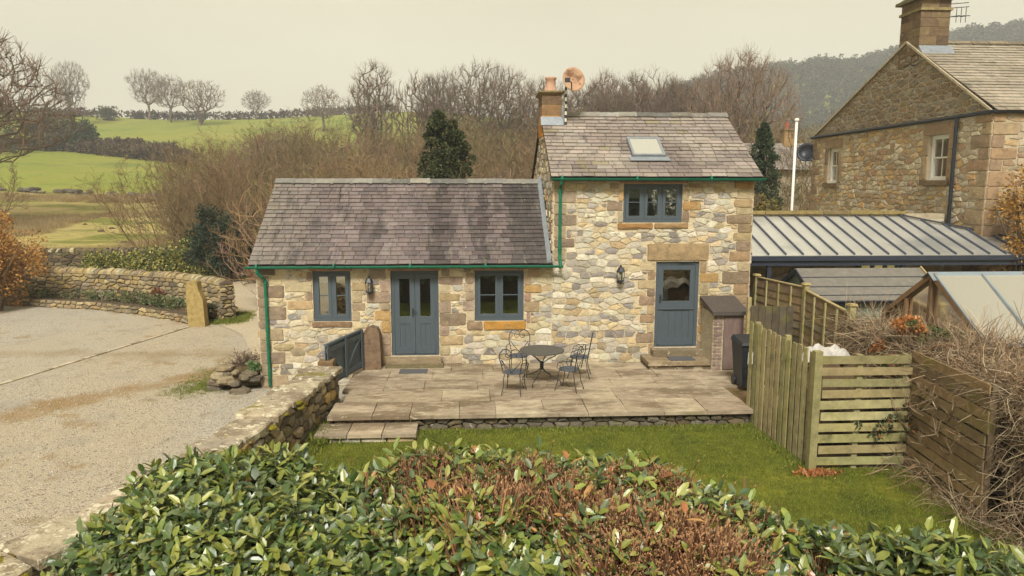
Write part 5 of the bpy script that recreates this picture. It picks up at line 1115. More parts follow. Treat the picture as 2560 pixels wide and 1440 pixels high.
def make_chair(label):
    t = thing('garden_chair', label, 'chair', (0, 0, 0), 'wrought iron chairs round the garden table')   # faces +Y, back at -Y
    m = MB(); m.lathe([(0, .452), (.17, .448), (.205, .45), (.21, .44), (.205, .43), (0, .435)], (0, 0, 0), 22); obj('seat', m, M['seatfab'], t)
    for sx in (-1, 1):
        m = MB(); m.tube([(sx*.15, .14, .44), (sx*.18, .17, .36), (sx*.175, .18, .20), (sx*.205, .235, .0)], .009, 5); obj('leg', m, M['iron'], t)
        m = MB(); m.tube([(sx*.15, -.14, .44), (sx*.17, -.17, .34), (sx*.17, -.19, .18), (sx*.20, -.25, 0)], .009, 5); obj('leg', m, M['iron'], t)
        # arm scroll
        m = MB(); m.tube([(sx*.185, .10, .45), (sx*.25, .17, .50), (sx*.265, .14, .60), (sx*.262, .02, .655), (sx*.25, -.10, .66), (sx*.215, -.20, .66)], .008, 5); m.tube([(sx*.262, .07+y, .55+z) for y, z in spiral((0, 0), .06, .02, 1.2, 7.2, 14)], .006, 4); obj('arm', m, M['iron'], t)
    by = lambda z: -.19-(z-.44)*.18
    m = MB(); hoop = [(-.17, .44), (-.20, .60), (-.235, .74), (-.225, .86), (-.16, .945), (-.08, .965), (-.02, .93), (0, .88)]; full = hoop+[(-x, z) for x, z in reversed(hoop[:-1])]; m.tube([(x, by(z), z) for x, z in full], .010, 6); obj('back_frame', m, M['iron'], t)
    for s in (-1, 1):
        m = MB(); sp = spiral((s*.075, .845), .015, .07, 9.0 if s > 0 else math.pi-9.0, math.pi*.9 if s > 0 else .1*math.pi, 22); m.tube([(x, by(z)-.002, z) for x, z in sp], .007, 5)
        m.tube([(s*.20, by(.70)-.002, .72), (s*.13, by(.6)-.002, .62), (s*.05, by(.52)-.002, .53), (-s*.03, by(.46)-.002, .45)], .008, 5); obj('back_scroll', m, M['iron'], t)
    return t
M['tabletop'] = mat('mesh_top', C(98, 96, 90), .55, .2, 60, .5, 160, metal=.2); M['seatfab'] = mat('seat_metal', C(84, 88, 96), .6, .2, 40, .3, 90)
build_table()
ch = make_chair('wrought iron chair with its back to the camera, left front of the table'); ch.location = (.84, 14.05, 0); ch.rotation_euler = (0, 0, -.30)
dup(ch, (1.02, 15.42, 0), math.pi-.15, 'wrought iron chair against the cottage wall with heart-shaped back facing the camera')
dup(ch, (1.98, 14.22, 0), 1.05, 'wrought iron chair on the patio, right front of the table, turned sideways')
dup(ch, (2.34, 15.25, 0), 1.35, 'wrought iron chair by the wall, right rear of the table')
# ------------------------------------------------------------------ vegetation
def perp(d, rng):
    v = Vector((rng.gauss(0, 1), rng.gauss(0, 1), rng.gauss(0, 1))); v -= d*v.dot(d)
    return v.normalized() if v.length > 1e-4 else d.orthogonal().normalized()
def grow(trunk, crown, p, d, L, r, lvl, o, rng):
    n = o['seg'][lvl]; pts = [p.copy()]; dirs = []; rad = [r]
    for i in range(n):
        d = (d+perp(d, rng)*o['wob'][lvl]*rng.random()+Vector((0, 0, o['trop'][lvl]))).normalized(); p = p+d*(L/n); pts.append(p.copy()); dirs.append(d.copy()); rad.append(r*lerp(1, o['tip'][lvl], (i+1)/n))
    tgt = trunk if lvl <= o['tl'] else crown
    tgt.tube(pts, rad, o['sides'][lvl], jit(o['col'][min(lvl, len(o['col'])-1)], rng, .12), cap=False)
    if lvl+1 < len(o['n']):
        k = o['n'][lvl+1]; k = max(1, int(k*rng.uniform(.8, 1.2)+.5)); s0 = o['start'][lvl]
        for j in range(k):
            t = lerp(s0, 1.0, (j+rng.random())/k); x = t*n; i = min(int(x), n-1); q = pts[i].lerp(pts[i+1], x-i); an = o['ang'][lvl]*rng.uniform(.65, 1.3)
            if lvl == 0 and o.get('azi') is not None: a = j*2.4+rng.uniform(-.5, .5); side = Vector((math.cos(a), math.sin(a), 0)); side -= dirs[i]*side.dot(dirs[i]); side.normalize()
            else: side = perp(dirs[i], rng)
            nd = dirs[i]*math.cos(an)+side*math.sin(an)
            l = L*o['ratio'][lvl]*rng.uniform(.7, 1.2)*(o['shape'](t) if lvl == 0 else 1-.35*t); rr = max(rad[i]*o['rr'][lvl], o['rmin'])
            grow(trunk, crown, q, nd, l, rr, lvl+1, o, rng)
GREY = [C(118, 102, 86), C(108, 94, 80), C(128, 108, 90), C(138, 114, 94)]
def tree_opts(kind, H):
    if kind == 'oak':       # round spreading crown
        return dict(n=[1, 11, 8, 7, 6], seg=[5, 5, 3, 2, 2], wob=[.2, .5, .6, .6, .6], trop=[.05, .10, .06, .03, .0], tip=[.5, .35, .3, .3, .4], sides=[7, 5, 4, 3, 3], tl=1, start=[.28, .25, .15, .1], ang=[1.05, .80, .8, .85], ratio=[.66, .55, .52, .55], rr=[.5, .5, .5, .55], rmin=.020*H/10, azi=1, shape=lambda t: 1.15-.55*t, col=GREY)
    if kind == 'ash':       # taller, upswept
        return dict(n=[1, 12, 8, 7, 5], seg=[6, 5, 3, 2, 2], wob=[.12, .35, .4, .5, .5], trop=[.08, .20, .16, .10, .06], tip=[.4, .35, .3, .3, .4], sides=[7, 5, 4, 3, 3], tl=1, start=[.22, .25, .2, .2], ang=[.75, .6, .6, .7], ratio=[.50, .5, .5, .5], rr=[.5, .5, .5, .55], rmin=.017*H/10, azi=1, shape=lambda t: 1.2-.7*t, col=GREY)
    if kind == 'poplar':
        return dict(n=[1, 14, 8, 7], seg=[6, 4, 3, 2], wob=[.08, .22, .3, .3], trop=[.06, .30, .25, .2], tip=[.35, .3, .3, .4], sides=[6, 4, 3, 3], tl=1, start=[.15, .2, .2], ang=[.48, .45, .5], ratio=[.42, .45, .45], rr=[.45, .5, .55], rmin=.017*H/10, azi=1, shape=lambda t: 1.15-.6*t, col=GREY)
def tree_meshes(kind, H, seed, stems=1, spread=.25, r0=None, n=620, twigs=7, GREY=GREY, rm=.0016):
    """bare tree grown towards points that fill its crown"""
    rng = random.Random(seed); tr, cr = MB(), MB()
    W, b0, up_ = dict(bush=(.62, .06, .25), oak=(.50, .26, .10), ash=(.36, .22, .35), poplar=(.20, .14, .6))[kind]; W *= H; lobes = []
    zc, rz_ = H*(1+b0)/2, H*(1-b0)/2
    nodes = []; par = []
    for s in range(stems):
        a = s*2.4+seed; dx, dy = (math.cos(a)*spread, math.sin(a)*spread) if stems > 1 else (rng.uniform(-.05, .05), rng.uniform(-.05, .05)); last = -1
        for k in range(5):
            z = H*b0*1.25*k/4-.3; nodes.append((dx*z+rng.gauss(0, .01)*H, dy*z+rng.gauss(0, .01)*H, z)); par.append(last); last = len(nodes)-1
    tg = []
    while len(tg) < n:
        v = np.array([rng.gauss(0, 1), rng.gauss(0, 1), rng.gauss(0, 1)]); v /= np.linalg.norm(v); r = rng.random()**.42; lump = .80+.34*h2(math.atan2(v[1], v[0])*1.3+9, v[2]*2.2+5, seed)
        p = (v[0]*W*r*lump, v[1]*W*r*lump, zc+v[2]*rz_*r*(lump*.5+.5))
        if p[2] < H*b0 and rng.random() < .8: continue
        tg.append(p)
    tg.sort(key=lambda p: math.dist(p, (0, 0, H*b0)))
    N = np.zeros((len(nodes)+n, 3)); N[:len(nodes)] = nodes; plen = np.zeros(len(nodes)+n); m = len(nodes)
    for i in range(1, m): plen[i] = 0 if par[i] < 0 else plen[par[i]]+np.linalg.norm(N[i]-N[par[i]])
    for p in tg:
        d = N[:m]-np.array(p); dist = np.sqrt((d*d).sum(1)); cost = dist+plen[:m]*.35+np.where(d[:, 2] > .25*dist*(1 if kind != 'oak' else 2), dist*.8, 0)+up_*np.sqrt(d[:, 0]**2+d[:, 1]**2)
        k = int(np.argmin(cost)); N[m] = p; par.append(k); plen[m] = plen[k]+dist[k]; m += 1
    cnt = np.ones(m)
    for i in range(m-1, -1, -1):
        if par[i] >= 0: cnt[par[i]] += cnt[i]
    rmin = rm*H; R0 = r0 or H*.026; rad = rmin+(R0-rmin)*(cnt/cnt.max())**.52
    for i in range(m):
        if par[i] < 0: continue
        a, b_ = Vector(N[par[i]]), Vector(N[i]); L = (b_-a).length; mid = a.lerp(b_, .5)+Vector((rng.gauss(0, .07), rng.gauss(0, .07), rng.gauss(0, .05)-.03))*L; ra, rb = (min(rad[par[i]], rad[i]*1.5), rad[i]); big = rb > rmin*3.2
        ra = max(ra, rb)
        (tr if big else cr).tube([a, mid, b_], [ra, (ra+rb)/2, rb], 6 if big else 3, jit(rng.choice(GREY), rng, .12), False)
        if cnt[i] < 6:
            dd = (b_-a).normalized()
            for k in range(twigs):
                s = a.lerp(b_, rng.uniform(.3, 1)); d = (dd*.7+perp(dd, rng)*rng.uniform(.3, 1)+Vector((0, 0, .25+up_*.6))).normalized(); l = H*rng.uniform(.030, .075); q = perp(d, rng)*.18*l
                cr.tube([s, s+d*l*.5+q, s+d*l+q*1.5+Vector((0, 0, l*.1))], [rmin*.75, rmin*.6, rmin*.4], 3, jit(rng.choice(GREY), rng, .15), False)
    return mesh(tr, name='trunk'), mesh(cr, name='crown')
def tree_meshes_old(kind, H, seed, stems=1, spread=.25, r0=None):
    rng = random.Random(seed); tr, cr = MB(), MB(); o = tree_opts(kind, H)
    for s in range(stems):
        d = Vector((0, 0, 1)) if stems == 1 else Vector((math.cos(s*2.4+seed)*spread, math.sin(s*2.4+seed)*spread, 1)).normalized()
        grow(tr, cr, Vector((0, 0, -.3)) if stems == 1 else Vector((math.cos(s*2.4)*.3, math.sin(s*2.4)*.3, -.3)), d, H*(.78 if kind != 'poplar' else .92)*(1 if stems == 1 else random.Random(seed+s).uniform(.75, 1)), (r0 or H*.028)*(1 if stems == 1 else .6), 0, o, rng)
    return mesh(tr, name='trunk'), mesh(cr, name='crown')
def place_tree(name, label, meshes, x, y, rz=0, sc=1, group=None, z=None, cat='tree', mats=('bark', 'twig')):
    t = thing(name, label, cat, (x, y, terr(x, y) if z is None else z), group); t.rotation_euler = (0, 0, rz); t.scale = (sc,)*3 if not hasattr(sc, '__len__') else sc
    for nm, me, mt in zip(('trunk', 'crown'), meshes, mats):
        if not me.materials: me.materials.append(M[mt])
        o = bpy.data.objects.new(nm, me); COL.objects.link(o); o.parent = t; ORG[o] = (0, 0, 0)
    return t
def leaf_cloud(mb, shape, n, size, pal, rng, clump=.0):
    """small leaf faces; shape() -> (point, outward direction)"""
    for i in range(n):
        p, nd = shape(rng); d = (nd+perp(nd, rng)*rng.uniform(.3, 1.3)).normalized(); nn = perp(d, rng); L = size*rng.uniform(.7, 1.3)
        s = d.cross(nn)*L*.28; a = p; b_ = p+d*L*.5+s; c = p+d*L; e = p+d*L*.5-s; mb.add([tuple(a), tuple(b_), tuple(c), tuple(e)], [(0, 1, 2, 3)], jit(rng.choice(pal), rng, .18))
def clumps(rng, n, c, rx, ry, rz, lo=.35, hi=.95):
    out_ = []
    for i in range(n):
        v = Vector((rng.gauss(0, 1), rng.gauss(0, 1), rng.gauss(0, 1))).normalized()*rng.uniform(lo, hi); out_.append((Vector((c[0]+v.x*rx, c[1]+v.y*ry, c[2]+v.z*rz)), rng.uniform(.16, .34)*min(rx, rz), v.normalized()))
    return out_
def cl_shape(cl):
    def f(rng):
        c, r, v = rng.choice(cl); d = Vector((rng.gauss(0, 1), rng.gauss(0, 1), rng.gauss(0, 1))).normalized(); return c+d*r*rng.random()**.4, (d+v*.6).normalized()
    return f
def shrub_mesh(seed, H, R, stems, pal, twigs=9, sub=4, lean=0, rmin=.006, leaves=None):
    rng = random.Random(seed); a, b_ = MB(), MB()
    o = dict(n=[1, twigs, sub, 3], seg=[6, 4, 3, 2], wob=[.28, .5, .6, .6], trop=[.02, .08, .05, .0], tip=[.25, .3, .35, .5], sides=[4, 3, 3, 3], tl=0, start=[.2, .2, .2], ang=[.6, .6, .7], ratio=[.42, .5, .5], rr=[.5, .55, .6], rmin=rmin, shape=lambda t: 1.1-.6*t, col=pal)
    for s in range(stems):
        an = rng.uniform(0, 2*math.pi); sp = rng.random()**.7; d = Vector((math.cos(an)*sp*R/H*1.3+lean, math.sin(an)*sp*R/H*1.3, 1)).normalized()
        grow(a, b_, Vector((math.cos(an)*sp*R*.25, math.sin(an)*sp*R*.25, -.15)), d, H*rng.uniform(.75, 1.05), .020*H/4+.006, 0, o, rng)
    if leaves:
        n, size, lp = leaves; leaf_cloud(b_, cl_shape(clumps(rng, 40, (0, 0, H*.55), R*.9, R*.9, H*.45)), n, size, lp, rng)
    return mesh(a, name='stems'), mesh(b_, name='twigs')
def place_shrub(name, label, me, x, y, rz, sc, z=None, cat='shrub', group=None, mats=('twig', 'twig'), names=('stems', 'twigs')):
    t = thing(name, label, cat, (x, y, terr(x, y) if z is None else z), group); t.rotation_euler = (0, 0, rz); t.scale = (sc,)*3 if not hasattr(sc, '__len__') else sc
    for nm, m_, mt in zip(names, me, mats):
        if not m_.materials: m_.materials.append(M[mt])
        o = bpy.data.objects.new(nm, m_); COL.objects.link(o); o.parent = t; ORG[o] = (0, 0, 0)
    return t

def scatter(name, protos, mt, P, Rr, Sc, Ix, parent=None, kind="stuff", label=None, cat=None):
    c = bpy.data.collections.new(name+"_source")
    for i, me in enumerate(protos):
        if not me.materials: me.materials.append(mt)
        c.objects.link(bpy.data.objects.new("source_%02d_%s" % (i, name), me))
    n = len(P); me = bpy.data.meshes.new(name); P = np.asarray(P, dtype=np.float32)
    org = ORG[parent] if parent is not None else (0, 0, 0); P = P-np.array(org, dtype=np.float32)
    me.vertices.add(n); me.vertices.foreach_set("co", P.ravel())
    a = me.attributes.new("rot", 'FLOAT_VECTOR', 'POINT'); a.data.foreach_set("vector", np.asarray(Rr, dtype=np.float32).ravel())
    a = me.attributes.new("scl", 'FLOAT', 'POINT'); a.data.foreach_set("value", np.asarray(Sc, dtype=np.float32))
    a = me.attributes.new("idx", 'INT', 'POINT'); a.data.foreach_set("value", np.asarray(Ix, dtype=np.int32))
    o = bpy.data.objects.new(name, me); COL.objects.link(o); ORG[o] = org
    if parent is not None: o.parent = parent
    g = bpy.data.node_groups.new(name, 'GeometryNodeTree'); g.interface.new_socket("Geometry", in_out='INPUT', socket_type='NodeSocketGeometry'); g.interface.new_socket("Geometry", in_out='OUTPUT', socket_type='NodeSocketGeometry')
    N = g.nodes; L = g.links; gi = N.new('NodeGroupInput'); go = N.new('NodeGroupOutput'); ip = N.new('GeometryNodeInstanceOnPoints'); ci = N.new('GeometryNodeCollectionInfo')
    ci.inputs[0].default_value = c; ci.inputs["Separate Children"].default_value = True; ci.inputs["Reset Children"].default_value = True; ip.inputs["Pick Instance"].default_value = True
    def na(nm, ty): q = N.new('GeometryNodeInputNamedAttribute'); q.data_type = ty; q.inputs[0].default_value = nm; return q.outputs[0]
    L.new(gi.outputs[0], ip.inputs["Points"]); L.new(ci.outputs[0], ip.inputs["Instance"]); L.new(na("idx", 'INT'), ip.inputs["Instance Index"]); L.new(na("rot", 'FLOAT_VECTOR'), ip.inputs["Rotation"]); L.new(na("scl", 'FLOAT'), ip.inputs["Scale"]); L.new(ip.outputs[0], go.inputs[0])
    md = o.modifiers.new("scatter", 'NODES'); md.node_group = g
    if kind: o["kind"] = kind
    if label: o["label"] = label
    if cat: o["category"] = cat
    return o
def eul(d, roll=0.0):       # rotation that takes +Z to d
    q = Vector(d).to_track_quat('Z', 'Y'); e = (q.to_matrix() @ Matrix.Rotation(roll, 3, 'Z')).to_euler(); return (e.x, e.y, e.z)

# ---- foreground laurel hedge
LAU = [C(80, 106, 54), C(92, 116, 58), C(70, 94, 50), C(102, 122, 62), C(104, 120, 78), C(116, 130, 82)]; YEL = [C(148, 156, 66), C(128, 146, 66), C(164, 166, 82), C(176, 174, 96)]
def hedge_top(x): return 1.74-.03*max(0, x-.5)+.05*math.sin(x*2.1)+.05*(h1(x*1.7, 3)-.5)-(.0 if x > -2.2 else .25*(-2.2-x)**1.2)
def hedge_mid(x):
    pts = [(-4, 5.36), (-.3, 5.40), (1.42, 4.92), (2.65, 4.22), (3.47, 3.84), (5, 3.5), (8, 3.3)]
    for (a, ya), (b_, yb) in zip(pts, pts[1:]):
        if x <= b_: return lerp(ya, yb, max(0, (x-a)/(b_-a)))
    return 3.3
def hedge_pt(x, th):     # th: 0 house side .. pi camera side, pi/2 top; superellipse section
    c, s = math.cos(th), math.sin(th); e = .55; top = hedge_top(x); hw = .98
    y = hedge_mid(x)+hw*math.copysign(abs(c)**e, c); z = -.35+(top+.35)*abs(s)**.42
    bp = (h2(x*1.9+3, th*2.6, 14)-.5)*.30+(h2(x*4.3, th*5.5, 15)-.5)*.14     # bushy lumps
    return Vector((x, y+bp*c*.8, z+bp*max(0, s)*.9))
def hedge_nrm(x, th):
    a, b_ = hedge_pt(x, th-.02), hedge_pt(x, th+.02); t = (b_-a); n = Vector((0, -t.z, t.y)) if True else None
    n = Vector((0, t.z, -t.y)); 
    if n.z < 0 and .3 < th < 2.84: n = -n
    if th <= .3 and n.y < 0: n = -n
    if th >= 2.84 and n.y > 0: n = -n
    return n.normalized()
def brown(x, y):          # patch where the hedge is clipped back to bare stems
    u = (x-1.15)/1.5; v = (y-(hedge_mid(x)-.2))/1.3
    return .72-(u*u+v*v)**.5+(h2(x*2.0, y*2.4, 6)-.5)*1.5+(h2(x*6, y*6, 9)-.5)*.6
def build_hedge():
    rng = random.Random(77); hd = thing('laurel_hedge', 'broad laurel hedge with glossy leaves and a clipped brown patch in front of the lawn', 'hedge', (1.5, 5.3, -.35))
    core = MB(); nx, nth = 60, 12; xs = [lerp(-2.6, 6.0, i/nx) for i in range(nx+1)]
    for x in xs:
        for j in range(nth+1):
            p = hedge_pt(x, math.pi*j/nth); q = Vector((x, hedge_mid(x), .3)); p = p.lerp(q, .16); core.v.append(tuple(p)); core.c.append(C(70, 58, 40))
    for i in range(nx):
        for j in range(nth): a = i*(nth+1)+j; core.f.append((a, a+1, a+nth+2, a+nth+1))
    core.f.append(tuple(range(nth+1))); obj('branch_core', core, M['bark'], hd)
    def sprig(s, pal, nl=9, L=.098):
        r = random.Random(s); m = MB(); m.tube([(0, 0, -.10), (r.uniform(-.01, .01), 0, 0), (r.uniform(-.02, .02), r.uniform(-.02, .02), .09)], [.004, .0035, .002], 3, C(120, 110, 60), False)
        for k in range(nl):
            a = k*2.4+r.random(); z = lerp(-.04, .09, k/nl); el = lerp(-.15, .85, k/nl)*r.uniform(.7, 1.2); d = Vector((math.cos(a)*math.cos(el), math.sin(a)*math.cos(el), math.sin(el))); m.leaf(Vector((0, 0, z))+d*.012, d, Vector((0, 0, 1)), L*r.uniform(.75, 1.2), L*.42*r.uniform(.85, 1.1), jit(r.choice(pal), r, .12))
        return mesh(m, name='sprig')
    sp = [sprig(i, LAU) for i in range(5)]+[sprig(10+i, LAU+YEL, 8) for i in range(3)]+[sprig(20+i, YEL+[C(110, 130, 60)], 7, .10) for i in range(2)]+[sprig(30, [C(166, 104, 56), C(190, 140, 76), C(140, 88, 50)], 5, .09)]
    P, R_, S_, I_ = [], [], [], []
    for k in range(12500):
        x = rng.uniform(-2.72, 5.6); th = rng.uniform(.12, math.pi-.05); p = hedge_pt(x, th); n = hedge_nrm(x, th)
        if th < .6 and rng.random() < .55: continue
        br = brown(x, p.y) if p.z > .9 else -1
        if br > .12 and rng.random() < .80: continue
        if -.2 < br <= .12 and rng.random() < .15: continue
        d = (n*.8+Vector((rng.uniform(-.6, .6), rng.uniform(-.6, .6), .55+rng.uniform(-.3, .3)))).normalized(); dep = rng.random()**1.4*.24
        P.append(p-n*(dep if br <= .05 else -.02-.06*rng.random())+Vector((0, 0, rng.uniform(-.03, .07)))); R_.append(eul(d, rng.uniform(0, 6.28))); S_.append(rng.uniform(.6, 1.35)); tp = p.z > hedge_top(x)-.22
        I_.append(rng.randrange(8) if rng.random() < (.42 if tp else .88) else rng.randrange(5, 10))  # paler sprays near the top: new growth, with sky light put into the colour
        if br > -.35 and rng.random() < .5: I_[-1] = rng.randrange(5, 11)
        if rng.random() < .012: I_[-1] = 10
    for k in range(420):     # rounded left end
        a = rng.uniform(-1.2, 1.2); z = rng.uniform(-.3, 1.6); x = -2.64-.20*math.cos(a)*(1-max(0, z-.9)*.5); y = hedge_mid(-2.8)+math.sin(a)*.95
        P.append(Vector((x, y, z))); R_.append(eul((-.7*math.cos(a), .5*math.sin(a), .5), rng.random()*6)); S_.append(rng.uniform(.8, 1.25)); I_.append(rng.randrange(8))
    o = scatter('leaf_sprays', sp, M['laurel'], P, R_, S_, I_, hd)
    # the leaves that stand out most, one by one
    lm = []
    for k in range(6):
        m = MB(); r = random.Random(90+k); m.leaf(Vector((0, 0, 0)), Vector((0, 0, 1)), Vector((0, 1, 0)), .125, .052, (LAU[:5]+YEL[:1])[k]); me = mesh(m, name='leaf'); me.materials.append(M['laurel']); lm.append(me)
    for k in range(290):
        x = rng.uniform(-2.6, 3.6); th = rng.uniform(.9, 2.5); p = hedge_pt(x, th); n = hedge_nrm(x, th)
        o = bpy.data.objects.new('leaf', rng.choice(lm)); COL.objects.link(o); o.parent = hd; q = p+n*rng.uniform(.03, .10); o.location = q-Vector(ORG[hd]); o.rotation_euler = eul((n+Vector((rng.uniform(-1, 1), rng.uniform(-1, 1), rng.uniform(-.2, .5)))).normalized(), rng.random()*6); o.scale = (rng.uniform(.8, 1.2),)*3
    # clipped stems
    BR = [C(138, 98, 70), C(122, 84, 60), C(152, 112, 80), C(104, 74, 54), C(160, 122, 88)]
    pr = []
    for s in range(6):
        r = random.Random(200+s); m = MB()
        for k in range(19):
            x, y = r.gauss(0, .06), r.gauss(0, .05); h = r.uniform(.06, .24); lx, ly = x*.5+r.uniform(-.03, .03), y*.5+r.uniform(-.03, .03); m.tube([(x, y, -.12), (x+lx*.4, y+ly*.4, h*.5), (x+lx, y+ly, h)], [.0050, .0042, .0034], 3, jit(r.choice(BR), r, .28), False); q_ = Vector((x+lx, y+ly, h)); m.tube([q_, q_+Vector((lx*.15, ly*.15, .012))], [.0040, .0036], 4, jit(C(176, 134, 96), r, .15))
        pr.append(mesh(m, name='stem_cluster'))
    P, R_, S_, I_ = [], [], [], []
    for k in range(7000):
        x = rng.uniform(-1.3, 3.4); th = rng.uniform(.5, 2.75); p = hedge_pt(x, th); n = hedge_nrm(x, th); b_ = brown(x, p.y)
        if b_ < -.02 or (b_ < .15 and rng.random() < .6): continue
        P.append(p-n*.11); R_.append(eul((n*.22+Vector((rng.uniform(-.25, .25), rng.uniform(-.25, .25), 1))).normalized(), rng.random()*6)); S_.append(rng.uniform(.7, 1.15)*(1.35 if p.y < hedge_mid(x)-.3 else 1)); I_.append(rng.randrange(6))
    scatter('clipped_stems', pr, M['stem'], P, R_, S_, I_, hd)
    # a few bare woody branches poking through
    for x, y, h in ((-.82, 5.3, .28), (-1.7, 5.9, .2), (.4, 4.9, .22), (2.2, 5.4, .2), (-.2, 6.0, .22)):
        m = MB(); z = hedge_top(x); m.tube([(x, y, z-.5), (x-.02, y+.02, z-.1), (x+.01, y+.05, z+h)], [.014, .012, .008], 5, C(134, 104, 74)); m.tube([(x-.01, y+.02, z-.02), (x+.06, y, z+h*.6)], [.007, .004], 4, C(134, 104, 74)); obj('bare_branch', m, M['stem'], hd)
build_hedge()

# ---- bramble hedge over the right-hand fences
def build_brambles():
    rng = random.Random(99); bh = thing('bramble_hedge', 'tangled leafless bramble hedge tumbling over the board fence and greenhouse side', 'hedge', (7.8, 10, -.33))
    TW = [C(176, 154, 124), C(154, 132, 104), C(134, 114, 90), C(190, 170, 138), C(116, 96, 74), C(146, 114, 84)]
    pr = []
    for s in range(7):
        r = random.Random(300+s); m = MB()
        for k in range(20):
            d = Vector((r.gauss(0, 1), r.gauss(0, 1), r.gauss(0, .7))).normalized(); p = Vector((r.gauss(0, .10), r.gauss(0, .10), r.gauss(0, .08))); L = r.uniform(.22, .75); c = jit(r.choice(TW), r, .25); pts = [p]; q = perp(d, r)
            for j in range(4): d = (d+q*.25+Vector((0, 0, -.12))).normalized(); p = p+d*L/4; pts.append(p)
            w_ = r.uniform(.0022, .0065); m.tube(pts, [w_, w_, w_*.8, w_*.6, w_*.4], 3, c, False)
        pr.append(mesh(m, name='tangle'))
    def top(x, y): return 1.54+.34*(h2(x*1.6, y*1.6, 2)-.5)-(max(0, x-8.2)*.10)-(max(0, 9.5-y)*.06)
    def inside(x, y): return x > 6.72+.10*(y-8)*.5 and x < 9.6-(y-7)*.25
    P, R_, S_, I_ = [], [], [], []; core = MB()
    for k in range(1800):
        y = rng.uniform(6.3, 13.2); x = rng.uniform(6.5, 9.6)
        xl = 7.05+.035*(y-8) if y > 8.2 else 7.0+(8.2-y)*.25
        xr = 9.6-(y-7)*.33
        if x < xl-.1 or x > max(xr, xl+.9): continue
        f = rng.random(); z = top(x, y)-rng.random()**2*.5
        if f < .30 and y < 10.4: x = xl+rng.uniform(-.10, .25) if y < 8.4 else x; z = rng.uniform(-.3, 1.7) if y < 8.5 else z
        if f > .93 and y > 7: z += rng.uniform(.0, .2)
        P.append((x, y, z)); R_.append((rng.uniform(-.5, .5), rng.uniform(-.5, .5), rng.uniform(0, 6.28))); S_.append(rng.uniform(.7, 1.25)); I_.append(rng.randrange(7))
    for k in range(230):       # front corner face falling to the lawn
        t = rng.random(); x = lerp(7.2, 9.8, t)+rng.uniform(-.1, .15); y = lerp(8.6, 6.5, t)+rng.uniform(-.25, .25); z = rng.uniform(-.3, 1.35)
        P.append((x, y, z)); R_.append((rng.uniform(-1, 1), rng.uniform(-1, 1), rng.uniform(0, 6.28))); S_.append(rng.uniform(.8, 1.4)); I_.append(rng.randrange(7))
    for k in range(22):       # strands along the fence foot
        P.append((rng.uniform(6.3, 6.75), rng.uniform(7.4, 10.3), rng.uniform(-.28, .1))); R_.append((rng.uniform(-.3, .3), rng.uniform(-.3, .3), rng.uniform(0, 6))); S_.append(rng.uniform(.6, 1)); I_.append(rng.randrange(7))
    scatter('tangled_stems', pr, M['stem'], P, R_, S_, I_, bh)
    hw = []
    for s in range(4):
        a, b_ = tree_meshes('bush', 2.0, 950+s, 5, .5, .035, n=420, twigs=6, GREY=TW, rm=.0021); bj = bmesh.new(); bj.from_mesh(a); bj.from_mesh(b_); mj = bpy.data.meshes.new('hawthorn'); bj.to_mesh(mj); bj.free(); hw.append(mj)
    P, R_, S_, I_ = [], [], [], []
    for k in range(30):
        t = (k+.5)/30; y = lerp(7.0, 12.9, t); x = lerp(8.2, 7.85, t)+rng.uniform(-.35, .5)+(max(0, 8.4-y)*.55)
        P.append((x, y, -.35)); R_.append((rng.uniform(-.1, .1), rng.uniform(-.1, .1), rng.random()*6.28)); S_.append(rng.uniform(.92, 1.12)); I_.append(rng.randrange(4))
    scatter('hawthorn_stems', hw, M['stem'], P, R_, S_, I_, bh)
    core = MB(); core.hexa([(7.15, 8.4, -.33), (9.2, 6.8, -.33), (8.2, 12.9, -.33), (7.35, 12.9, -.33), (7.2, 8.45, 1.10), (9.0, 6.9, 1.0), (8.1, 12.8, 1.2), (7.4, 12.8, 1.2)], C(66, 54, 40)); obj('dense_core', core, M['bark'], bh)
    lf = MB(); g = clumps(rng, 16, (7.25, 11.4, 1.86), .42, .42, .20); leaf_cloud(lf, cl_shape(g), 900, .075, [C(196, 128, 66), C(212, 150, 92), C(168, 100, 50), C(222, 176, 122)], rng)
    g = clumps(rng, 8, (7.0, 11.5, 1.3), .18, .4, .28); leaf_cloud(lf, cl_shape(g), 260, .07, [C(196, 128, 66), C(168, 100, 50)], rng); obj('dead_beech_leaves', lf, M['leafy'], bh)
    lf = MB(); g = clumps(rng, 16, (7.5, 11.2, 1.74), .6, .6, .25)+clumps(rng, 5, (6.86, 11.6, 1.3), .1, .5, .3); leaf_cloud(lf, cl_shape(g), 800, .06, [C(64, 84, 48), C(84, 98, 58), C(110, 116, 60)], rng)
    g = clumps(rng, 6, (6.3, 10.52, .45), .35, .05, .25)+clumps(rng, 5, (6.72, 10.4, .6), .12, .12, .5)+clumps(rng, 10, (7.3, 7.3, .0), .7, .5, .3)+clumps(rng, 14, (7.6, 7.6, .7), .9, .6, .7); leaf_cloud(lf, cl_shape(g), 900, .055, [C(56, 74, 50), C(70, 90, 56), C(48, 62, 46), C(150, 96, 56)], rng); obj('ivy_leaves', lf, M['leafy'], bh)
build_brambles()

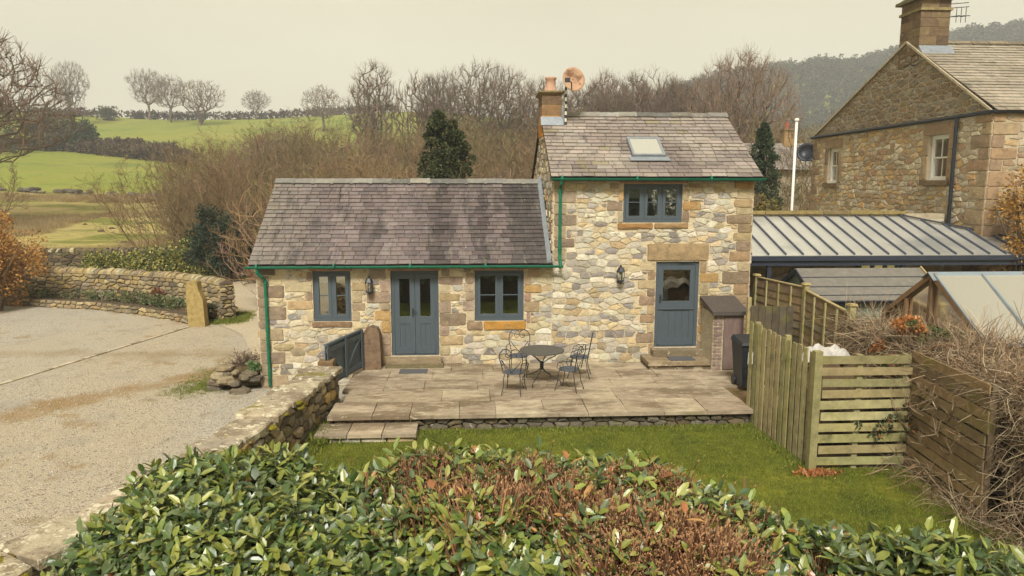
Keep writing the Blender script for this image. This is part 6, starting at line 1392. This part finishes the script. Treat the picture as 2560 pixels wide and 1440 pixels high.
# ---- lawn grass, tufts, weeds
def build_grass():
    rng = random.Random(123); GR = [C(98, 116, 32), C(118, 130, 40), C(82, 100, 28), C(138, 142, 52), C(152, 150, 70)]
    pr = []
    for s in range(5):
        r = random.Random(400+s); m = MB()
        for k in range(22):
            x, y = r.gauss(0, .035), r.gauss(0, .035); h = r.uniform(.010, .032); a = r.uniform(0, 6.28); l = r.uniform(.2, .8)*h; w_ = .0035; dx, dy = math.cos(a), math.sin(a)
            m.add([(x-dy*w_, y+dx*w_, -.004), (x+dy*w_, y-dx*w_, -.004), (x+dx*l, y+dy*l, h)], [(0, 1, 2)], jit(r.choice(GR), r, .2))
        pr.append(mesh(m, name='turf'))
    def inpoly(x, y, P):
        c = False; j = len(P)-1
        for i in range(len(P)):
            if (P[i][1] > y) != (P[j][1] > y) and x < (P[j][0]-P[i][0])*(y-P[i][1])/(P[j][1]-P[i][1])+P[i][0]: c = not c
            j = i
        return c
    P, R_, S_, I_ = [], [], [], []
    for k in range(26000):
        x, y = rng.uniform(-4, 7.4), rng.uniform(6.2, 12.85)
        if not inpoly(x, y, lawn_poly): continue
        P.append((x, y, -.30)); R_.append((0, 0, rng.random()*6.28)); S_.append(rng.uniform(.7, 1.3)); I_.append(rng.randrange(5))
    scatter('lawn_grass', [q_.copy() for q_ in pr], M['turf'], P, R_, S_, I_, None, label='short green grass of the lawn', cat='grass')
    # longer tufts along edges and on the yard verge
    P, R_, S_, I_ = [], [], [], []
    def tuft(x, y, z, s): P.append((x, y, z)); R_.append((rng.uniform(-.2, .2), rng.uniform(-.2, .2), rng.random()*6.28)); S_.append(s); I_.append(rng.randrange(5))
    for k in range(420): tuft(rng.uniform(-1.0, 5.2), 12.68+rng.uniform(-.12, .06), -.30, rng.uniform(1.0, 2.2))
    for k in range(260): t = rng.random(); tuft(lerp(5.20, 5.33, t)+rng.uniform(-.10, .0), lerp(12.8, 10.7, t), -.30, rng.uniform(1.0, 2.4))
    for k in range(200): t = rng.random(); tuft(lerp(-2.78, -3.45, t)+rng.uniform(.0, .16), lerp(12.3, 9.0, t), -.30, rng.uniform(1.5, 4))
    for k in range(120): tuft(-2.66+rng.uniform(-.1, .1), rng.uniform(12.1, 12.9), -.22, rng.uniform(1.5, 3.6))
    for k in range(900): a = rng.random(); tuft(-8.3+rng.gauss(0, .30)*(1-.3*a), 24.5+a*1.6+rng.gauss(0, .25), -.51, rng.uniform(1.2, 3.2))
    for k in range(800): a = rng.random()**1.5; tuft(-5.8-a*1.0+rng.gauss(0, .2), 16.9+rng.gauss(0, .35)-a*.5+(rng.random()*2.2 if rng.random() < .35 else 0), -.52, rng.uniform(.7, 1.7))
    for k in range(260): a = rng.random(); tuft(-6.1+a*1.0+rng.gauss(0, .06), 21.0+a*1.3+rng.gauss(0, .12), -.505, rng.uniform(1.0, 1.8))
    scatter('verge_grass', pr, M['leafy'], P, R_, S_, I_, None, label='longer grass tufts along walls, fence foot and yard verge', cat='grass')
    # loose stones of the yard
    pb = []
    for s, c_ in enumerate((C(206, 198, 182), C(176, 166, 150), C(120, 112, 104), C(150, 138, 120), C(116, 108, 102))):
        m = MB(); rock(m, (0, 0, 0), .016, .012, .009, random.Random(s+40), c_); pb.append(mesh(m, name='pebble'))
    P, R_, S_, I_ = [], [], [], []
    for k in range(16000):
        y = 6.5+11.5*rng.random()**1.3; x = rng.uniform(-11, -2.6)
        if x > -2.7-(14.1-min(y, 14.1))*.17-.45: continue
        if x/y < -.86: continue
        P.append((x, y, -.518)); R_.append((0, 0, rng.random()*6.28)); S_.append(rng.uniform(.35, 1.0)); I_.append(rng.choice((0, 0, 1, 1, 1, 2, 3, 3, 4)))
    scatter('loose_gravel', pb, M['pebble'], P, R_, S_, I_, None, label='loose stones of the gravel yard', cat='gravel')
    # dead reddish clippings at the corner post
    m = MB(); leaf_cloud(m, lambda r: (Vector((5.35+r.gauss(0, .16), 10.42+r.gauss(0, .07), -.29)), Vector((0, 0, 1))), 420, .05, [C(190, 120, 70), C(206, 144, 92), C(160, 96, 56)], rng); tag(obj('dry_clippings', m, M['leafy']), 'small heap of orange dry clippings at the foot of the corner post', 'clippings')["kind"] = "stuff"
    # rockery heather and bed plants
    me = shrub_mesh(501, .55, .35, 34, [C(110, 88, 76), C(128, 104, 88), C(96, 78, 70)], 6, 3, rmin=.004); place_shrub('heather', 'wiry brown heather plant on the rockery at the cottage corner', me, -5.30, 16.95, 0, 1.0, z=-.15, cat='plant')
    m = MB(); leaf_cloud(m, cl_shape(clumps(rng, 8, (-5.12, 16.45, .02), .22, .2, .14)), 220, .09, [C(120, 142, 92), C(96, 122, 72)], rng); tag(obj('leafy_plant', m, M['leafy']), 'small pale green leafy plant in the corner rockery', 'plant')
    m = MB(); fnb = path_fn([(-20, 29.8), (-16.6, 28.85), (-13.5, 27.9), (-11.4, 26.75), (-9.9, 25.6), (-9.25, 24.8)], 1)[0]; cl = []
    for k in range(64): q = fnb(rng.uniform(1, 13.2), -.2, rng.uniform(-.35, .35)); cl.append((Vector((q[0], q[1], -.16+rng.uniform(0, .15))), rng.uniform(.12, .28), Vector((0, 0, 1))))
    leaf_cloud(m, cl_shape(cl), 6500, .085, [C(96, 112, 78), C(112, 128, 96), C(84, 104, 52), C(134, 140, 96), C(120, 92, 62)], rng); o = obj('bed_plants', m, M['leafy']); tag(o, 'grey-green low plants filling the bed before the curved wall', 'plants'); o["kind"] = "stuff"
    m = MB(); leaf_cloud(m, cl_shape(clumps(rng, 14, (-11.9, 27.2, .05), .45, .3, .4)), 700, .10, [C(150, 104, 76), C(128, 90, 66)], rng); tag(obj('rusty_shrub', m, M['leafy']), 'small rust brown shrub in the bed against the curved wall', 'shrub')
build_grass()
# ------------------------------------------------------------------ trees and shrubs beyond
def build_background():
    rng = random.Random(2024); PX = lambda x, y: ((x-1180)/1800.0*y)      # photo column -> X at depth y
    BRN = [C(140, 112, 82), C(126, 100, 74), C(152, 124, 88), C(118, 98, 70), C(134, 116, 78)]; OLV = [C(128, 118, 76), C(112, 106, 68), C(140, 126, 82), C(104, 92, 64)]
    PUR = [C(146, 116, 98), C(128, 104, 88), C(160, 132, 108), C(118, 94, 80)]
    # large bare tree at the left edge
    big = tree_meshes('oak', 17, 3, r0=.42, n=1100)
    low = shrub_mesh(512, 6.5, 5.5, 10, [C(120, 96, 70), C(104, 84, 62)], 8, 5, rmin=.012); place_shrub('bare_shrub', 'spreading leafless shrub under the large tree at the left edge', low, -37, 57, 0, .85)
    # skyline trees
    A = tree_meshes('oak', 13, 21, n=800, twigs=8, rm=.0013); B = tree_meshes('oak', 12, 22); Cc = tree_meshes('ash', 14, 23, n=800, twigs=9, rm=.0011); D = tree_meshes('oak', 11, 24, 3, .35); E_ = tree_meshes('poplar', 15, 25, 3, .12, n=700, twigs=9, rm=.0010); F = tree_meshes('oak', 15, 26, n=900, twigs=8, rm=.0013)
    def T(nm, lab, me, px, y, ytop, rz=0, fat=1.0):
        x = PX(px, y); h = max(max(v.co.z for v in m_.vertices) for m_ in me); s = ((458-ytop)/1800.0*y+4.18-terr(x, y))/h
        return place_tree(nm, lab, me, x, y, rz, (s*fat, s*fat, s))
    T('bare_tree', 'large leafless tree at the left edge with wide branching crown', big, -30, 62, 58, .4, 1.1)
    T('bare_tree', 'lone bare tree with an ivy-clad leaning trunk on the left skyline', F, 236, 215, 168, 1, .62)
    T('bare_tree', 'round-headed bare tree, first of the three on the hilltop hedge', A, 418, 238, 184, 2, .82); T('bare_tree', 'dense bare tree in the middle of the three on the hilltop hedge', B, 466, 232, 198, .5, .8); T('bare_tree', 'wide many-stemmed bare tree, last of the three on the hilltop hedge', D, 536, 225, 212, 1.1, 1.1)
    T('bare_tree', 'small round bare tree alone on the skyline above the pale roof', A, 668, 245, 234, 4); T('bare_tree', 'round bare tree on the skyline above the brown thicket', B, 826, 200, 220, 2.5)
    T('bare_tree', 'tall upswept many-stemmed bare tree left of the dark conifer', E_, 945, 110, 155, .3, 1.25); T('bare_tree', 'gnarled open bare tree beside the ivy trunk', D, 1065, 95, 182, 2.2, .6); T('bare_tree', 'bare tree with an ivy-covered trunk behind the conifer', Cc, 1112, 92, 168, 2, .7)
    T('bare_tree', 'broad brown bare tree with domed crown behind the conifer', F, 1195, 88, 150, .4, .72); T('bare_tree', 'domed bare tree just left of the cottage chimney', A, 1265, 90, 160, 1.4, .66); T('bare_tree', 'slim bare tree behind the cottage chimney pot', E_, 1345, 95, 190, 1.9, 1.5)
    big2 = tree_meshes('oak', 16, 31, 3, .2, n=1300, twigs=10, rm=.0011); T('bare_tree', 'large twiggy bare tree between the cottage roof and the big house', big2, 1858, 62, 112, 1.0, .62)
    ORD = 'first second third fourth fifth sixth seventh eighth ninth tenth eleventh twelfth'.split(); SL = ((1470, 88, 190), (1505, 92, 168), (1545, 90, 182), (1585, 86, 172), (1630, 92, 166), (1675, 88, 184), (1720, 84, 178), (1760, 95, 186), (1425, 96, 200), (1800, 100, 175), (1655, 110, 186), (1525, 112, 188))
    for i, (px, y, s) in enumerate(SL):
        t = T('slender_tree', ORD[sorted(q_[0] for q_ in SL).index(px)]+' slender bare tree from the chimney, behind the tall cottage roof', E_ if i % 2 else Cc, px, y, s, i*1.3); t["group"] = 'slender trees behind the tall roof'
    # ivy on the trunks of three of them
    def ivy(px, y, h, r, lab):
        m = MB(); x = PX(px, y); z0 = terr(x, y); cl = [(Vector((x+rng.gauss(0, r*.4), y+rng.gauss(0, r*.4), z0+h*rng.random())), r*rng.uniform(.6, 1.1), Vector((0, 0, 1))) for _ in range(16)]; leaf_cloud(m, cl_shape(cl), 900, r*.40, [C(74, 82, 52), C(92, 96, 62), C(84, 80, 54)], rng); tag(obj('ivy_mass', m, M['leafy']), lab, 'ivy')
    ivy(236, 215, 8, 1.0, 'ivy clothing the trunk of the lone skyline tree'); ivy(1112, 92, 7.5, 1.5, 'ivy mass on the trunk behind the dark conifer'); ivy(1180, 88, 5.5, 1.3, 'ivy mass low in the domed tree behind the conifer'); ivy(90, 140, 7, 1.0, 'dark ivy-covered stump tree by the field hedge at left')
    # round field bushes
    def bush(name, lab, x, y, w_, h, pal, n, size, seed, twp=None, z=None):
        r = random.Random(seed); t = thing(name, lab, 'bush', (x, y, terr(x, y) if z is None else z)); zz = ORG[t][2]; m = MB(); leaf_cloud(m, cl_shape(clumps(r, 60, (x, y, zz+h*.52), w_/2, w_/2, h*.5, .3, .95)), n, size, pal, r); obj('foliage', m, M['leafy'], t)
        s = MB()
        for k in range(22): a = r.uniform(0, 6.28); q = r.random(); s.tube([(x+math.cos(a)*.2, y+math.sin(a)*.2, zz-.1), (x+math.cos(a)*w_*.22*q, y+math.sin(a)*w_*.22*q, zz+h*.4), (x+math.cos(a)*w_*.46*q, y+math.sin(a)*w_*.46*q, zz+h*(.98-.3*q))], [h*.015, h*.010, h*.004], 4, jit(C(110, 92, 70), r), False)
        obj('stems', s, M['twig'], t); return t
    bush('round_bush', 'olive-brown rounded bush on the field hedge', PX(178, 150), 150, 9.6, 8.2, OLV, 5200, .55, 61); bush('round_bush', 'smaller dark green bush beside the olive-brown one on the field hedge', PX(254, 150), 150, 6.2, 6.2, [C(66, 80, 48), C(82, 92, 56)], 3600, .5, 62); bush('round_bush', 'small dark bush on the skyline beside a post', PX(318, 232), 232, 7.5, 4.6, [C(84, 88, 62), C(96, 92, 66)], 1800, .55, 63)
    bush('dark_evergreen', 'dense dark green evergreen bush at the corner of the lane', PX(590, 35.5), 35.2, 4.3, 3.5, [C(54, 70, 50), C(62, 80, 56), C(42, 56, 42)], 12000, .14, 64)
    bush('copper_bush', 'russet leaved bush half hidden behind the low roof verge', PX(660, 34), 34.2, 1.3, 1.6, [C(150, 78, 48), C(120, 62, 42)], 1500, .12, 66)
    bush('olive_shrub', 'yellowish olive shrub behind the cottage right gable', PX(1905, 32), 32, 2.6, 4.6, [C(140, 124, 62), C(120, 108, 58), C(104, 96, 56)], 6500, .14, 67); bush('olive_shrub', 'dull green shrub between the flagpole and the big house', PX(2015, 30), 30, 1.9, 3.9, [C(96, 94, 56), C(116, 106, 62), C(80, 80, 50)], 4200, .13, 68)
    bush('ornamental_shrub', 'golden-brown twiggy shrub at the left edge of the yard', PX(15, 27.2), 27.2, 3.9, 3.6, [C(184, 132, 62), C(168, 122, 66), C(150, 112, 66), C(196, 150, 84)], 11000, .11, 69, z=-.5)
    cl = bush('climbing_shrub', 'orange-leaved twiggy climber against the wall of the large house', 14.3, 17.6, 2.2, 3.4, [C(196, 150, 76), C(178, 132, 66), C(150, 116, 66)], 5000, .09, 70, z=1.2)
    # variegated hedge along the lane
    r = random.Random(71); t = thing('variegated_hedge', 'low yellow and green variegated hedge along the lane', 'hedge', (-11, 36.7, -.5)); m = MB(); cs = []
    for k in range(150): u = r.random(); x = lerp(-18.4, -10.4, u); hh = 1.15+.95*math.exp(-((x+12.8)/2.4)**2); cs.append((Vector((x, 35.6+r.gauss(0, .3)+u*.4, -.5+hh*r.random())), r.uniform(.20, .42), Vector((0, -.4, .8))))
    leaf_cloud(m, cl_shape(cs), 15000, .12, [C(176, 168, 84), C(202, 190, 110), C(96, 108, 56), C(78, 94, 50), C(110, 120, 60)], r); obj('foliage', m, M['leafy'], t)
    # conifers
    def conifer(name, lab, x, y, h, w_, tips, n, seed, pal, z=None):
        r = random.Random(seed); t = thing(name, lab, 'tree', (x, y, terr(x, y) if z is None else z)); zz = ORG[t][2]; m = MB(); cs = []
        for k in range(420):
            tip = r.choice(tips); u = r.random()**.75; rad = w_/2*min(1, (1-u)**.55*1.12)*(1 if u > .12 else .85); a = r.uniform(0, 6.28); q = r.uniform(.55, 1.0); q *= .8+.4*h2(a*1.6, u*9, seed); cs.append((Vector((x+tip[0]*u+math.cos(a)*rad*q, y+math.sin(a)*rad*q, zz+.2+u*h*tip[1])), .080*w_*(1.15-u*.75), Vector((math.cos(a)*.6, math.sin(a)*.6, .8))))
        leaf_cloud(m, cl_shape(cs), n, .03*w_+.04, pal, r); obj('crown', m, M['leafy'], t); s = MB(); s.tube([(x, y, zz-.2), (x, y, zz+h*.8)], [w_*.05, .03], 6, C(96, 78, 60)); obj('trunk', s, M['bark'], t)
        k_ = MB(); k_.lathe([(.0, h*.9), (w_*.07, h*.75), (w_*.18, h*.4), (w_*.25, h*.15), (w_*.2, 0)], (x, y, zz+.1), 9, C(44, 52, 38)); obj('inner_boughs', k_, M['bark'], t)
    conifer('dark_conifer', 'dense dark green twin-topped conifer behind the low roof', PX(1115, 31), 31, 7.5, 3.2, [(-.22, 1.0), (.42, .95)], 34000, 81, [C(66, 76, 46), C(82, 88, 52), C(52, 62, 42), C(108, 106, 62)])
    conifer('small_conifer', 'small dark green conical conifer beyond the cottage gable', PX(1912, 34), 34, 7.4, 2.5, [(0, 1.0)], 14000, 82, [C(66, 82, 54), C(80, 94, 60), C(56, 70, 48)])
    # thicket behind the cottage: a mass nobody could count
    pr = []
    for s in range(7):
        a, b_ = shrub_mesh(600+s, 5.0, 2.6, 11, BRN if s % 3 else OLV, 8, 5, rmin=.0075); 
        a, b_ = (a, b_) if s < 3 else tree_meshes('bush', 5.0, 640+s, 6, .5, .05, n=330, twigs=6, GREY=[BRN, OLV, PUR][s % 3], rm=.0015); bmj = bmesh.new(); bmj.from_mesh(a); bmj.from_mesh(b_); mj = bpy.data.meshes.new('shrub'); bmj.to_mesh(mj); bmj.free(); pr.append(mj)
    P, R_, S_, I_ = [], [], [], []
    def put(x, y, s): 
        k = rng.randrange(7); rz = rng.random()*6.28
        P.append((x, y, terr(x, y)-.1)); R_.append((0, 0, rz)); S_.append(s); I_.append(k)
    for k in range(185):
        y = rng.uniform(40, 84); px = rng.uniform(470, 1400); x = PX(px, y); s = rng.uniform(.75, 1.25)*(.86+.014*(y-30))
        if px < 900: s *= .94
        if px < 640: s *= .8
        put(x, y, s)
    for k in range(60): y = rng.uniform(26, 38); x = PX(rng.uniform(730, 1360), y); put(x, y, rng.uniform(.7, 1.05))
    for k in range(110): y = rng.uniform(45, 100); x = PX(rng.uniform(1400, 2080), y); put(x, y, rng.uniform(1.0, 2.1))
    for k in range(12): y = rng.uniform(30, 44); x = PX(rng.uniform(1940, 2060), y); put(x, y, rng.uniform(.5, .8))
    scatter('thicket', pr, M['twig'], P, R_, S_, I_, None, label='brown leafless thicket of shrubs behind the cottage', cat='thicket')
    for (px, y, s, sd, lab) in ((455, 43, 1.12, 901, 'spreading leafless shrub with arching stems at the field edge'), (560, 41, 1.08, 902, 'tall leafless shrub behind the dark evergreen bush')):
        place_shrub('arching_shrub', lab, shrub_mesh(sd, 5.6, 4.2, 16, BRN, 9, 5, rmin=.008), PX(px, y), y, sd, s)
    gn = tree_meshes('oak', 6.5, 44, 1, .2, .20, n=260); place_tree('gnarled_tree', 'gnarled mossy orchard tree beside the dark conifer', gn, PX(1240, 30), 30, 1.0, .86); gm = tree_meshes('oak', 5, 45, 2, .4, n=160, twigs=4); place_tree('pale_bare_tree', 'small pale branched bare tree in front of the conifer', gm, PX(1090, 27), 27, 2.0, .85)
    # field hedges
    def hedge_line(name, lab, pts, h, w_, n, pal, size, seed):
        r = random.Random(seed); m = MB(); cs = []
        for (x0, y0), (x1, y1) in zip(pts, pts[1:]):
            L = math.hypot(x1-x0, y1-y0)
            for k in range(int(L/.45)): t = r.random(); x, y = lerp(x0, x1, t), lerp(y0, y1, t)+r.uniform(-w_, w_)*.4; cs.append((Vector((x, y, terr(x, y)+h*r.uniform(.2, .75))), h*.42, Vector((0, 0, 1))))
        leaf_cloud(m, cl_shape(cs), n, size, pal, r); o = obj(name, m, M['leafy']); tag(o, lab, 'hedge')
    HB = [C(112, 88, 64), C(96, 78, 58), C(126, 100, 70), C(92, 84, 56)]
    hedge_line('field_hedge', 'clipped brown field hedge below the upper pasture', [(PX(-160, 146), 146), (PX(0, 148), 148), (PX(230, 150), 150), (PX(430, 138), 138), (PX(520, 130), 130)], 2.3, 2.0, 12000, HB, .6, 101)
    hedge_line('field_hedge', 'thin upper hedge parallel to the clipped field hedge', [(PX(215, 164), 164), (PX(330, 160), 160), (PX(470, 150), 150)], 1.9, 1.4, 5000, HB, .55, 102)
    hedge_line('skyline_hedge', 'dark hedge along the hilltop skyline', [(PX(-120, 225), 225), (PX(90, 232), 232), (PX(300, 240), 240), (PX(480, 246), 246), (PX(700, 250), 250), (PX(1000, 250), 250)], 2.4, 2.0, 9000, [C(96, 76, 64), C(84, 70, 58), C(108, 92, 72)], .8, 103)
    # ruined wall between the fields
    r = random.Random(104); rw = thing('ruined_field_wall', 'broken line of tumbled field stones between the rough and green pasture', 'wall', (PX(200, 86), 86, 3))
    for k in range(150):
        px = r.uniform(-40, 470); y = 86+(px-200)*-.012+r.uniform(-.5, .5); x = PX(px, y)
        if h1(px*.035, 9) < .36: continue
        m = MB(); rock(m, (x, y, terr(x, y)+r.uniform(.0, .45)), r.uniform(.3, .55), r.uniform(.25, .4), r.uniform(.16, .3), r, pick([C(128, 118, 100), C(108, 100, 86), C(92, 84, 74)], r)); obj('rock', m, M['dry'], rw)
    # rushes in the rough pasture
    m = [MB() for _ in range(3)]
    for i in range(3):
        rr = random.Random(700+i)
        for k in range(60): x, y = rr.gauss(0, .35), rr.gauss(0, .3); h = rr.uniform(.25, .7); a = rr.uniform(0, 6.28); m[i].add([(x-.012, y, -.02), (x+.012, y, -.02), (x+math.cos(a)*h*.4, y+math.sin(a)*h*.4, h)], [(0, 1, 2)], jit(rr.choice([C(190, 164, 116), C(170, 144, 98), C(150, 132, 84), C(200, 180, 136)]), rr, .15))
    P, R_, S_, I_ = [], [], [], []
    for k in range(6000):
        y = rng.uniform(40, 86); px = rng.uniform(-60, 560); x = PX(px, y); v = h2(x*.11, y*.16, 12)
        if v < .50: continue
        P.append((x, y, terr(x, y))); R_.append((0, 0, rng.random()*6)); S_.append(rng.uniform(.5, 1.1)*(v+.3)); I_.append(rng.randrange(3))
    scatter('dry_rushes', [mesh(q, name='rush') for q in m], M['leafy'], P, R_, S_, I_, None, label='dry tan rushes in the rough pasture', cat='rushes')
    for k in range(9):
        px = rng.uniform(230, 440); y = rng.uniform(44, 66); x = PX(px, y); m_ = MB(); blob(m_, (x, y, terr(x, y)), rng.uniform(.2, .35), .5, rng, 8, 4); t = tag(obj('mole_hill', m_, M['soil']), 'small dark mole hill in the rough pasture', 'mole hill', 'mole hills in the rough pasture')
    # distant cottage roof behind the flagpole, and pale building in the thicket
    dc = thing('distant_cottage', 'low grey-roofed stone cottage beyond the flagpole', 'house', (PX(1960, 48), 48, -.5)); x0, x1 = PX(1850, 48), PX(2075, 48)
    q = MB(); q.box(x0+.1, x1-.1, 48.4, 53, -.6, 5.3); obj('wall', q, M['mortar2'], dc)
    q = MB(); q.add([(x0, 48.0, 5.1), (x1, 48.0, 5.1), (x1, 50.7, 7.0), (x0, 50.7, 7.0), (x0, 53.4, 5.1), (x1, 53.4, 5.1)], [(0, 1, 2, 3), (3, 2, 5, 4)]); q.add([(x0, 48.0, 5.1), (x0, 53.4, 5.1), (x0, 50.7, 7)], [(0, 1, 2)]); q.add([(x1, 48.0, 5.1), (x1, 53.4, 5.1), (x1, 50.7, 7)], [(2, 1, 0)]); ro = obj('roof', q, M['gap'], dc)
    col = lambda u, t_, r_: jit(C(150, 140, 132), r_, .12)
    pieces(ro, slates((x0, 47.95, 5.13), (x1, 47.95, 5.13), (x0, 50.7, 7.03), (x1, 50.7, 7.03), 12, .5, col, rng), 'slate', M['slate_up'], 'slates', 0)
    q = MB(); q.box(x1-1.9, x1-1.2, 50.3, 51.1, 6.6, 7.9, C(168, 138, 96)); q.box(x1-1.98, x1-1.12, 50.22, 51.18, 7.9, 8.0, C(150, 130, 96)); cho = obj('chimney', q, M['block'], dc); q = MB(); q.lathe([(.18, 0), (.14, .5), (.10, .5)], (x1-1.55, 50.7, 8.0), 10); obj('chimney_pot', q, M['terra'], cho)
    pb = thing('pale_farmhouse', 'pale gabled farmhouse with brick chimney half hidden in the thicket', 'house', (PX(690, 95), 95, 3)); x = PX(722, 95); z = terr(x, 95)-1.6
    q = MB(); q.box(x-2.4, x+2.4, 95, 100, z-1, z+5.6); obj('wall', q, M['pale'], pb); q = MB(); q.add([(x-2.7, 94.8, z+5.5), (x+2.7, 94.8, z+5.5), (x+2.7, 97.5, z+7.6), (x-2.7, 97.5, z+7.6), (x-2.7, 100.2, z+5.5), (x+2.7, 100.2, z+5.5)], [(0, 1, 2, 3), (3, 2, 5, 4)]); obj('roof', q, M['felt'], pb); q = MB(); q.box(x-3.7, x-2.9, 96.5, 97.5, z+2, z+7.8); q.lathe([(.2, 0), (.16, .5), (.1, .5)], (x-3.3, 97.0, z+7.8), 8); obj('chimney', q, M['terra'], pb)
    q = MB(); q.box(x+1.0, x+1.8, 94.9, 95.05, z+3.6, z+4.8); wo = obj('window', q, M['white'], pb); q = MB(); q.box(x+1.08, x+1.72, 94.88, 94.895, z+3.68, z+4.72); obj('pane', q, M['dim'], wo)
    # wooded hill far right
    hm = MB(); nx, ny = 60, 16
    def hz(x, y):
        cr = [(-30, 10), (40, 24), (100, 47), (150, 63), (200, 72), (250, 79), (310, 93), (370, 104), (520, 112)]
        for (a, za), (b_, zb) in zip(cr, cr[1:]):
            if a <= x <= b_: c = lerp(za, zb, (x-a)/(b_-a)); break
        else: c = 10 if x < 0 else 112
        t = min(1, max(0, (y-290)/170)); return 8+(c-8)*(t*t*(3-2*t))*(1 if y < 620 else 1)+6*(h2(x*.02, y*.02, 5)-.5)*t
    for i in range(nx+1):
        for j in range(ny+1): x, y = lerp(-60, 520, i/nx), lerp(290, 520, j/ny); hm.v.append((x, y, hz(x, y))); hm.c.append((1, 1, 1))
    for i in range(nx):
        for j in range(ny): a = i*(ny+1)+j; hm.f.append((a, a+ny+1, a+ny+2, a+1))
    struct('hill', hm, M['pasture'], True)
    pr = []
    for s in range(4):
        rr = random.Random(800+s); q = MB(); leaf_cloud(q, cl_shape(clumps(rr, 14, (0, 0, 6.5), 3.6, 3.6, 5)), 240, 1.3, [C(96, 88, 70), C(110, 98, 76), C(84, 86, 60), C(70, 80, 54)], rr); q.tube([(0, 0, -1), (0, 0, 6)], [.4, .2], 4, C(84, 74, 62)); pr.append(mesh(q, name='wood_tree'))
    P, R_, S_, I_ = [], [], [], []
    for k in range(4200):
        x, y = rng.uniform(0, 500), rng.uniform(310, 475)
        if h2(x*.018, y*.018, 7) < .20 and y < 420: continue
        P.append((x, y, hz(x, y)-.5)); R_.append((0, 0, rng.random()*6)); S_.append(rng.uniform(.5, .95)); I_.append(rng.randrange(4))
    scatter('hillside_wood', pr, M['leafy'], P, R_, S_, I_, None, label='distant wood covering the hazy hillside', cat='wood')
    # evergreens on the far side of the camera, seen only as reflections in the upstairs panes
    for x, y, lab_ in ((6.5, -16, 'dark evergreen tree nearest behind the camera, reflected in the upstairs panes'), (11.5, -17, 'dark evergreen tree further right behind the camera, reflected in the upstairs panes'), (16, -16, 'dark evergreen tree furthest right behind the camera, reflected in the upstairs panes')):
        conifer('garden_conifer', lab_, x, y, 9.0, 6.4, [(0, 1)], 9000, 900+x, [C(60, 74, 44), C(76, 88, 52)], -.6)
M['terra'] = mat('red_brick', C(168, 100, 72), .9, .2, 6, .3, 20); M['pale'] = mat('pale_render', C(206, 190, 172), .9, .08, 2, .1, 10)
build_background()
# ------------------------------------------------------------------ air
hz_ = MB(); hz_.box(-520, 800, -70, 740, -2.0, 135); ho = obj('haze', hz_, None if False else M['white']); ho.data.materials.clear()
hm_ = bpy.data.materials.new('haze_air'); hm_.use_nodes = True; t_ = hm_.node_tree; t_.nodes.remove(t_.nodes["Principled BSDF"]); pv = t_.nodes.new("ShaderNodeVolumePrincipled"); pv.inputs["Color"].default_value = (.86, .89, .91, 1); pv.inputs["Density"].default_value = .0010; pv.inputs["Anisotropy"].default_value = 0.0
t_.links.new(pv.outputs[0], t_.nodes["Material Output"].inputs["Volume"]); ho.data.materials.append(hm_); ho["kind"] = "stuff"
